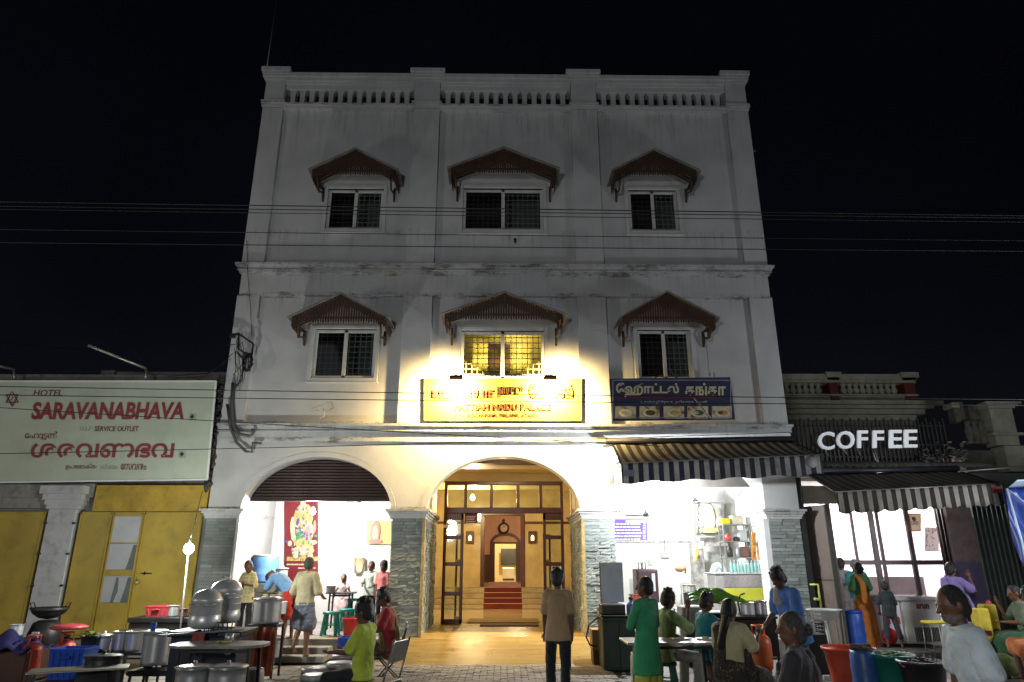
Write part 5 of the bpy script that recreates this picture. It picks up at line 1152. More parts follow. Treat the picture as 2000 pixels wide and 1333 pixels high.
# dark counter with red tub
c=P(315,1215,-2.); k=empty('dark_counter',(c.x+.05,-1.9,0),label='black iron counter behind the steel vessels with a red tub on it',cat='counter'); mb=MB(); mb.bev(-.5,.55,-.35,.35,.78,.86,.01); mb.build('counter_top',IRON,k)
mb=MB(); mb.bev(-.48,.53,-.33,.33,.5,.775,.01); mb.build('front_panel',BSTEEL,k)
for a in (-.46,.5):
    for b in (-.3,.3): l=MB(); l.bar((a,b,0),(a,b,.5),.04); l.build('leg',IRON,k)
crate((P(313,1200,-1.95).x,-1.95,.862),.40,.3,.15,mat('pink_plastic',(.42,.05,.06),.45),'shallow pinkish red plastic tub on the black counter','tub')
# steel barrel and stall beside the girl
c=P(520,1218,-2.6); pot('steel_barrel',(c.x,-2.6,.80),.215,.36,STEEL,'wide steel barrel pot with a leaf covered top beside the girl','pot',lid='flat',taper=.98,bands=1)
mb=MB(); random.seed(8)
for q in range(14): 
    a=random.uniform(0,6.28); r=random.uniform(.0,.17); p=Vector((r*math.cos(a),r*math.sin(a),0)); d=Vector((math.cos(a+1),math.sin(a+1),.1))*.12; e=Vector((-math.sin(a+1),math.cos(a+1),0))*.03; mb.add([p-d,p+e,p+d,p-e+Vector((0,0,.02))],[(0,1,2,3)])
tag(mb.build('leaf_scraps',SCRAP,None,(c.x,-2.6,1.25)),'scattered leaf scraps lying on the wide steel barrel pot','leaves')
k=empty('barrel_stand',(c.x,-2.6,0),label='stand with rust red cloth skirt below the steel barrel pot',cat='stand'); mb=MB(); mb.bev(-.24,.24,-.22,.22,.76,.795,.01); mb.build('stand_top',IRON,k)
mb=MB(); mb.grid(lambda u,v:(-.22+.46*u,-.225-.02*math.sin(u*22)-.03*v,.76-.7*v),30,6); solid(mb.build('skirt_cloth',mat('rust_cloth',(.28,.06,.03),.9,var=.5,scale=6,bs=.6),k),.006)
for a in (-.21,.22): l=MB(); l.bar((a,-.19,0),(a,-.19,.76),.03); l.build('leg',IRON,k); l=MB(); l.bar((a,.19,0),(a,.19,.76),.03); l.build('leg',IRON,k)
# trolley rack with stack of plates behind
c=P(550,1190,-.6); k=empty('serving_rack',(c.x+.02,-1.2,0),label='steel legged serving rack between girl and climbing man',cat='rack')
mb=MB(); mb.bev(-.27,.2,-.25,.25,1.02,1.05,.006); mb.build('rack_top',ALU,k); mb=MB(); mb.bev(-.26,.19,-.24,.24,.45,.47,.006); mb.build('rack_shelf',ALU,k)
for a in (-.25,.18):
    for b in (-.22,.22): l=MB(); l.tube([(a,b,0),(a,b,1.02)],.013,8); l.build('leg',GALV,k)
for i,(r,m_) in enumerate(((.17,mat('pinkish_melamine',(.55,.3,.22),.4)),(.18,TEALP),(.165,WHP),(.17,mat('pinkish_melamine',(.55,.3,.22),.4)),(.16,mat('cream_melamine',(.6,.55,.4),.4)))):
    mb=MB(); mb.lathe([(r*.6,0),(r,.025),(r,.03),(r*.5,.01),(0,.01)],(0,0,0),22); tag(mb.build('plate',m_,None,(c.x-.03+.01*(i%2),-1.2,1.052+.032*i)),('lowest clay coloured plate','second teal plate','third white plate','fourth clay coloured plate','topmost cream plate')[i]+' in the stack on the serving rack','plate','stacked plates on the serving rack')
crate((c.x-.1,-1.2,.472),.3,.3,.16,mat('brown_box',(.12,.05,.03),.7),'brown box on the lower shelf of the serving rack','box')
slab('white_notice_sheet',[(c.x+.13,-1.48,.86),(c.x+.33,-1.42,.86),(c.x+.33,-1.42,1.06),(c.x+.13,-1.48,1.06)],.004,WHITE,label='white paper sheet hung at the serving rack corner',cat='paper')
pot('milk_can',(P(541,1228,-1.2).x,-1.15,.12),.075,.24,ALU,'narrow aluminium can standing below the serving rack','can',lid='flat')
# left shop interior
c=P(507,1105,2.); drum((c.x,2.4,1.28),.30,.62,mat('sky_blue_plastic',(.15,.35,.75),.4),'sky blue water drum at the back of the left shop','water_drum',lid=WHP)
tag(B('drum_table',GALV,None,c.x-.5,c.x+.6,2.1,2.9,.34,1.278,.02),'metal table holding the sky blue drum in the left shop','table')
gascyl((P(456,1180,1.).x,.9,.85),'orange red gas cylinder standing on a ledge at the left inner wall',h=.55,r=.14)
tag(B('cylinder_ledge',CONC,None,P(456,1180,1).x-.3,P(456,1180,1).x+.3,.6,1.2,.34,.848,.02),'concrete ledge under the inner wall gas cylinder','ledge')
mb=MB(); x=P(457,1060,.6).x
for s in range(6): z0=2.4-.22*s; mb.bar((x,.45,z0),(x+.06*(-1)**s,.45,z0-.22),.02)
mb.bar((x-.03,.45,2.45),(x-.03,.45,1.1),.015); tag(mb.build('red_lattice_stand',REDP),'thin red folded metal lattice by the left inner wall','stand')
# poster with ornate figure, two small pictures
bn=slab('deity_banner',pq(556,621,979,1160,3.54),.008,mat('crimson_banner',(.17,.008,.012),.5,var=.1),label='tall crimson banner with a garlanded figure on the left shop back wall',cat='banner')
def dz(px,py,Y): c=P(px,py,Y); return c
FC=[mat('banner_gold',(.55,.42,.16),.5,var=.3,scale=12),mat('banner_cream',(.62,.52,.36),.5,var=.3,scale=14),mat('banner_green',(.05,.28,.08),.5),mat('banner_violet',(.12,.08,.3),.5),mat('banner_pink',(.6,.25,.2),.5)]
def blob(par,items,Y,name='printed_figure'):
    mb=MB()
    for i,(px,py,rx,ry,mi) in enumerate(items):
        c=P(px,py,Y-.002*min(i,20)-.0001*i); s=(Y+CD)/1240.; mb.mi=mi; mb.ell(c,(rx*s,.0015,ry*s),16,6)
    return mb.build(name,FC,par)
blob(bn,[(592,1012,18,26,0),(592,992,7,9,1),(590,1040,21,24,1),(581,1030,4,16,3),(583,1050,5,18,2),(600,1048,6,18,4),(592,1020,7,12,0),(594,1062,16,10,0),(592,1076,20,8,1),(570,1025,3,14,1),(614,1030,3,12,4),(592,984,5,5,1),(566,1062,4,5,1),(612,1060,7,4,1),(578,1086,5,5,1),(592,1087,5,5,0),(606,1086,5,5,1)]+[(random.gauss(592,11),random.uniform(990,1085),random.uniform(.8,2.6),random.uniform(.8,3.2),random.randrange(5)) for _ in range(110)],3.525)
mb=MB(); random.seed(12)
for r_,(y_,h_,mi,x1_) in enumerate(((1092,7,0,618),(1103,2.5,1,600),(1110,2,1,612))):
    x_=560 if r_<2 else 582
    while x_<x1_:
        w_=random.uniform(3,8); c=P(x_,y_,3.528); s=(3.5+CD)/1240; mb.mi=mi; mb.box(c.x,c.x+w_*s,3.526,3.53,c.z-h_*s/2,c.z+h_*s/2); x_+=w_+1.6
mb.build('banner_print',FC,bn)
p1=slab('yellow_calendar',pq(716,764,1018,1063,3.5),.006,mat('yellow_print',(.65,.55,.22),.5,var=.15),label='yellow calendar picture with a red arch high on the right of the left shop wall',cat='poster'); blob(p1,[(733,1040,9,20,4),(733,1043,5,15,1),(733,1058,13,4,4)],3.48)
p2=slab('framed_picture',pq(692,713,1090,1121,3.5),.02,mat('frame_beige',(.25,.2,.16),.5),label='small framed picture with a golden arch below the yellow calendar',cat='picture'); blob(p2,[(702,1100,8,9,0),(702,1109,6,9,1),(702,1103,4,5,1)],3.475)
def fan(c,label,a0=.3):
    f=empty('ceiling_fan',c,label=label,cat='fan'); m_=mat('fan_grey',(.25,.24,.24),.5,.3); mb=MB(); mb.lathe([(0,-.05),(.07,-.045),(.09,0),(.06,.05),(.02,.07),(.02,.1),(0,.1)],(0,0,0),16); mb.build('motor',m_,f)
    mb=MB(); mb.tube([(0,0,.08),(0,0,.7)],.012,8); mb.build('down_rod',m_,f)
    for k in range(3):
        a=a0+2*PI*k/3; mb=MB(); mb.M=Matrix.Rotation(a,4,'Z')@Matrix.Rotation(R(10),4,'X'); mb.bev(.09,.58,-.06,.06,-.004,.004,.002); mb.build('blade',m_,f)
fan(P(699,978,1.8),'ceiling fan near the shutter in the left shop',.1)
fan(P(1262,1006,2.),'ceiling fan on the left of the right shop',.3); fan(P(1358,981,2.2),'ceiling fan beside the framed figure in the right shop',2.9)
# platform stools etc
stool(P(645,1230,.3),.45,TEALP,'teal plastic stool nearest the steps in the left shop',z0=.34,r=.17)
stool(P(676,1225,1.1),.45,TEALP,'teal plastic stool behind the nearest one in the left shop',z0=.34,r=.17)
stool(P(693,1180,1.9),.62,TEALP,'teal plastic stool by the girl in the pink frock',z0=.34,r=.17)
c=P(662,1200,1.6); table('dark_side_table',Vector((c.x,1.7,0)),.6,.5,1.1,BLACKP,'small dark table beside the girl in the left shop',round_=False)
pot('steel_vessel',(P(645,1170,1.5).x,1.5,1.101),.1,.14,ALU,'small aluminium vessel on the side table in the left shop','vessel')
pot('steel_bucket',(P(605,1200,.6).x,.6,.34),.09,.28,mat('crimson_plastic',(.45,.02,.06),.4),'crimson plastic jar seen between the legs of the climbing man','jar')
bucket((P(688,1220,.2).x,.15,.342),.19,.34,REDP,'red plastic bin on the left shop platform','bin')
crate((P(686,1290,-1.3).x,-1.4,.0),.40,.34,.46,BLUEP,'blue plastic box with a white label below the left shop platform','box')
c=P(681,1250,-1.6); tag(slab('box_label',[(c.x-.08,-1.59,.18),(c.x+.08,-1.59,.18),(c.x+.08,-1.59,.36),(c.x-.08,-1.59,.36)],.004,WHITE,bpy.data.objects.get('storage_crate')),None)
BRN=mat('brown_stool_plastic',(.16,.07,.06),.4); WTOP=mat('pale_steel_seat',(.5,.48,.46),.35,.2,grime=.2)
stool(P(670,1290,-3.6),.46,BRN,'brown plastic stool with pale top farthest in the row before the boy',top=WTOP,skirt=True,r=.17)
stool(P(665,1290,-4.5),.47,BRN,'brown plastic stool with pale top nearest the hands of the boy',top=WTOP,skirt=True,r=.18)
stool(P(617,1310,-4.6),.42,BRN,'brown plastic stool with pale top just behind the green one',top=WTOP,skirt=True,r=.19)
stool(P(615,1320,-5.2),.42,GRP,'green plastic stool with pale top in the left foreground',top=WTOP,skirt=True,r=.17)
# ---------- right side ----------
c0=P(1210,1300,-1.9); k=empty('stove_cabinet',(c0.x,-1.9,0),label='tall dark green stove cabinet right of the entrance ramp',cat='cabinet'); GC=mat('dark_green_cabinet',(.022,.04,.032),.5,.2,var=.3,grime=.3)
mb=MB(); mb.bev(-.28,.28,-.1,.5,.0,.84,.015); mb.build('cabinet_body',GC,k); mb=MB(); mb.bev(-.30,.30,-.12,.52,.845,.87,.006); mb.build('cabinet_top',BSTEEL,k)
mb=MB(); mb.bev(-.27,.0,-.115,-.101,.05,.78,.006); mb.bev(.01,.27,-.115,-.101,.05,.78,.006); mb.build('cabinet_door',GC,k)
z=.872; tag(B('gas_burner',BSTEEL,None,c0.x-.27,c0.x+.15,-1.9,-1.55,z,z+.17,.015),'black gas burner box on top of the green stove cabinet','stove')
a=P(1175,1180,-1.4);b=P(1212,1099,-1.4); ws=slab('wind_shield',[(a.x,-1.45,1.05),(b.x+.04,-1.35,1.05),(b.x+.04,-1.35,b.z),(a.x,-1.45,b.z)],.01,mat('bright_sheet_steel',(.55,.58,.62),.35,.25,var=.2,scale=2),label='upright steel wind shield sheet behind the gas burner',cat='wind shield')
mb=MB(); mb.bar((a.x-.015,-1.46,.87),(a.x-.015,-1.46,b.z+.01),.02); mb.build('shield_post',mat('rusty_post',(.3,.18,.12),.7),ws)
jug((P(1234,1210,-1.8).x,-1.8,.872),'blue and white water jug on the stove cabinet corner',mat('pale_blue_plastic',(.15,.22,.6),.4))
cb=MB(); cb.bev(-.16,.14,-.15,.2,0,.34,.01); o=tag(cb.build('cardboard_box',mat('cardboard',(.3,.2,.11),.85,var=.2),None,(P(1172,1260,-1.2).x,-1.2,.0)),'brown cardboard box on the ramp edge beside the green cabinet','box')
mb=MB(); mb.lathe([(0,-.003),(.03,-.003),(.03,0),(0,0)],(.05,-.152,.22),12,axis='y'); mb.build('hand_hole',BLACKP,o); o.location.z=.25
tag(B('box_crate_below',mat('brown_box',(.12,.05,.03),.7),None,o.location.x-.15,o.location.x+.15,-1.35,-1.0,0,.247,.01),'brown crate under the cardboard box by the ramp','crate')
mb=MB(); mb.tube([P(1185,1205,-1.6),P(1165,1208,-1.7),P(1150,1222,-1.7),P(1145,1245,-1.7),P(1152,1260,-1.7),P(1165,1263,-1.6)],.014,8); tag(mb.build('gas_hose',BLACKP),'black rubber hose looping out from the green cabinet','hose')
# eating table
c=P(1310,1252,-4.9); tb=table('eating_table',Vector((c.x,-4.95,0)),1.26,.66,.78,mat('pale_table_top',(.36,.33,.29),.3,var=.15,grime=.3),'pale long table where the seated men are eating',round_=False)
for px,lab in ((1330,'round steel plate with food before the light green shirt'),(1378,'white paper plate with food before the teal shirt')):
    mb=MB(); mb.lathe([(0,0),(.1,0),(.125,.015),(.12,.018),(0,.004)],(0,0,0),22); q=tag(mb.build('plate',STEEL if px<1350 else WHP,None,(P(px,1250,-4.9).x,-4.9,.781)),lab,'plate')
    mb=MB(); mb.ell((0,0,.015),(.05,.04,.02)); mb.ell((.04,.03,.012),(.02,.02,.015)); mb.build('food',mat('food_tan',(.5,.36,.18),.7,var=.3),q)
drum((P(1252,1300,-4.3).x,-4.35,0),.15,.56,mat('white_red_can',(.5,.46,.43),.4),'white plastic can with red base beside the green shirted man','plastic_can')
bucket((P(1252,1320,-4.3).x,-4.75,0),.16,.33,REDP,'red bucket under the left end of the eating table','bucket')
# counter behind with pots + leaves
c=P(1470,1195,-2.4); k=empty('cooking_counter',(c.x-.15,-2.4,0),label='black cooking counter with two pots behind the seated woman',cat='counter'); mb=MB(); mb.bev(-.6,.45,-.3,.3,.86,.9,.01); mb.build('counter_top',BSTEEL,k); mb=MB(); mb.bev(-.25,.43,-.28,.28,.3,.857,.01); mb.build('counter_body',IRON,k)
for a in (-.57,.4): 
    for b in (-.26,.26): l=MB(); l.bar((a,b,0),(a,b,.86),.03); l.build('leg',IRON,k)
pot('aluminium_pot',(P(1457,1190,-2.4).x,-2.4,.901),.145,.19,ALU,'left pot with a coloured sticker on the black cooking counter','pot')
pot('aluminium_pot',(P(1487,1190,-2.4).x-.02,-2.42,.901),.10,.22,STEEL,'right ribbed steel pot on the black cooking counter','pot',bands=1)
bb=P(1444,1180,-2.5); mb=MB(); mb.tube([(bb.x,-2.5,.92),(bb.x-.02,-2.5,1.1),(bb.x+.02,-2.52,1.22),(bb.x+.10,-2.52,1.25)],.014,8); mb.bar((bb.x-.12,-2.5,1.12),(bb.x+.25,-2.5,1.13),.012); tag(mb.build('tap_burner_pipe',IRON),'black bent pipe tap over the pots','pipe')
lf=MB(); random.seed(21)
for q in range(12):
    p=P(random.uniform(1372,1432),random.uniform(1158,1178),-2.6+random.uniform(-.15,.15)); a=random.uniform(-.5,.1); d=Vector((math.cos(a),random.uniform(-.3,.3),math.sin(a)*.6))*random.uniform(.18,.32); e=Vector((0,.35,.9))*.045
    pts=[p-d]; n=6
    vs=[];fs=[]
    for i in range(n+1):
        t=i/n; w_=math.sin(PI*min(.98,t+.02))**.6; cpt=p-d+2*d*t+Vector((0,0,.04*math.sin(PI*t))); vs+=[cpt-e*w_,cpt,cpt+e*w_+Vector((0,.02,0))]
    for i in range(n): b_=i*3; fs+=[(b_,b_+3,b_+4,b_+1),(b_+1,b_+4,b_+5,b_+2)]
    lf.add(vs,fs)
o=tag(lf.build('banana_leaves',LEAF),'pile of cut green banana leaves behind the teal shirted man','leaves')
tag(B('leaf_tray',ALU,None,P(1372,1190,-2.6).x,P(1432,1190,-2.6).x,-2.8,-2.35,.95,.97,.004),'thin metal tray under the banana leaves','tray')
t_=P(1400,1200,-2.6); tag(B('leaf_stand',BSTEEL,None,t_.x-.25,t_.x+.2,-2.75,-2.4,0,.948,.01),'dark stand under the leaf tray','stand')
gascyl((P(1478,1280,-2.9).x,-3.1,.12),'bright orange gas cylinder between the woman and the blue shirted man',ORP,h=.68,r=.17)
# dosa stall steel box + fridge etc inside right shop
mm=mat('grey_mottled_marble',(.36,.34,.32),.25,var=.5,scale=9,world=True)
mw=mat('pale_marble_dado',(.66,.67,.62),.3,var=.06,scale=1.5,world=True)
YB2=3.78
d0=P(1203,1061,YB2); d1=P(1352,1064,YB2)
tag(B('marble_dado',mw,RROOM,2.0,5.89,YB2-.03,YB2,.34,d0.z),None); tag(B('dado_border',mm,RROOM,2.0,5.89,YB2-.05,YB2-.001,d0.z+.001,d0.z+.07),None)
mn=slab('menu_board',pq(1185,1265,1014,1058,YB2-.04),.02,mat('violet_board',(.13,.07,.38),.5,var=.1),label='violet menu board with white lines on the right shop back wall',cat='menu board')
rect_frame('board_frame',pq(1185,1265,1014,1058,YB2-.05),.025,.01,mat('pale_violet',(.45,.4,.6),.5),mn)
mb=MB(); random.seed(31)
for r_ in range(6):
    x_=1192; 
    while x_<1250:
        w_=random.uniform(3,9); c=P(x_,1024+r_*6,YB2-.06); s=(YB2+CD)/1240; mb.box(c.x,c.x+w_*s,c.y-.002,c.y+.002,c.z-.016,c.z+.02); x_+=w_+2
for r_ in range(7): c=P(1258,1022+r_*5,YB2-.06); mb.box(c.x-.03,c.x+.04,c.y-.002,c.y+.002,c.z-.016,c.z+.016)
c0=P(1222,1017,YB2-.06); c1=P(1262,1021,YB2-.06); mb.box(c0.x,c1.x,c0.y-.002,c0.y+.002,c1.z,c0.z)
mb.build('menu_print',mat('white_print',(.6,.6,.6),.5),mn)
# partition of dark mottled marble and framed figure
Yp=3.0
a=P(1378,1195,Yp);b=P(1430,1048,Yp); 
tag(B('marble_partition',mm,RROOM,P(1354,1100,Yp).x,P(1376,1100,Yp).x,Yp,Yp+.3,.34,P(1360,1062,Yp).z),None)
tag(B('marble_shelf_band',mm,RROOM,P(1376,1100,Yp).x+.002,P(1425,1100,Yp).x,Yp,Yp+.3,P(1400,1067,Yp).z,P(1400,1050,Yp).z),None)
fp=slab('framed_figure_picture',pq(1357,1413,980,1047,Yp-.12),.05,mat('grey_frame',(.20,.20,.19),.4),label='large grey framed picture of a garlanded figure in the right shop',cat='picture')
slab('picture_print',[v+Vector((0,-.055+.05,0)) for v in pq(1360,1409,984,1042,Yp-.125)],.002,mat('picture_pale',(.33,.33,.31),.5,var=.3,scale=8),fp)
blob(fp,[(1385,1012,11,26,1),(1385,994,7,8,1),(1369,996,4,6,1),(1369,1010,5,5,1),(1369,1024,5,6,1),(1402,1000,4,6,4),(1403,1022,5,7,1),(1385,1036,18,5,0)],Yp-.15)
for px,y0_,y1_ in ((1357,984,1005),(1357,1030,1046)):
    pass
gl=MB(); random.seed(5)
for q in range(34): c=P(1358+random.uniform(-1,1),982+q*2.2,Yp-.22); gl.ell(c,(.022,.022,.022),6,4)
tag(gl.build('flower_garland',mat('marigold',(.65,.42,.03),.7,var=.3),None),'yellow flower garland hanging at the left of the large framed picture','garland')
gl=MB()
for q in range(12): c=P(1361+random.uniform(-1.5,1.5),1073+q*2.,Yp-.1); gl.ell(c,(.03,.025,.025),6,4)
tag(gl.build('flower_garland',mat('marigold',(.65,.42,.03),.7,var=.3),None),'short yellow garland hanging lower on the marble partition','garland')
# QR stand replaced by plain card: white card on the partition
slab('white_card',pq(1365,1375,1057,1072,Yp-.02),.006,WHITE,label='plain white card fixed on the marble partition',cat='card')
# white shrine niche with blue arch
nb=MB(); c=P(1402,1120,2.9); nb.prism([(-.2,-.4),(.2,-.4),(.2,.05),(.12,.2),(0,.26),(-.12,.2),(-.2,.05)],-.05,.05); sn=tag(nb.build('shrine_arch',WHP,None,(c.x,2.85,c.z)),'white arched shrine with blue outline between partition and bottles','shrine')
nb=MB(); nb.tube([(-.13,-.07,-.35),(-.12,-.07,-.05),(-.05,-.07,.1),(0,-.07,.14),(.05,-.07,.1),(.12,-.07,-.05),(.13,-.07,-.35)],.012,6); nb.build('blue_outline',mat('sky_blue_plastic',(.15,.35,.75),.4),sn)
nb=MB(); nb.lathe([(.1,-.38),(.07,-.25),(.08,-.1),(.04,-.02),(.05,.03),(0,.09)],(0,-.1,0),14); nb.build('idol_shape',mat('cream_melamine',(.6,.55,.4),.4),sn)
tag(B('shrine_pedestal',mat('pale_marble_dado',(.66,.67,.62),.3),None,P(1378,1150,2.9).x,P(1400,1150,2.9).x,2.7,3.0,.34,P(1390,1122,2.9).z,.01),'pale pedestal left of the shrine arch','pedestal')
# steel rack with goods
Yr=2.1; ra,rb_=P(1419,1100,Yr).x,P(1470,1100,Yr).x; zt_=P(1440,1025,Yr).z; zb_=P(1440,1118,Yr).z
rk=empty('steel_rack',((ra+rb_)/2,Yr,0),label='grey steel rack of shelves behind the water bottles',cat='rack')
x0_,x1_=-(rb_-ra)/2,(rb_-ra)/2; RKM=mat('rack_grey',(.3,.32,.31),.4,.5)
for xx in (x0_,x1_):
    for yy in (0,.35): l=MB(); l.bar((xx,yy,.34),(xx,yy,zt_),.03); l.build('post',RKM,rk)
for zz in (zt_,P(1440,1058,Yr).z,P(1440,1090,Yr).z): l=MB(); l.bev(x0_-.02,x1_+.02,-.02,.37,zz-.012,zz+.012,.004); l.build('shelf',RKM,rk)
zs1,zs2=P(1440,1058,Yr).z+.013,P(1440,1090,Yr).z+.013
def small(name,m,c,r,h,label,cat,sq=False):
    mb=MB(); 
    if sq: mb.bev(-r,r,-r,r,0,h,.01)
    else: mb.lathe([(r*.9,0),(r,.02),(r,h*.8),(r*.6,h*.92),(r*.6,h),(0,h)],(0,0,0),14)
    return tag(mb.build(name,m,None,c),label,cat)
xm_=(ra+rb_)/2
small('red_tin',REDP,(ra+.12,Yr+.1,zs1),.07,.16,'red tin on the middle shelf of the steel rack','tin'); small('dark_tin',BLACKP,(ra+.32,Yr+.1,zs1),.08,.1,'dark low tin on the middle shelf of the steel rack','tin'); small('clear_jar',mat('pale_jar',(.5,.52,.5),.2),(rb_-.14,Yr+.12,zs1),.09,.26,'pale square jar on the middle shelf of the steel rack','jar',True)
small('black_flask',BLACKP,(ra+.13,Yr+.1,zs2),.07,.24,'black flask at the left of the lower rack shelf','flask'); small('steel_flask',STEEL,(xm_,Yr+.1,zs2),.06,.25,'steel flask in the middle of the lower rack shelf','flask'); small('brown_box',BRN,(rb_-.12,Yr+.12,zs2),.09,.24,'dark brown box at the right of the lower rack shelf','box',True)
small('yellow_box',YELP,(ra+.1,Yr+.15,zt_+.013),.10,.14,'yellow box on top of the steel rack','box',True); small('cream_carton',mat('cream_melamine',(.6,.55,.4),.4),(xm_+.07,Yr+.15,zt_+.013),.13,.2,'cream carton on top of the steel rack','carton',True)
# white counter with yellow panel and bottles
Yc=.9; ca_,cb_=P(1398,1150,Yc).x,P(1494,1150,Yc).x; zc=P(1440,1119,Yc).z
wc=empty('drinks_counter',((ca_+cb_)/2,Yc,.34),label='white topped drinks counter with a yellow front panel in the right shop',cat='counter'); hw=(cb_-ca_)/2
mb=MB(); mb.bev(-hw,hw,0,.6,.0,zc-.34-.03,.01); mb.build('counter_body',mat('counter_grey',(.5,.49,.48),.35,.2,var=.1),wc); mb=MB(); mb.bev(-hw-.03,hw+.03,-.04,.62,zc-.34-.029,zc-.34,.008); mb.build('counter_top',WHP,wc)
zy0,zy1=P(1440,1180,Yc).z-.34,P(1440,1149,Yc).z-.34
mb=MB(); mb.bev(-hw+.18,hw,-.012,-.001,zy0,zy1,.004); mb.build('yellow_panel',mat('yellow_green_panel',(.62,.62,.06),.4,var=.2,scale=2),wc)
mb=MB(); mb.bev(-hw+.18,hw,-.014,-.001,zy1+.02,zc-.34-.05,.004); mb.build('steel_panel',mat('pinkish_steel',(.55,.5,.5),.3,.5,var=.2,scale=2),wc)
bt=MB(); bt.lathe([(.03,0),(.034,.01),(.034,.16),(.015,.2),(.014,.23)],(0,0,0),12); btm=bt.mesh('water_bottle',mat('pale_teal_water',(.35,.62,.58),.15,var=.1)); ct_=MB(); ct_.lathe([(.016,.225),(.017,.25),(0,.252)],(0,0,0),10); ctm=ct_.mesh('cap',WHP)
for k in range(9):
    c=P(1430+k*6.7,1117,Yc+.1); o=tag(mobj('water_bottle',btm,None,(c.x,Yc+.12,zc+.001)),('leftmost','second','third','fourth','middle','sixth','seventh','eighth','rightmost')[k].replace('middle','fifth')+' water bottle in the row on the drinks counter, counted from the left','bottle','row of water bottles on the drinks counter'); mobj('cap',ctm,o)
# hanging snack packets
sp=MB(); sp.prism([(-.045,0),(.045,0),(.05,-.06),(.04,-.13),(-.04,-.13),(-.05,-.06)],-.015,.015); spm=sp.mesh('snack_packet',mat('orange_packet',(.62,.25,.05),.4,var=.5,scale=14)); random.seed(13)
for cx in (1471,1483,1499,1506):
    for r_ in range(6):
        c=P(cx,1040+r_*8.5,1.0); o=tag(mobj('snack_packet',spm,None,(c.x,1.0+random.uniform(-.03,.03),c.z),(0,random.uniform(-.2,.2),random.uniform(-.5,.5))),('top','second','third','fourth','fifth','lowest')[r_]+' orange snack packet of the '+{1471:'leftmost',1483:'second',1499:'third',1506:'rightmost'}[cx]+' hanging strip','packet','orange snack packets hanging in strips')
mb=MB(); 
for cx in (1471,1483,1499,1506): c=P(cx,1036,1.0); mb.bar((c.x,1.02,c.z+.05),(c.x,1.02,c.z-.8),.006)
c0=P(1468,1034,1.);c1=P(1508,1034,1.); mb.bar((c0.x,1.02,c0.z+.05),(c1.x,1.02,c1.z+.05),.02); tag(mb.build('packet_hanger',GALV),'thin rail with cords holding the orange packets','rail')
# fridge, glasses, frame, bag, mixer, kettle
Yf=2.6; a=P(1246,1170,Yf).x; b=P(1288,1170,Yf).x; zt_=P(1270,1112,Yf).z
fr=tag(MB().bev(a,b,Yf,Yf+.55,.8,zt_,.02).build('small_fridge',mat('maroon_fridge',(.06,.03,.04),.4,var=.2)),'dark maroon small fridge against the pale wall of the right shop','fridge')
mb=MB(); mb.bev(a+.03,b-.03,Yf-.03,Yf-.001,.85,zt_-.04,.01); mb.build('fridge_door',mat('maroon_fridge',(.06,.03,.04),.4),fr)
mb=MB(); mb.bev(b-.16,b-.08,Yf-.04,Yf-.031,zt_-.5,zt_-.1,.004); mb.build('white_sticker',WHITE,fr)
tag(B('fridge_stand',IRON,None,a,b,Yf+.02,Yf+.5,.342,.798,.01),'dark stand below the maroon fridge','stand')
for px,l_ in ((1253,'left clear glass on top of the maroon fridge'),(1261,'second clear glass on top of the maroon fridge')): small('drinking_glass',GLASS,(P(px,1110,Yf).x,Yf+.2,zt_),.05,.16,l_,'glass')
slab('small_framed_photo',[v+Vector((0,0,0)) for v in pq(1266,1276,1092,1104,YB2-.05)],.01,mat('dusty_frame',(.4,.42,.38),.5),label='tiny grey frame on the pale wall above the fridge',cat='picture')
c=P(1327,1112,2.8); mb=MB(); mb.ell((0,0,0),(.12,.08,.07)); mb.ell((.1,0,.02),(.06,.05,.05)); mb.tube([(.12,0,-.1),(.14,0,0),(.12,0,.1)],.02,6); tag(mb.build('hanging_bag',mat('tan_cloth',(.35,.22,.12),.8,bs=.6),None,(c.x,2.75,c.z)),'small tan cloth bag hanging on the pale wall','bag')
Yk=.2; c=P(1345,1180,Yk); k=empty('grinder_stand',(c.x,Yk,.34),label='steel legged stand holding the cooker and kettle in the right shop',cat='stand')
zk=P(1345,1188,Yk).z-.34
mb=MB(); mb.bev(-.28,.28,-.2,.25,zk-.02,zk,.005); mb.build('stand_top',ALU,k)
for q in (-.25,.25): 
    for w_ in (-.17,.22): l=MB(); l.bar((q,w_,0),(q,w_,zk-.02),.025); l.build('leg',GALV,k)
pot('black_cooker',(c.x+.07,Yk,.34+zk),.16,.28,BSTEEL,'dark cooker pot on the steel legged stand','cooker')
small('steel_flask',ALU,(c.x-.18,Yk+.02,.34+zk),.06,.44,'tall aluminium flask left of the dark cooker','flask')
pot('steel_vessel',(c.x+.04,Yk,.34+zk+.30),.13,.14,STEEL,'steel vessel stacked on the dark cooker','vessel')
tag(MB().bev(-.25,.22,-.2,.2,0,.36,.02).build('steel_box',mat('dull_steel_box',(.28,.27,.25),.4,.6),None,(P(1355,1215,-1.2).x,-1.2,.62)),'dull square steel box behind the men at the table','box')
tag(B('box_stand',IRON,None,P(1355,1215,-1.2).x-.2,P(1355,1215,-1.2).x+.2,-1.4,-1.,0,.618,.01),'dark stand under the dull steel box','stand')
crate((P(1250,1170,1.).x,1.,.9),.4,.3,.16,mat('brick_red_plastic',(.3,.05,.03),.5),'dull red tub on a shelf behind the green shirted man','tub')
tag(B('tub_shelf',WHP,None,P(1250,1170,1.).x-.45,P(1250,1170,1.).x+.5,.8,1.3,.34,.898,.01),'white low cupboard behind the stove cabinet','cupboard')
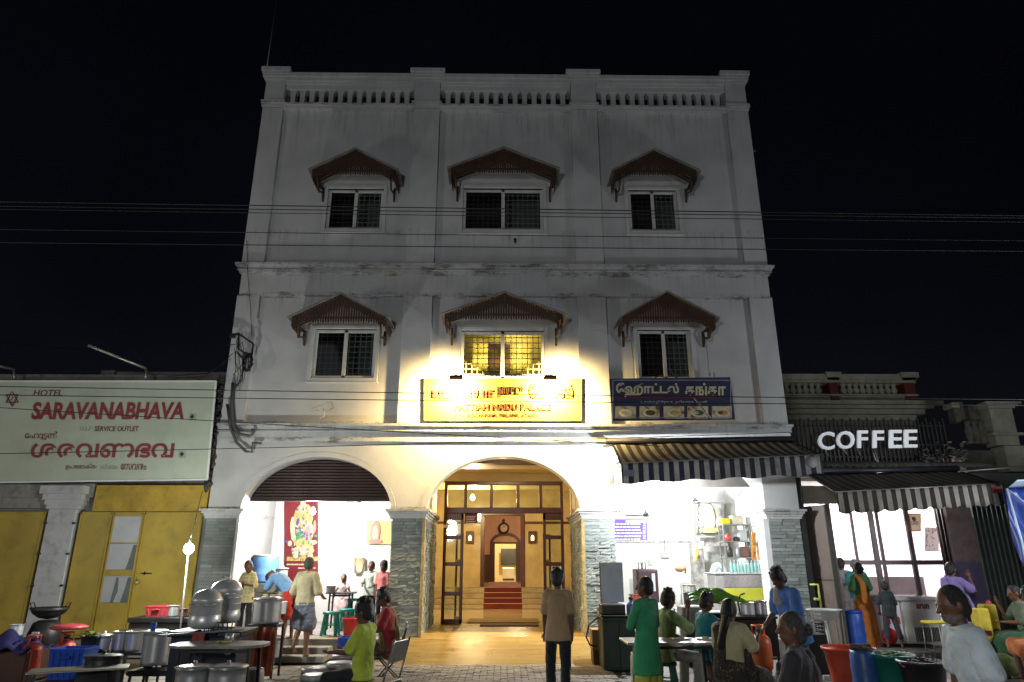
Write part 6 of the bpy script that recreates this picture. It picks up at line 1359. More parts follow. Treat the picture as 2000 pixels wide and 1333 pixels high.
# sink, pipe, bucket
c=P(1610,1195,-1.5); k=empty('steel_sink',(c.x,-1.5,0),label='steel wash basin on thin legs beside the hotel corner',cat='sink'); zs=P(1610,1190,-1.5).z
mb=MB(); mb.lathe([(.06,zs-.19),(.2,zs-.16),(.24,zs-.02),(.3,zs),(.31,zs-.006),(.25,zs-.03),(.21,zs-.17),(.06,zs-.2)],(0,0,0),20,cap=False); mb.build('basin',ALU,k)
mb=MB(); mb.tube([(0,0,zs-.19),(0,0,zs-.32),(.02,0,zs-.5),(.03,0,.32)],.028,10); mb.build('waste_pipe',WHP,k)
for q in (-.26,.26): l=MB(); l.bar((q,-.1,0),(q,-.1,zs-.05),.02); l.build('leg',GALV,k); l=MB(); l.bar((q,.15,0),(q,.15,zs-.05),.02); l.build('leg',GALV,k)
l=MB(); l.bar((-.26,-.1,.3),(.26,-.1,.3),.015); l.build('stretcher',GALV,k)
bucket((c.x+.03,-1.5,.0),.13,.27,mat('pinkish_bucket',(.45,.28,.22),.5),'pinkish bucket catching the waste pipe of the steel basin','bucket')
mb=MB(); mb.tube([P(1582,1142,-.6),P(1598,1142,-.7),P(1600,1160,-.7),P(1604,1188,-.7)],.02,8); mb.tube([P(1590,1170,-.7),P(1602,1172,-.7)],.025,8); tag(mb.build('yellow_water_pipe',mat('yellow_green_pipe',(.45,.5,.12),.5)),'bent yellow green water pipe on the dark gap wall','pipe')
bk_=MB(); c=P(1560,1250,-2.)
for i in range(7):
    z=.15+i*.06; bk_.tube([(-.2,-.15,z),(.2,-.15,z),(.2,.15,z),(-.2,.15,z),(-.2,-.15,z)],.005,4)
for i in range(9): x=-.2+.05*i; bk_.bar((x,-.15,.15),(x,-.15,.52),.006)
tag(bk_.build('wire_basket',GALV,None,(c.x+.1,-2.2,.45)),'wire basket standing behind the dark sari woman','basket')
tag(B('basket_stand',IRON,None,c.x-.12,c.x+.32,-2.4,-2.,0,.595,.01),'dark stand under the wire basket','stand')
drum((P(1664,1262,.1).x,-.1,zf2),.19,.66,mat('mid_blue_plastic',(.03,.10,.45),.4,var=.15),'tall blue water barrel beside the woman in orange',lid=BLUEP)
# bins in the right foreground
bucket((P(1680,1320,-4.).x,-3.75,0),.35,.56,mat('vermilion_plastic',(.6,.07,.03),.4,var=.1),'wide red orange tub behind the slim blue drum','tub')
drum((P(1687,1320,-4.4).x,-4.45,0),.165,.60,mat('grey_blue_plastic',(.05,.13,.38),.4,var=.2),'slim faded blue drum in the right foreground')
mb=MB(); random.seed(17)
for q in range(30): a=random.uniform(0,6.28); r=.13*math.sqrt(random.random()); mb.ell((r*math.cos(a),r*math.sin(a),random.uniform(0,.06)),(.05,.04,.03),6,4,smooth=False)
tag(mb.build('rubbish_heap',mat('brown_refuse',(.10,.07,.05),.9,var=.5),None,(P(1687,1320,-4.4).x,-4.45,.6)),'brown refuse heaped over the slim blue drum','rubbish')
bucket((P(1745,1320,-4.5).x,-4.5,0),.29,.56,GRP,'green plastic dustbin topped with leaf waste in the foreground','dustbin',fill=SCRAP,fname='leaf_waste')
bucket((P(1800,1330,-4.9).x-.02,-5.0,0),.28,.54,BLACKP,'black plastic dustbin next to the green one','dustbin',fill=mat('grey_refuse',(.2,.2,.19),.8,var=.6),fname='waste')
for px,py in ((1640,1285),(1650,1300),(1625,1275)):
    c=G(px,py,0); 
mb=MB(); random.seed(23)
for q in range(40): c=G(random.uniform(1560,1660),random.uniform(1265,1330),0); a=random.uniform(0,3); mb.bev(c.x-.05,c.x+.05,c.y-.03,c.y+.03,-.02,random.uniform(.01,.04),.004)
tag(mb.build('paper_litter',mat('pale_litter',(.35,.34,.32),.8,var=.5)),kind='stuff')
# freezer
a=P(1742,1250,-.1); b=P(1822,1250,-.1); zt_=P(1780,1166,-.1).z
fz=empty('chest_freezer',((a.x+b.x)/2,.15,zf2),label='white chest freezer with red lettering in front of the coffee shop',cat='freezer'); hw=.60; hh=zt_-zf2
FW=mat('freezer_white',(.72,.71,.77),.3,var=.06); FG=mat('freezer_grey_side',(.5,.49,.43),.4,var=.1)
mb=MB(); mb.bev(-hw,-hw+.42,-.35,.35,.06,hh-.08,.03); mb.build('freezer_body',FW,fz); mb=MB(); mb.bev(-hw+.421,hw,-.36,.35,.06,hh-.08,.03); mb.build('freezer_side',FG,fz)
mb=MB(); mb.bev(-hw-.01,hw+.01,-.37,.36,hh-.079,hh,.025); mb.build('freezer_rim',mat('rim_grey',(.45,.45,.46),.35),fz)
mb=MB(); mb.grid(lambda u,v:(-hw+.08+u*(2*hw-.16),-.3+.6*v,hh+.004+.03*math.sin(PI*v)),8,8); mb.build('glass_lid',GLASS,fz)
mb=MB(); 
for k in range(16): x=-hw+.62+k*.03; mb.bev(x,x+.018,-.372,-.361,.1,.36,.002)
mb.build('vent_grille',BLACKP,fz)
text('arun',[(-hw+.06,-.355,.42),(-hw+.36,-.355,.42),(-hw+.36,-.355,.56),(-hw+.06,-.355,.56)],REDP,fz,bold=.04); text('arun',[(-hw+.72,-.365,hh-.22),(-hw+.98,-.365,hh-.22),(-hw+.98,-.365,hh-.13),(-hw+.72,-.365,hh-.13)],REDT,fz,bold=.03)
mb=MB(); mb.bev(-hw+.08,-hw+.18,-.362,-.352,.22,.25,.003); mb.build('red_badge',REDP,fz); mb=MB(); mb.bev(-hw+.28,-hw+.38,-.362,-.352,.1,.24,.003); mb.build('rating_label',mat('label_grey',(.2,.2,.2),.5),fz)
mb=MB(); mb.lathe([(0,-.004),(.16,-.004),(.16,0),(0,0)],(-hw+.1,-.352,.2),18,axis='y'); mb.build('red_swirl',REDP,fz)
# yellow topped stool
c=P(1822,1215,-.9); k=empty('yellow_top_stool',(c.x,-.95,zf2 if -.95>-.9 else 0),label='small stool with yellow plastic seat and wire legs before the freezer',cat='stool'); zt_=P(1822,1213,-.95).z
mb=MB(); mb.bev(-.2,.2,-.16,.16,zt_-.05,zt_,.03); mb.build('seat',YELP,k)
for q in (-.16,.16):
    for w_ in (-.12,.12): l=MB(); l.tube([(q,w_,zt_-.05),(q*1.1,w_*1.2,0)],.009,6); l.build('leg',GALV,k)
l=MB(); l.tube([(-.17,-.13,.2),(.17,-.13,.2),(.17,.13,.2),(-.17,.13,.2),(-.17,-.13,.2)],.007,5); l.build('ring_brace',GALV,k)
# yellow packets box
for i,(px,lab) in enumerate(((1920,'front yellow printed rice bag leaning by the corrugated fence'),(1936,'rear yellow printed bag with a pink top by the corrugated fence'))):
    c=P(px,1230,-1.9+.3*i); zt_=P(px,1188 if i==0 else 1180,-1.9+.3*i).z; mb=MB(); mb.bev(-.13,.13,-.09,.09,0,zt_-.42,.03); o=tag(mb.build('yellow_bag',mat('yellow_bag_print',(.62,.47,.05),.45,var=.25,scale=9),None,(c.x,-1.9+.3*i,.42)),lab,'bag')
    mb=MB(); mb.bev(-.08,.08,-.1,-.091,.12,.2,.004); mb.build('red_print',REDT,o)
    if i: mb=MB(); mb.ell((.05,0,zt_-.42),(.05,.04,.07)); mb.build('pink_top',mat('pink_plastic',(.42,.05,.06),.45),o)
tag(B('bag_bench',mat('green_cloth_bench',(.02,.05,.02),.8),None,P(1915,1250,-1.9).x-.2,P(1940,1250,-1.9).x+.5,-2.1,-1.3,0,.418,.02),'low dark green bench under the yellow bags','bench')
mb=MB(); mb.lathe([(.0,0),(.2,.0),(.24,.12),(.2,.26),(.1,.32),(0,.33)],(0,0,0),14); tag(mb.build('sack',mat('green_sack',(.12,.15,.05),.9,var=.5,scale=8,bs=.6),None,(P(1945,1290,-2.4).x,-2.5,0)),'patterned green sack on the ground below the yellow bags','sack')
# chairs for the seated persons

# EXTRA CLUTTER
for px,py,Y,r,h,m_,l_ in ((30,1240,-2.6,.10,.16,ALU,'small aluminium pan on the indigo cloth chest'),(335,1212,-2.,.09,.17,STEEL,'steel dabba beside the red tub on the black counter'),(356,1214,-2.1,.07,.12,BRN,'small brown pot at the right end of the black counter')):
    z={-2.6:.62,-2.:.862,-2.1:.862}[Y]; pot('small_pan',(P(px,py,Y).x,Y,z),r,h,m_,l_,'pan')
for px,lab,m_ in ((520,'pale cloth rag hung over the front rail of the cooking counter',mat('pale_rag',(.45,.42,.38),.9)),(388,'checked red rag hung at the left of the cooking counter',mat('red_rag',(.3,.06,.05),.9))):
    c=P(px,1250,-4.85); w_=.16; mb=MB(); mb.grid(lambda u,v:(w_*(u-.5),-.03*math.sin(u*9)*v-.02,-.24*v-.02*math.sin(u*7)*v),12,8); c.x=min(c.x,ct.location.x+.5); tag(solid(mb.build('rag',m_,None,(c.x,ct.location.y-.44,.86)),.006),lab,'rag')
mb=MB(); random.seed(77)
for q in range(90):
    px,py=random.choice([(random.uniform(540,780),random.uniform(1290,1333)),(random.uniform(1180,1260),random.uniform(1290,1333)),(random.uniform(780,1180),random.uniform(1300,1333))]); c=G(px,py,.012); a=random.uniform(0,3.1); s_=random.uniform(.01,.035); e1=Vector((math.cos(a),math.sin(a),random.uniform(0,.4)))*s_; e2=Vector((-math.sin(a),math.cos(a),0))*s_*.7; mb.add([c-e1,c+e2,c+e1,c-e2],[(0,1,2,3)])
tag(mb.build('paper_scraps',mat('pale_litter',(.35,.34,.32),.8,var=.5)),kind='stuff')
# wall tube light fittings and switch boards inside the shops
for x0_,Y_,z_,lab in ((P(505,1075,3.55).x,3.55,2.05,'small white switch board on the left shop back wall'),(P(1300,1090,3.7).x,3.74,1.9,'small white switch board on the marble wall of the right shop')):
    mb=MB(); mb.bev(x0_-.1,x0_+.1,Y_-.03,Y_,z_-.07,z_+.07,.008); o=tag(mb.build('switch_board',mat('grey_switch',(.3,.3,.29),.5)),lab,'switch board')
    mb=MB(); 
    for k in range(4): mb.bev(x0_-.075+k*.04,x0_-.05+k*.04,Y_-.042,Y_-.031,z_-.03,z_+.03,.004)
    mb.build('switch_row',WHP,o)
    mb=MB(); mb.tube([(x0_,Y_-.01,z_+.07),(x0_+.02,Y_-.01,z_+.6),(x0_,Y_-.01,4.0)],.007,5); mb.build('cable_run',BLACKP,o)

for i,(px,Y,r,h,m_,l_) in enumerate(((549,2.2,.12,.30,ALU,'tall aluminium storage tin right of the sky blue drum'),(478,1.6,.13,.34,mat('leaf_green_plastic',(.10,.35,.08),.4),'leaf green plastic tub left of the sky blue drum'))):
    c=P(px,1120,Y)
    if i==0: pot('storage_tin',(c.x,Y+.1,1.279),r,h,m_,l_,'tin',lid='flat')
    else:
        bucket((c.x,Y,1.1),r,h,m_,l_,'tub'); tag(B('tub_ledge',CONC,None,c.x-.2,c.x+.2,Y-.2,Y+.2,.34,1.098,.01),'concrete ledge under the leaf green tub','ledge')
# ================= people =================
def capsule(mb,p,q,r0,r1,fl=1.,side=None,n=14,flat=False):
    p=Vector(p);q=Vector(q);d=(q-p); L=d.length
    if L<1e-5: d=Vector((0,0,1));L=1e-5
    d=d.normalized(); s=Vector(side) if side is not None else d.orthogonal()
    s=(s-d*s.dot(d)); s=s.normalized() if s.length>1e-4 else d.orthogonal().normalized(); t=d.cross(s); vs=[];fs=[];rings=[]
    for k in range(1,5):
        if flat: break
        a=-PI/2+PI/2*k/5; rings.append((p+d*math.sin(a)*r0*.8,r0*math.cos(a)))
    for k in range(0,4): rings.append((p.lerp(q,k/3),r0+(r1-r0)*k/3))
    for k in range(1,5): a=PI/2*k/5; rings.append((q+d*math.sin(a)*r1*.8,r1*math.cos(a)))
    for c,r in rings:
        for k in range(n): a=2*PI*k/n; vs.append(c+s*math.cos(a)*r+t*math.sin(a)*r*fl)
    for i in range(len(rings)-1):
        for k in range(n): a=i*n+k;b=i*n+(k+1)%n; fs.append((a,b,b+n,a+n))
    fs.append(tuple(range(n-1,-1,-1))); m=(len(rings)-1)*n; fs.append(tuple(range(m,m+n))); mb.add(vs,fs,True)
JOBS=[]
WR=bpy.data.textures.new('wrinkles','CLOUDS'); WR.noise_scale=.10; WR.noise_depth=2
def vox(name,mb,m,parent,vs_,disp=0,smooth=3,extra=None,mats=None):
    me=mb.mesh(name,m); o=mobj(name,me,parent); r=o.modifiers.new('r','REMESH'); r.mode='VOXEL'; r.voxel_size=vs_; r.use_smooth_shade=True
    s=o.modifiers.new('s','SMOOTH'); s.factor=.5; s.iterations=smooth
    if disp:
        d=o.modifiers.new('d','DISPLACE'); d.texture=WR; d.strength=disp; d.mid_level=.5; d.texture_coords='LOCAL'
    JOBS.append((o,extra)); return o
def bake_jobs():
    dg=bpy.context.evaluated_depsgraph_get(); res=[]
    for o,ex in JOBS: res.append(bpy.data.meshes.new_from_object(o.evaluated_get(dg)))
    for (o,ex),me in zip(JOBS,res):
        nm=o.data.name; mats_=[m for m in o.data.materials]; o.modifiers.clear(); 
        if ex:
            ex.m=[i+1 for i in ex.m]; em=ex.mesh('x',[mats_[0]]+ex.mats); bm=bmesh.new(); bm.from_mesh(me); bm.from_mesh(em); bm.to_mesh(me); bm.free(); bpy.data.meshes.remove(em)
            me.materials.clear(); me.materials.append(mats_[0]); [me.materials.append(x) for x in ex.mats]
        old=o.data; o.data=me; me.name=nm; bpy.data.meshes.remove(old)
def cloth(name,c,pattern=None,c2=None,scale=30,rough=.85,tr=0):
    if name in MC: return MC[name]
    m,n,N,L,b=nodes(name); v=tex_coord(N,L,world=False); f=fnoise(N,L,v,6,5,.6); col=ramp(N,L,f,[(.3,tuple(x*.78 for x in c)),(.7,tuple(min(1,x*1.15) for x in c))])
    if pattern in('stripe','check'):
        sp=N.new('ShaderNodeSeparateXYZ'); L.new(v,sp.inputs[0]); fac=None
        for ax in ((0,) if pattern=='stripe' else (0,2)):
            a=N.new('ShaderNodeMath'); a.operation='MULTIPLY'; a.inputs[1].default_value=scale; L.new(sp.outputs[ax],a.inputs[0]); s=N.new('ShaderNodeMath'); s.operation='SINE'; L.new(a.outputs[0],s.inputs[0]); g=N.new('ShaderNodeMath'); g.operation='GREATER_THAN'; g.inputs[1].default_value=.45; L.new(s.outputs[0],g.inputs[0])
            if fac is None: fac=g.outputs[0]
            else: mm_=N.new('ShaderNodeMath'); mm_.operation='MAXIMUM'; L.new(fac,mm_.inputs[0]); L.new(g.outputs[0],mm_.inputs[1]); fac=mm_.outputs[0]
        k=N.new('ShaderNodeMath'); k.operation='MULTIPLY'; k.inputs[1].default_value=.6; L.new(fac,k.inputs[0]); col=mix(N,L,k.outputs[0],col,c2)
    if pattern=='floral':
        t=N.new('ShaderNodeTexVoronoi'); t.inputs['Scale'].default_value=scale; L.new(v,t.inputs['Vector']); fm_=ramp(N,L,t.outputs['Distance'],[(.22,1.),(.32,0.)]); g2=fnoise(N,L,v,9,2); gg=ramp(N,L,g2,[(.45,0.),(.55,1.)]); mm_=N.new('ShaderNodeMath'); mm_.operation='MULTIPLY'; L.new(fm_,mm_.inputs[0]); L.new(gg,mm_.inputs[1]); col=mix(N,L,mm_.outputs[0],col,c2)
    L.new(col,b.inputs['Base Color']); b.inputs['Roughness'].default_value=rough; b.inputs['Sheen Weight'].default_value=.15
    w_=fnoise(N,L,v,9,4,.6); bump(N,L,b,w_,.7,.03); MC[name]=m; return m
SK=[mat('brown_skin',(.17,.075,.038),.5,var=.12,scale=12,bs=.15),mat('dark_brown_skin',(.13,.06,.034),.5,var=.12,scale=12,bs=.15),mat('mid_brown_skin',(.24,.12,.065),.5,var=.1,scale=12,bs=.15)]
HB=mat('black_hair',(.012,.010,.010),.45,var=.5,scale=60,bs=.8); HG=mat('greying_hair',(.065,.062,.06),.6,var=.6,scale=50,bs=.8); HW=mat('white_hair',(.42,.41,.39),.7,var=.3,scale=50,bs=.8)
EYW=mat('eye_white',(.6,.57,.53),.3,bs=0); EYB=mat('eye_dark',(.015,.01,.01),.2,bs=0); LIP=mat('lip_brown',(.13,.045,.035),.5)
def nv(*a): return Vector(a).normalized()
def person(px,py,Y,z0,face,label,pose='stand',skin=0,hair=('short',HB),top=None,bottom=None,arms=None,legs=None,lean=(0,0,1),head=(0,0,1),look=0,hair_m=None,build=1.,vs_=.012,name='person',root=None,h=None,extras=None,fold=.020,turn=0,hs=1.1):
    """px,py,Y: top of the head; face: 0 = looks away from the street camera, 90 = to the left, -90 = to the right, 180 = to the camera"""
    t=nv(*lean); hd=nv(*head); B_=build
    legs=legs or ({'stand':[((-.06,0,-1),(-.02,0,-1)),((.06,0,-1),(.02,0,-1))],'sit':[((-.2,1,-.12),(-.05,-.05,-1)),((.2,1,-.12),(.05,-.05,-1))]}[pose])
    arms=arms or [((-.15,0,-1),(-.05,.15,-1)),((.15,0,-1),(.05,.15,-1))]
    ry=Vector((1,0,0)) if not turn else Vector((math.cos(R(turn)),math.sin(R(turn)),0))
    lz=[]
    for s,(th,sh) in zip((-1,1),legs): lz.append(Vector((.09*s,0,-.03))+nv(*th)*.43+nv(*sh)*.43)
    pz=-min(v.z for v in lz)+.065
    pel=Vector((0,0,pz)); ch=pel+t*.36; nk=pel+t*.53; 
    sh=[nk-t*.045+ry*s*.157*B_ for s in (-1,1)]
    hc=nk+t*.02+hd*.143; htop=hc+hd*.13
    A=[]
    for s,(u,f),sp in zip((-1,1),arms,sh): e=sp+nv(*u)*.28; w_=e+nv(*f)*.25; A.append((sp,e,w_,nv(*f)))
    LG=[]
    for s,(th,shn) in zip((-1,1),legs): hp_=pel+Vector((.09*s,0,-.03)); k=hp_+nv(*th)*.43; an=k+nv(*shn)*.43; LG.append((hp_,k,an))
    nomtop=htop.z
    tp=P(px,py,Y); S=(tp.z-z0)/nomtop
    fr=R(face); Rm=Matrix.Rotation(fr,3,'Z'); off=Rm@(Vector((htop.x,htop.y,0))*S)
    loc=(tp.x-off.x,Y-off.y,z0)
    M=Matrix.Scale(S,4)
    hy=R(look); hf=Vector((-math.sin(hy),math.cos(hy),0)); hf=(hf-hd*hf.dot(hd)).normalized(); hr=hf.cross(hd); hf=hf*hs; hr=hr*hs; hd=hd*hs; HM=Matrix((hr,hf,hd)).transposed()
    def new(): m_=MB(); m_.M=M; return m_
    # --- body ---
    b=new()
    capsule(b,pel-t*.02,pel+t*.12,.15*B_,.135*B_,.68,ry); capsule(b,pel+t*.12,ch+t*.04,.135*B_,.155*B_,.66,ry); capsule(b,ch,nk-t*.07,.155*B_,.12,.6,ry)
    capsule(b,sh[0],sh[1],.055,.055); capsule(b,nk-t*.06,nk+hd*.09,.058,.054); [capsule(b,nk-t*.005,sp_.lerp(nk,.25)-t*.0,.05,.05) for sp_ in sh]
    b.ell(hc+hd*.012,(.076,.094,.106),18,14,HM); b.ell(hc+hf*.022-hd*.045,(.058,.072,.07),16,12,HM); b.ell(hc+hf*.05-hd*.085,(.03,.03,.024),10,8,HM)
    capsule(b,hc+hf*.09+hd*.015,hc+hf*.112-hd*.022,.010,.015); 
    for s in (-1,1): b.ell(hc+hr*s*.078-hd*.005-hf*.005,(.012,.02,.032),8,8,HM); b.ell(hc+hr*s*.03+hf*.084+hd*.022,(.024,.014,.008),8,6,HM)
    for s,(sp,e,w_,fd) in zip((-1,1),A): capsule(b,sp,e,.051*B_,.042*B_); capsule(b,e,w_,.043*B_,.028); capsule(b,w_,w_+fd*.05,.026,.03,.6)
    for hp_,k,an in LG:
        capsule(b,hp_,k,.078*B_,.054); capsule(b,k,k.lerp(an,.35),.052,.055); capsule(b,k.lerp(an,.35),an,.054,.034)
        ft=Vector((an.x,an.y,an.z)); capsule(b,ft+Vector((0,-.02,-.03)),ft+Vector((0,.13,-.045)),.032,.026,.8)
    # fingers, eyes
    x=new(); x.mats=[EYW,EYB,LIP,skin if not isinstance(skin,int) else SK[skin]]
    for s in (-1,1):
        x.mi=0; x.ell(hc+hr*s*.031+hf*.083+hd*.006,(.013,.009,.007),8,6,HM); x.mi=1; x.ell(hc+hr*s*.031+hf*.0895+hd*.006,(.0055,.004,.0055),6,5,HM)
        capsule(x,hc+hr*s*.018+hf*.094+hd*.026,hc+hr*s*.046+hf*.084+hd*.027,.0035,.003,n=6)
    x.mi=2; x.ell(hc+hf*.094-hd*.05,(.022,.008,.006),8,6,HM); x.mi=3
    for s,(sp,e,w_,fd) in zip((-1,1),A):
        side=fd.cross(Vector((0,0,1))); side=side.normalized() if side.length>.2 else Vector((0,1,0)); cur=fd.cross(side).normalized()
        base=w_+fd*.075
        capsule(x,w_+fd*.01,base,.026,.036,.45,side,10)
        for k in range(4):
            o_=side*(-.027+.018*k); l1=(.036,.042,.040,.032)[k]; p1=base+o_+fd*.008; p2=p1+fd*l1+cur*-.006; p3=p2+fd*l1*.6-cur*.022; capsule(x,p1-fd*.02,p2,.0085,.008,n=7); capsule(x,p2,p3,.008,.0065,n=7)
        q1=w_+fd*.03-side*.025; q2=q1+fd*.03-side*.022; capsule(x,q1,q2,.0105,.009,n=7); capsule(x,q2,q2+fd*.028-cur*.008,.009,.007,n=7)
    if root is None:
        bd=vox(name,b,SK[skin],None,vs_,0,2,x); bd.location=loc; bd.rotation_euler=(0,0,fr); tag(bd,label,'person')
    # --- hair ---
    H_=new(); kind,hm=hair
    if kind!='bald':
        H_.ell(hc-hf*.013+hd*.022,(.083,.096,.106),18,14,HM)
        if kind in('short','thick'): 
            H_.ell(hc-hf*.045-hd*.02,(.078,.062,.075),14,10,HM)
            if kind=='thick':
                random.seed(int(px)); H_.ell(hc-hf*.005+hd*.045,(.092,.102,.096),14,10,HM)
                for k in range(44): 
                    a=random.uniform(0,6.28); u=random.uniform(.2,1); v_=hr*math.cos(a)*u*.08+hf*(math.sin(a)*u*.085-.01)+hd*(.06+.08*math.sqrt(1-u*u)*1.0); q_=random.uniform(.012,.026); H_.ell(hc+v_*random.uniform(1,1.12),(q_,q_,q_),6,5)
        if kind in('bun','braid','long'):
            H_.ell(hc-hf*.05-hd*.03,(.08,.062,.085),14,10,HM)
            if kind=='bun': H_.ell(hc-hf*.12-hd*.01,(.05,.045,.05),12,8)
            if kind=='braid':
                ps=[hc-hf*.09-hd*.04,nk-hf*.1+ry*.03,nk-hf*.03+ry*.10-t*.05,nk+hf*.10+ry*.10-t*.17,nk+hf*.12+ry*.09-t*.32]
                for i in range(4):
                    for j in range(4): c_=ps[i].lerp(ps[i+1],j/4); H_.ell(c_+ry*.006*(-1)**j,(.024,.022,.026),8,6)
            if kind=='long':
                for i in range(9): H_.ell(nk-hf*(.08+.012*i)+hd*(.03-.035*i)+hr*.0,(.065-.003*i,.04,.05),10,8)
        if kind=='fringe': H_.ell(hc+hf*.02+hd*.05,(.078,.085,.06),12,8,HM)
        ho=vox('hair',H_,hm,bd,min(vs_,.009),0,1)
    # --- clothes ---
    def shirt(m,length=.12,sleeve=.62,long=False,infl=.02,collar=True,nm='shirt',hem=.0):
        c=new(); i=infl
        wd_=(.186+.02*min(1,max(0,length)*5))*B_; 
        if length>=0:
            capsule(c,pel-t*length,pel+t*.02,wd_+hem,.172*B_+i*.6,.70,ry,20,True); capsule(c,pel+t*.02,pel+t*.14,.172*B_+i*.6,.15*B_+i,.70,ry,18,False)
        else: capsule(c,pel-t*length,pel+t*.18,.14*B_+i*.7,.14*B_+i,.7,ry,18,True)
        [capsule(c,nk-t*.015,sp_.lerp(nk,.2),.056,.056+i*.3) for sp_ in sh]
        capsule(c,pel+t*.14,ch+t*.03,.14*B_+i,.16*B_+i,.68,ry,18); capsule(c,ch,nk-t*.065,.158*B_+i,.125+i*.5,.62,ry,18); capsule(c,sh[0],sh[1],.058+i*.5,.058+i*.5)
        for sp,e,w_,fd in A:
            if long: capsule(c,sp,e,.056*B_+i*.5,.046*B_+i*.4); capsule(c,e,e.lerp(w_,.9),.046*B_+i*.4,.035+i*.3)
            elif sleeve: capsule(c,sp,sp.lerp(e,sleeve*.3),.06*B_+i*.5,.062*B_+i*.5); capsule(c,sp.lerp(e,.1),sp.lerp(e,sleeve+.08),.060*B_+i*.5,.066*B_+i*.6,1,None,14,True)
        so=vox(nm,c,m,bd,vs_,fold)
        if collar:
            k=new(); pts=[nk-t*.005+hd*.02+(ry*math.cos(a)+ry.cross(hd)*math.sin(a)*-1)*.066 for a in [2*PI*j/16 for j in range(17)]]; k.tube([p for p in pts],.014,6,cap=False); k.build('collar',m,so)
        return so
    def pants(m,infl=.018,length=1.,nm='trousers'):
        c=new(); capsule(c,pel-t*.05,pel+t*.08,.155*B_+infl*.6,.145*B_+infl*.4,.72,ry,16)
        for hp_,k,an in LG: 
            capsule(c,hp_,k,.079*B_+infl*.7,.062+infl*.8)
            if length>.5: capsule(c,k,k.lerp(an,length*.97),.060+infl*.8,.056+infl*.8)
        return vox(nm,c,m,bd,vs_,fold*.8)
    def wrap(m,low=.95,infl=.03,flare=.03,nm='lungi'):
        """cloth wrapped round both legs down to a fraction of the leg"""
        c=new(); capsule(c,pel-t*.03,pel+t*.09,.158*B_+infl*.7,.146*B_+infl*.4,.75,ry,18)
        (h0,k0,a0_),(h1,k1,a1_)=LG
        def pt(f,h_,k_,a_): return h_.lerp(k_,min(1,f*2)) if f<.5 else k_.lerp(a_,(f-.5)*2)
        n=7
        for j in range(n):
            f0,f1=low*j/n,low*(j+1)/n
            p0,p1=pt(f0,h0,k0,a0_),pt(f0,h1,k1,a1_); q0,q1=pt(f1,h0,k0,a0_),pt(f1,h1,k1,a1_)
            r0=.074+infl+flare*j/n+.012*min(1,f0*3); 
            for u in (0,.5,1): capsule(c,p0.lerp(p1,u),q0.lerp(q1,u),r0,r0,1,ry,12)
        return vox(nm,c,m,bd,vs_,fold*1.6)
    if top: 
        for kw in (top if isinstance(top,list) else [top]): shirt(**kw)
    if bottom:
        kw=dict(bottom); ty_=kw.pop('type'); (pants if ty_=='pants' else wrap)(**kw)
    def g2(v): return v   # local helper for extras
    if extras: extras(dict(new=new,pel=pel,t=t,ch=ch,nk=nk,sh=sh,A=A,LG=LG,hc=hc,hf=hf,hr=hr,hd=hd,ry=ry,bd=bd,vs=vs_,B=B_,S=S))
    return bd
def drape(m,infl=.045,sidex=-1,nm='sari_drape',tail=.5):
    def f(d):
        c=d['new'](); t=d['t'];ry=d['ry'];fw=Vector((-ry.y,ry.x,0)); a=d['pel']+ry*(-sidex)*.15*d['B']; s=d['sh'][0 if sidex<0 else 1]-ry*sidex*.05
        fp=[a+fw*.10,d['ch']+fw*(.13)*1+ry*sidex*-.02,s+fw*.06,s+t*.07,s-fw*.10,d['ch']-fw*.14+ry*sidex*.05,d['pel']-fw*.16-t*.0+ry*sidex*.06]
        wd=[.13,.10,.06,.05,.06,.08,.09]
        for i in range(len(fp)-1): capsule(c,fp[i],fp[i+1],wd[i],wd[i+1],.32,ry,12)
        capsule(c,d['pel']-t*.08,d['pel']+t*.06,.19*d['B'],.175*d['B'],.72,ry,18)
        vox(nm,c,m,d['bd'],d['vs'],.02)
    return f
def held(kind,m,hand=1,nm='phone'):
    def f(d):
        sp,e,w_,fd=d['A'][hand]; c=d['new'](); p=w_+fd*.11
        if kind=='phone': c.bev(p.x-.035,p.x+.035,p.y-.06,p.y+.06,p.z+.01,p.z+.022,.004)
        else: c.lathe([(.028,-.04),(.036,.05),(.032,.05),(.025,-.03),(0,-.03)],tuple(p),14)
        return tag(c.build(nm,m,None,d['bd'].location,d['bd'].rotation_euler),nm_label.get(nm+str(hand),None) or 'dark phone held by the girl in the yellow checked shirt',nm)
    return f
nm_label={}
def feet(m,nm='sandal'):
    def f(d):
        for hp_,k,an in d['LG']: c=d['new'](); capsule(c,an+Vector((0,-.05,-.06)),an+Vector((0,.15,-.06)),.042,.04,.3,Vector((1,0,0)),12); c.build(nm,m,d['bd'])
    return f
def both(*fs):
    def f(d): [g(d) for g in fs]
    return f
NV=cloth('black_trousers',(.012,.013,.018)); 
# 1 man walking in, brown shirt
person(1088,1113,-4.7,0,-9,'man in a tan short sleeved shirt and dark trousers walking towards the hotel entrance',skin=1,hair=('thick',HB),arms=[((-.14,.14,-1),(-.02,.25,-1)),((.15,-.16,-1),(.0,.08,-1))],
 top=dict(m=cloth('tan_checked_shirt',(.44,.29,.16),'check',(.38,.25,.13),210),length=.13,sleeve=.72,hem=.005),bottom=dict(type='pants',m=NV),legs=[((-.10,.34,-1),(.02,-.05,-1)),((.03,-.14,-1),(-.03,-.62,-1))],vs_=.0095,build=.98,extras=feet(BLACKP))
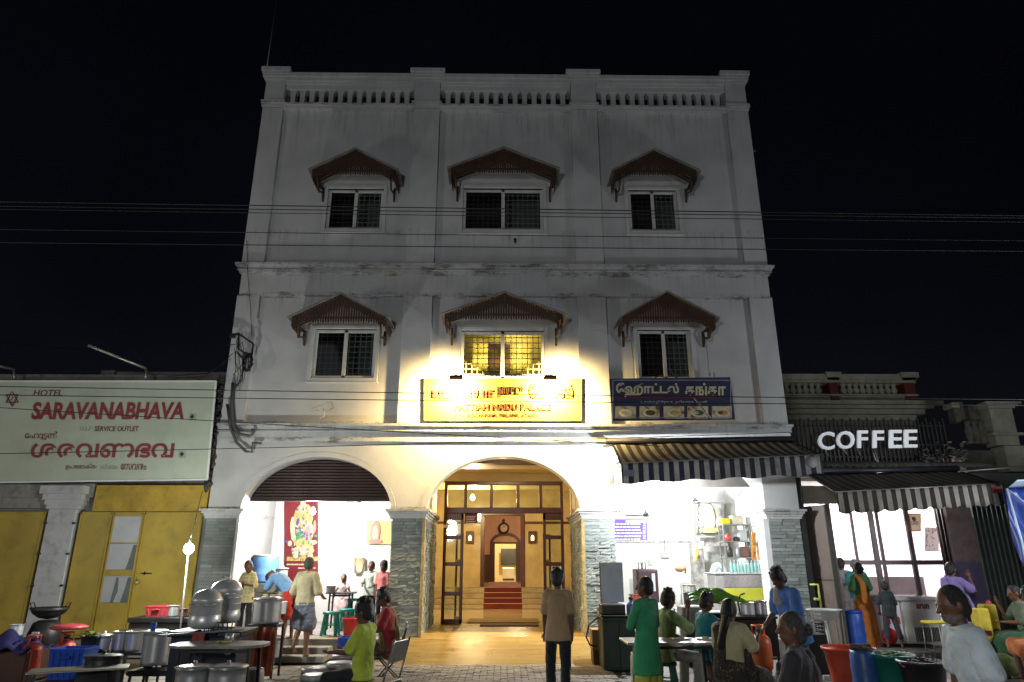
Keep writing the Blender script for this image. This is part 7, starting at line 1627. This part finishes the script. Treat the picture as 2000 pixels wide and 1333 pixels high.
# 2 green shirt man
person(1258,1127,-6.1,0,38,'standing man in a long bright green shirt with folded arms and yellow green lungi',skin=1,hair=('short',HB),arms=[((-.35,.25,-1),(.75,.65,-.1)),((.3,.2,-1),(-.8,.6,.05))],
 top=dict(m=cloth('bright_green_shirt',(.035,.30,.12)),long=True,length=.34,hem=.035,infl=.024),bottom=dict(type='wrap',m=cloth('lime_lungi',(.45,.45,.06)),low=.96,infl=.014),vs_=.0095,lean=(0,-.03,1),look=25,extras=feet(DWOOD))
# 3 old man on the steps
person(606,1089,-.95,.11,-12,'old man in a pale yellow shirt and tucked grey lungi climbing the shop steps',skin=0,hair=('short',HG),arms=[((-.35,-.05,-1),(-.1,.35,-1)),((.3,.05,-1),(.0,.9,-.5))],
 top=dict(m=cloth('pale_yellow_shirt',(.52,.46,.28)),sleeve=1.05,length=.06,infl=.028,hem=.0),bottom=dict(type='wrap',m=cloth('grey_blue_lungi',(.16,.18,.24),'check',(.1,.11,.16),60),low=.42,infl=.035,flare=.05),legs=[((-.10,.35,-1),(-.05,-.45,-1)),((.06,-.05,-1),(.03,-.1,-1))],lean=(0,.06,1),head=(0,.12,1),vs_=.0105)
# 4 girl with phone
person(484,1098,-.15,.34,165,'girl in a yellow checked shirt with a long braid looking down at a phone',hs=1.27,skin=0,hair=('braid',HB),build=.9,arms=[((-.35,.15,-1),(.65,.9,.25)),((.35,.15,-1),(-.65,.9,.25))],head=(0,.5,1),look=12,
 top=dict(m=cloth('yellow_checked_shirt',(.50,.42,.14),'check',(.62,.58,.42),90),sleeve=.95,length=.16,infl=.024),bottom=dict(type='pants',m=NV),vs_=.0105,extras=held('phone',BLACKP))
# 5 bending man in blue
person(596,1108,.1,.34,-80+10,'man in a sky blue shirt and red lungi bending deep over the counter',skin=0,hair=('short',HB),lean=(0,1,.55),head=(0,.9,-.1),arms=[((-.1,.7,-.9),(0,.7,-.6)),((.1,.6,-.9),(0,.7,-.6))],
 top=dict(m=cloth('sky_blue_shirt',(.16,.34,.62)),sleeve=.8,length=.02,infl=.03),bottom=dict(type='wrap',m=cloth('red_lungi',(.50,.03,.02)),low=.55,infl=.03),vs_=.012) if False else None
person(520,1128,-.25,.34,68,'man in a sky blue shirt and red lungi bending deep over the counter',skin=0,hair=('short',HB),lean=(0,1,.75),head=(0,.9,-.2),arms=[((-.1,.5,-1),(0,.6,-.7)),((.1,.4,-1),(0,.7,-.6))],
 top=dict(m=cloth('sky_blue_shirt',(.16,.34,.62)),sleeve=.8,length=.02,infl=.03),bottom=dict(type='wrap',m=cloth('red_lungi',(.50,.03,.02)),low=.5,infl=.03),vs_=.012)
# 6 girl in frock
person(672,1123,2.2,.34,178,'small girl in a pink white frock standing at the back of the left shop',hs=1.27,skin=0,hair=('long',HB),build=.85,arms=[((-.5,.1,-1),(-.1,.35,-1)),((.5,.1,-1),(.2,.3,-1))],
 top=dict(m=cloth('pink_white_frock',(.68,.48,.47)),sleeve=.35,length=.1,collar=False,nm='frock_top'),bottom=dict(type='wrap',m=cloth('pink_white_frock',(.68,.48,.47)),low=.55,infl=.05,flare=.1,nm='frock_skirt'),vs_=.012)
# 7 man in white shirt, 8 pink shirt
person(726,1098,2.4,.34,172,'thin young man in a white green shirt seated behind the stools',hs=1.27,skin=1,hair=('short',HB),arms=[((-.3,.3,-1),(.3,.8,-.3)),((.25,.3,-1),(-.3,.8,-.2))],top=dict(m=cloth('white_green_shirt',(.45,.52,.44)),sleeve=.8,infl=.03),bottom=dict(type='pants',m=NV),vs_=.012)
person(750,1099,1.9,.34,160,'young man in a pink shirt beside the stone pier in the left shop',hs=1.27,skin=1,hair=('thick',HB),top=dict(m=cloth('salmon_pink_shirt',(.62,.18,.17)),sleeve=.8,infl=.028),bottom=dict(type='pants',m=NV),vs_=.012)
# 9 red shirt woman seated
person(745,1152,-3.3,0,100,'woman in a red blouse with shoulder cloth seated by the pier',pose='sit',skin=1,hair=('thick',HB),arms=[((-.2,.4,-1),(.3,.9,-.2)),((.2,.35,-1),(-.3,.9,-.1))],lean=(0,.12,1),head=(0,.35,1),look=10,
 top=dict(m=cloth('deep_red_blouse',(.33,.02,.02)),sleeve=.75,infl=.024),bottom=dict(type='wrap',m=cloth('brown_floral_skirt',(.10,.06,.035),'floral',(.35,.25,.08),26),low=.95,infl=.03),vs_=.0105,extras=drape(cloth('olive_gold_cloth',(.25,.17,.05),'stripe',(.12,.03,.02),40),sidex=1,nm='shoulder_cloth'))
metal_chair(Vector((P(757,1250,-3.3).x+.02,-3.3,0)),R(100),'steel folding chair under the woman in red')
# 10 boy yellow T-shirt
person(709,1176,-5.7,0,72,'boy in a lime yellow T-shirt sitting sideways on a steel chair',pose='sit',hs=1.27,skin=1,hair=('thick',HB),arms=[((-.1,.45,-1),(.1,1,-.05)),((.15,.4,-1),(-.05,1,.0))],lean=(0,-.02,1),head=(0,.25,1),
 top=dict(m=cloth('lime_yellow_tshirt',(.50,.60,.06)),sleeve=.8,infl=.026,length=.1,collar=False,nm='t_shirt'),bottom=dict(type='pants',m=NV),vs_=.0095,build=.98)
metal_chair(Vector((P(735,1300,-5.7).x+.04,-5.7,0)),R(72),'steel folding chair under the boy in the lime T-shirt')
# 11.. right table
GL=[((-.1,.3,-1),(.2,1,-.3)),((.25,.75,-.9),(-.2,.2,1))]
person(1307,1154,-4.1,0,-72,'seated man in a light green shirt raising a hand to his mouth',pose='sit',skin=1,hair=('thick',HB),arms=[((-.1,.3,-1),(.1,1,-.3)),((.25,.9,-.7),(-.25,.25,1))],lean=(0,.12,1),head=(0,.25,1),top=dict(m=cloth('light_green_shirt',(.24,.36,.13),'stripe',(.4,.46,.25),120),sleeve=1.0,infl=.028),bottom=dict(type='pants',m=cloth('khaki_trousers',(.25,.23,.2))),vs_=.0105)
person(1382,1161,-4.0,0,-78,'seated man in a teal T-shirt eating at the long table',pose='sit',skin=1,hair=('thick',HB),arms=[((-.1,.3,-1),(.1,1,-.2)),((.2,.9,-.7),(-.25,.25,1))],lean=(0,.12,1),head=(0,.28,1),top=dict(m=cloth('teal_tshirt',(.015,.20,.25)),sleeve=.85,infl=.026,collar=False,nm='t_shirt'),bottom=dict(type='pants',m=NV),vs_=.0105)
stool(P(1300,1290,-4.1),.42,GRP,'green stool under the man in light green'); stool(P(1375,1290,-4.),.42,BRN,'brown stool under the man in teal')
SARI=cloth('dark_gold_sari',(.035,.025,.02),'floral',(.28,.2,.06),42)
person(1425,1171,-5.9,0,-48,'seated woman in a cream blouse and dark patterned sari with long black hair',pose='sit',skin=1,hair=('long',HB),build=1.05,arms=[((-.3,.4,-1),(.3,.9,.3)),((.35,.45,-1),(-.25,.8,.55))],lean=(0,.12,1),head=(-.05,.3,1),top=dict(m=cloth('cream_blouse',(.52,.46,.26)),sleeve=.75,infl=.024,length=-.1,collar=False,nm='blouse'),bottom=dict(type='wrap',m=SARI,low=.97,infl=.035,flare=.04,nm='sari'),vs_=.0095,extras=drape(SARI,sidex=-1))
stool(P(1440,1300,-5.9),.42,BRN,'brown stool under the woman in the cream blouse')
person(1512,1114,-4.9,0,112,'standing man in a bright blue shirt with a white towel on his shoulder',skin=1,hair=('thick',HB),lean=(0,.22,1),head=(0,.55,1),arms=[((-.35,.25,-1),(-.05,.6,-.9)),((.45,-.25,-1),(.1,.7,-.7))],
 top=dict(m=cloth('bright_blue_shirt',(.07,.19,.52)),sleeve=.85,infl=.034,length=.18,hem=.02),bottom=dict(type='pants',m=cloth('slate_trousers',(.03,.07,.12))),vs_=.0095,build=1.1,
 extras=lambda d:[(lambda c:(capsule(c,d['nk']+Vector((0,.13,-.16)),d['nk']+Vector((.06,.06,-.0)),.07,.055,.4),capsule(c,d['nk']+Vector((.06,.06,0)),d['nk']+Vector((.09,-.08,-.03)),.055,.06,.5),capsule(c,d['nk']+Vector((.09,-.08,-.03)),d['nk']+Vector((.09,-.14,-.18)),.06,.07,.4),vox('towel',c,cloth('white_towel',(.42,.38,.35)),d['bd'],.0095,.014)))(d['new']())])
DS=cloth('black_pink_floral_sari',(.03,.022,.028),'floral',(.34,.12,.14),20)
person(1540,1196,-8.6,0,60,'grey haired woman in a dark floral sari in the foreground seen from behind',pose='sit',skin=1,hair=('bun',HG),build=1.02,arms=[((-.25,.25,-1),(.2,.9,-.2)),((.25,.25,-1),(-.2,.9,-.2))],lean=(0,.02,1),head=(0,.05,1),look=25,top=dict(m=cloth('black_blouse',(.03,.028,.032)),sleeve=.9,infl=.026,collar=False,nm='blouse'),bottom=dict(type='wrap',m=DS,low=.97,infl=.04,nm='sari'),vs_=.008,extras=drape(DS,sidex=1))
stool(P(1560,1330,-8.6),.42,BLACKP,'black stool under the grey haired woman')
# coffee shop customers
person(1640,1090,.75,zf2,-60,'elderly man in a white shirt and white dhoti at the coffee shop glass',skin=0,hair=('short',HG),top=dict(m=cloth('white_shirt',(.66,.66,.68)),sleeve=.8,infl=.03),bottom=dict(type='wrap',m=cloth('white_dhoti',(.62,.62,.64)),low=.95),vs_=.012)
person(1667,1093,.55,zf2,-20,'grey haired man in a turquoise shirt half hidden behind the woman in orange',skin=2,hair=('short',HW),top=dict(m=cloth('turquoise_shirt',(.05,.42,.42)),sleeve=.8,infl=.03),bottom=dict(type='wrap',m=cloth('white_dhoti',(.62,.62,.64)),low=.95),vs_=.012)
OS=cloth('orange_sari',(.55,.17,.02),'floral',(.65,.32,.06),30)
person(1674,1099,.05,zf2,10,'woman in a long orange sari and green blouse seen from behind',skin=1,hair=('bun',HB),build=1.0,arms=[((-.3,.1,-1),(.2,.7,.2)),((.4,.15,-1),(-.3,.8,.1))],top=dict(m=cloth('green_blouse',(.05,.16,.05)),sleeve=.8,infl=.022,length=-.1,collar=False,nm='blouse'),bottom=dict(type='wrap',m=OS,low=1.06,infl=.04,flare=.06,nm='sari'),vs_=.0105,extras=drape(OS,sidex=-1))
person(1726,1136,-.35,zf2,-15,'boy in dark clothes standing beside the chest freezer',hs=1.27,skin=1,hair=('short',HB),build=.88,arms=[((-.35,.1,-1),(.1,.4,-.8)),((.25,.1,-1),(0,.3,-1))],top=dict(m=cloth('charcoal_shirt',(.022,.028,.035)),sleeve=.9,infl=.022),bottom=dict(type='pants',m=cloth('dark_shorts',(.03,.03,.04)),length=.55,infl=.022),legs=[((-.08,.05,-1),(-.05,-.05,-1)),((.2,.0,-1),(.10,-.0,-1))],vs_=.0105)
person(1856,1099,-1.0,0,-65,'woman in a purple sari lifting food to her mouth by the mauve wall',skin=1,hair=('bun',HB),arms=[((-.2,.3,-1),(.2,.9,.1)),((.5,.7,-.75),(-.3,.2,1))],head=(0,.18,1),top=dict(m=cloth('lilac_blouse',(.22,.16,.42)),sleeve=.7,infl=.026,collar=False,nm='blouse'),bottom=dict(type='wrap',m=cloth('dark_purple_sari',(.07,.04,.12),'floral',(.3,.15,.3),30),low=.97,nm='sari'),vs_=.0105,extras=drape(cloth('lilac_sari',(.25,.19,.45)),sidex=-1))
# foreground old man in white
person(1846,1146,-9.75,0,84,'old balding man in a white short sleeved shirt passing close in the right foreground',skin=1,hair=('short',mat('salt_pepper_hair',(.03,.029,.028),.6,var=.7,scale=70,bs=.8)),build=.95,arms=[((-.25,-.14,-1),(-.1,.05,-1)),((.32,-.05,-1),(.1,.12,-1))],lean=(0,.14,1),head=(0,.22,1),look=4,
 top=dict(m=cloth('white_cotton_shirt',(.62,.70,.74)),sleeve=.78,infl=.036,length=.10,hem=.01),bottom=dict(type='wrap',m=cloth('pale_dhoti',(.48,.5,.5)),low=.95),vs_=.0075,fold=.02,
 extras=lambda d:[(lambda c:(c.tube([d['pel']+Vector((0,0,-.03))+Vector((math.cos(a)*.205,math.sin(a)*.15,-.0)) for a in [2*PI*k/24 for k in range(25)]],.012,6,cap=False),c.build('pale_blue_belt_line',cloth('pale_blue_cloth',(.2,.42,.5)),d['bd'])))(d['new']()),(lambda c:(c.ell(d['hc']+d['hf']*.026-d['hd']*.062,(.060,.074,.056),16,12,Matrix((d['hr'],d['hf'],d['hd'])).transposed()),vox('beard_stubble',c,mat('grey_stubble',(.16,.13,.115),.8,var=.4,scale=60),d['bd'],.0075,.0)))(d['new']())])
# seated pair at the right edge
person(1974,1144,-2.2,0,75,'person in dark green clothes eating on the bench at the right edge',pose='sit',skin=0,hair=('bun',HB),arms=[((-.2,.3,-1),(.3,.9,.0)),((.25,.6,-.9),(-.1,.4,.9))],lean=(0,.1,1),head=(0,.25,1),top=dict(m=cloth('faded_green_top',(.13,.17,.11)),sleeve=.9,infl=.026),bottom=dict(type='wrap',m=cloth('dark_green_sari',(.015,.08,.03)),low=.97,infl=.05,nm='sari'),vs_=.0105)
person(2004,1150,-3.2,0,70,'bearded man with an orange cloth on his lap cut by the right edge',pose='sit',skin=1,hair=('thick',HB),lean=(0,.15,1),head=(0,.2,1),top=dict(m=cloth('dark_green_sari',(.015,.08,.03)),sleeve=.9,infl=.026),bottom=dict(type='wrap',m=cloth('orange_lungi',(.55,.16,.05)),low=.5,infl=.035),vs_=.0105)
stool(P(1990,1290,-2.2),.42,BRN,'stool under the person in dark green'); stool(P(2020,1290,-3.2),.42,BLACKP,'stool under the man with the orange cloth')
bake_jobs()
# fill in labels for groups of overall repeats
for o in list(bpy.data.objects):
    if o.parent is None and o.type in('MESH','EMPTY') and 'label' not in o and 'kind' not in o: print('UNLABELLED',o.name)
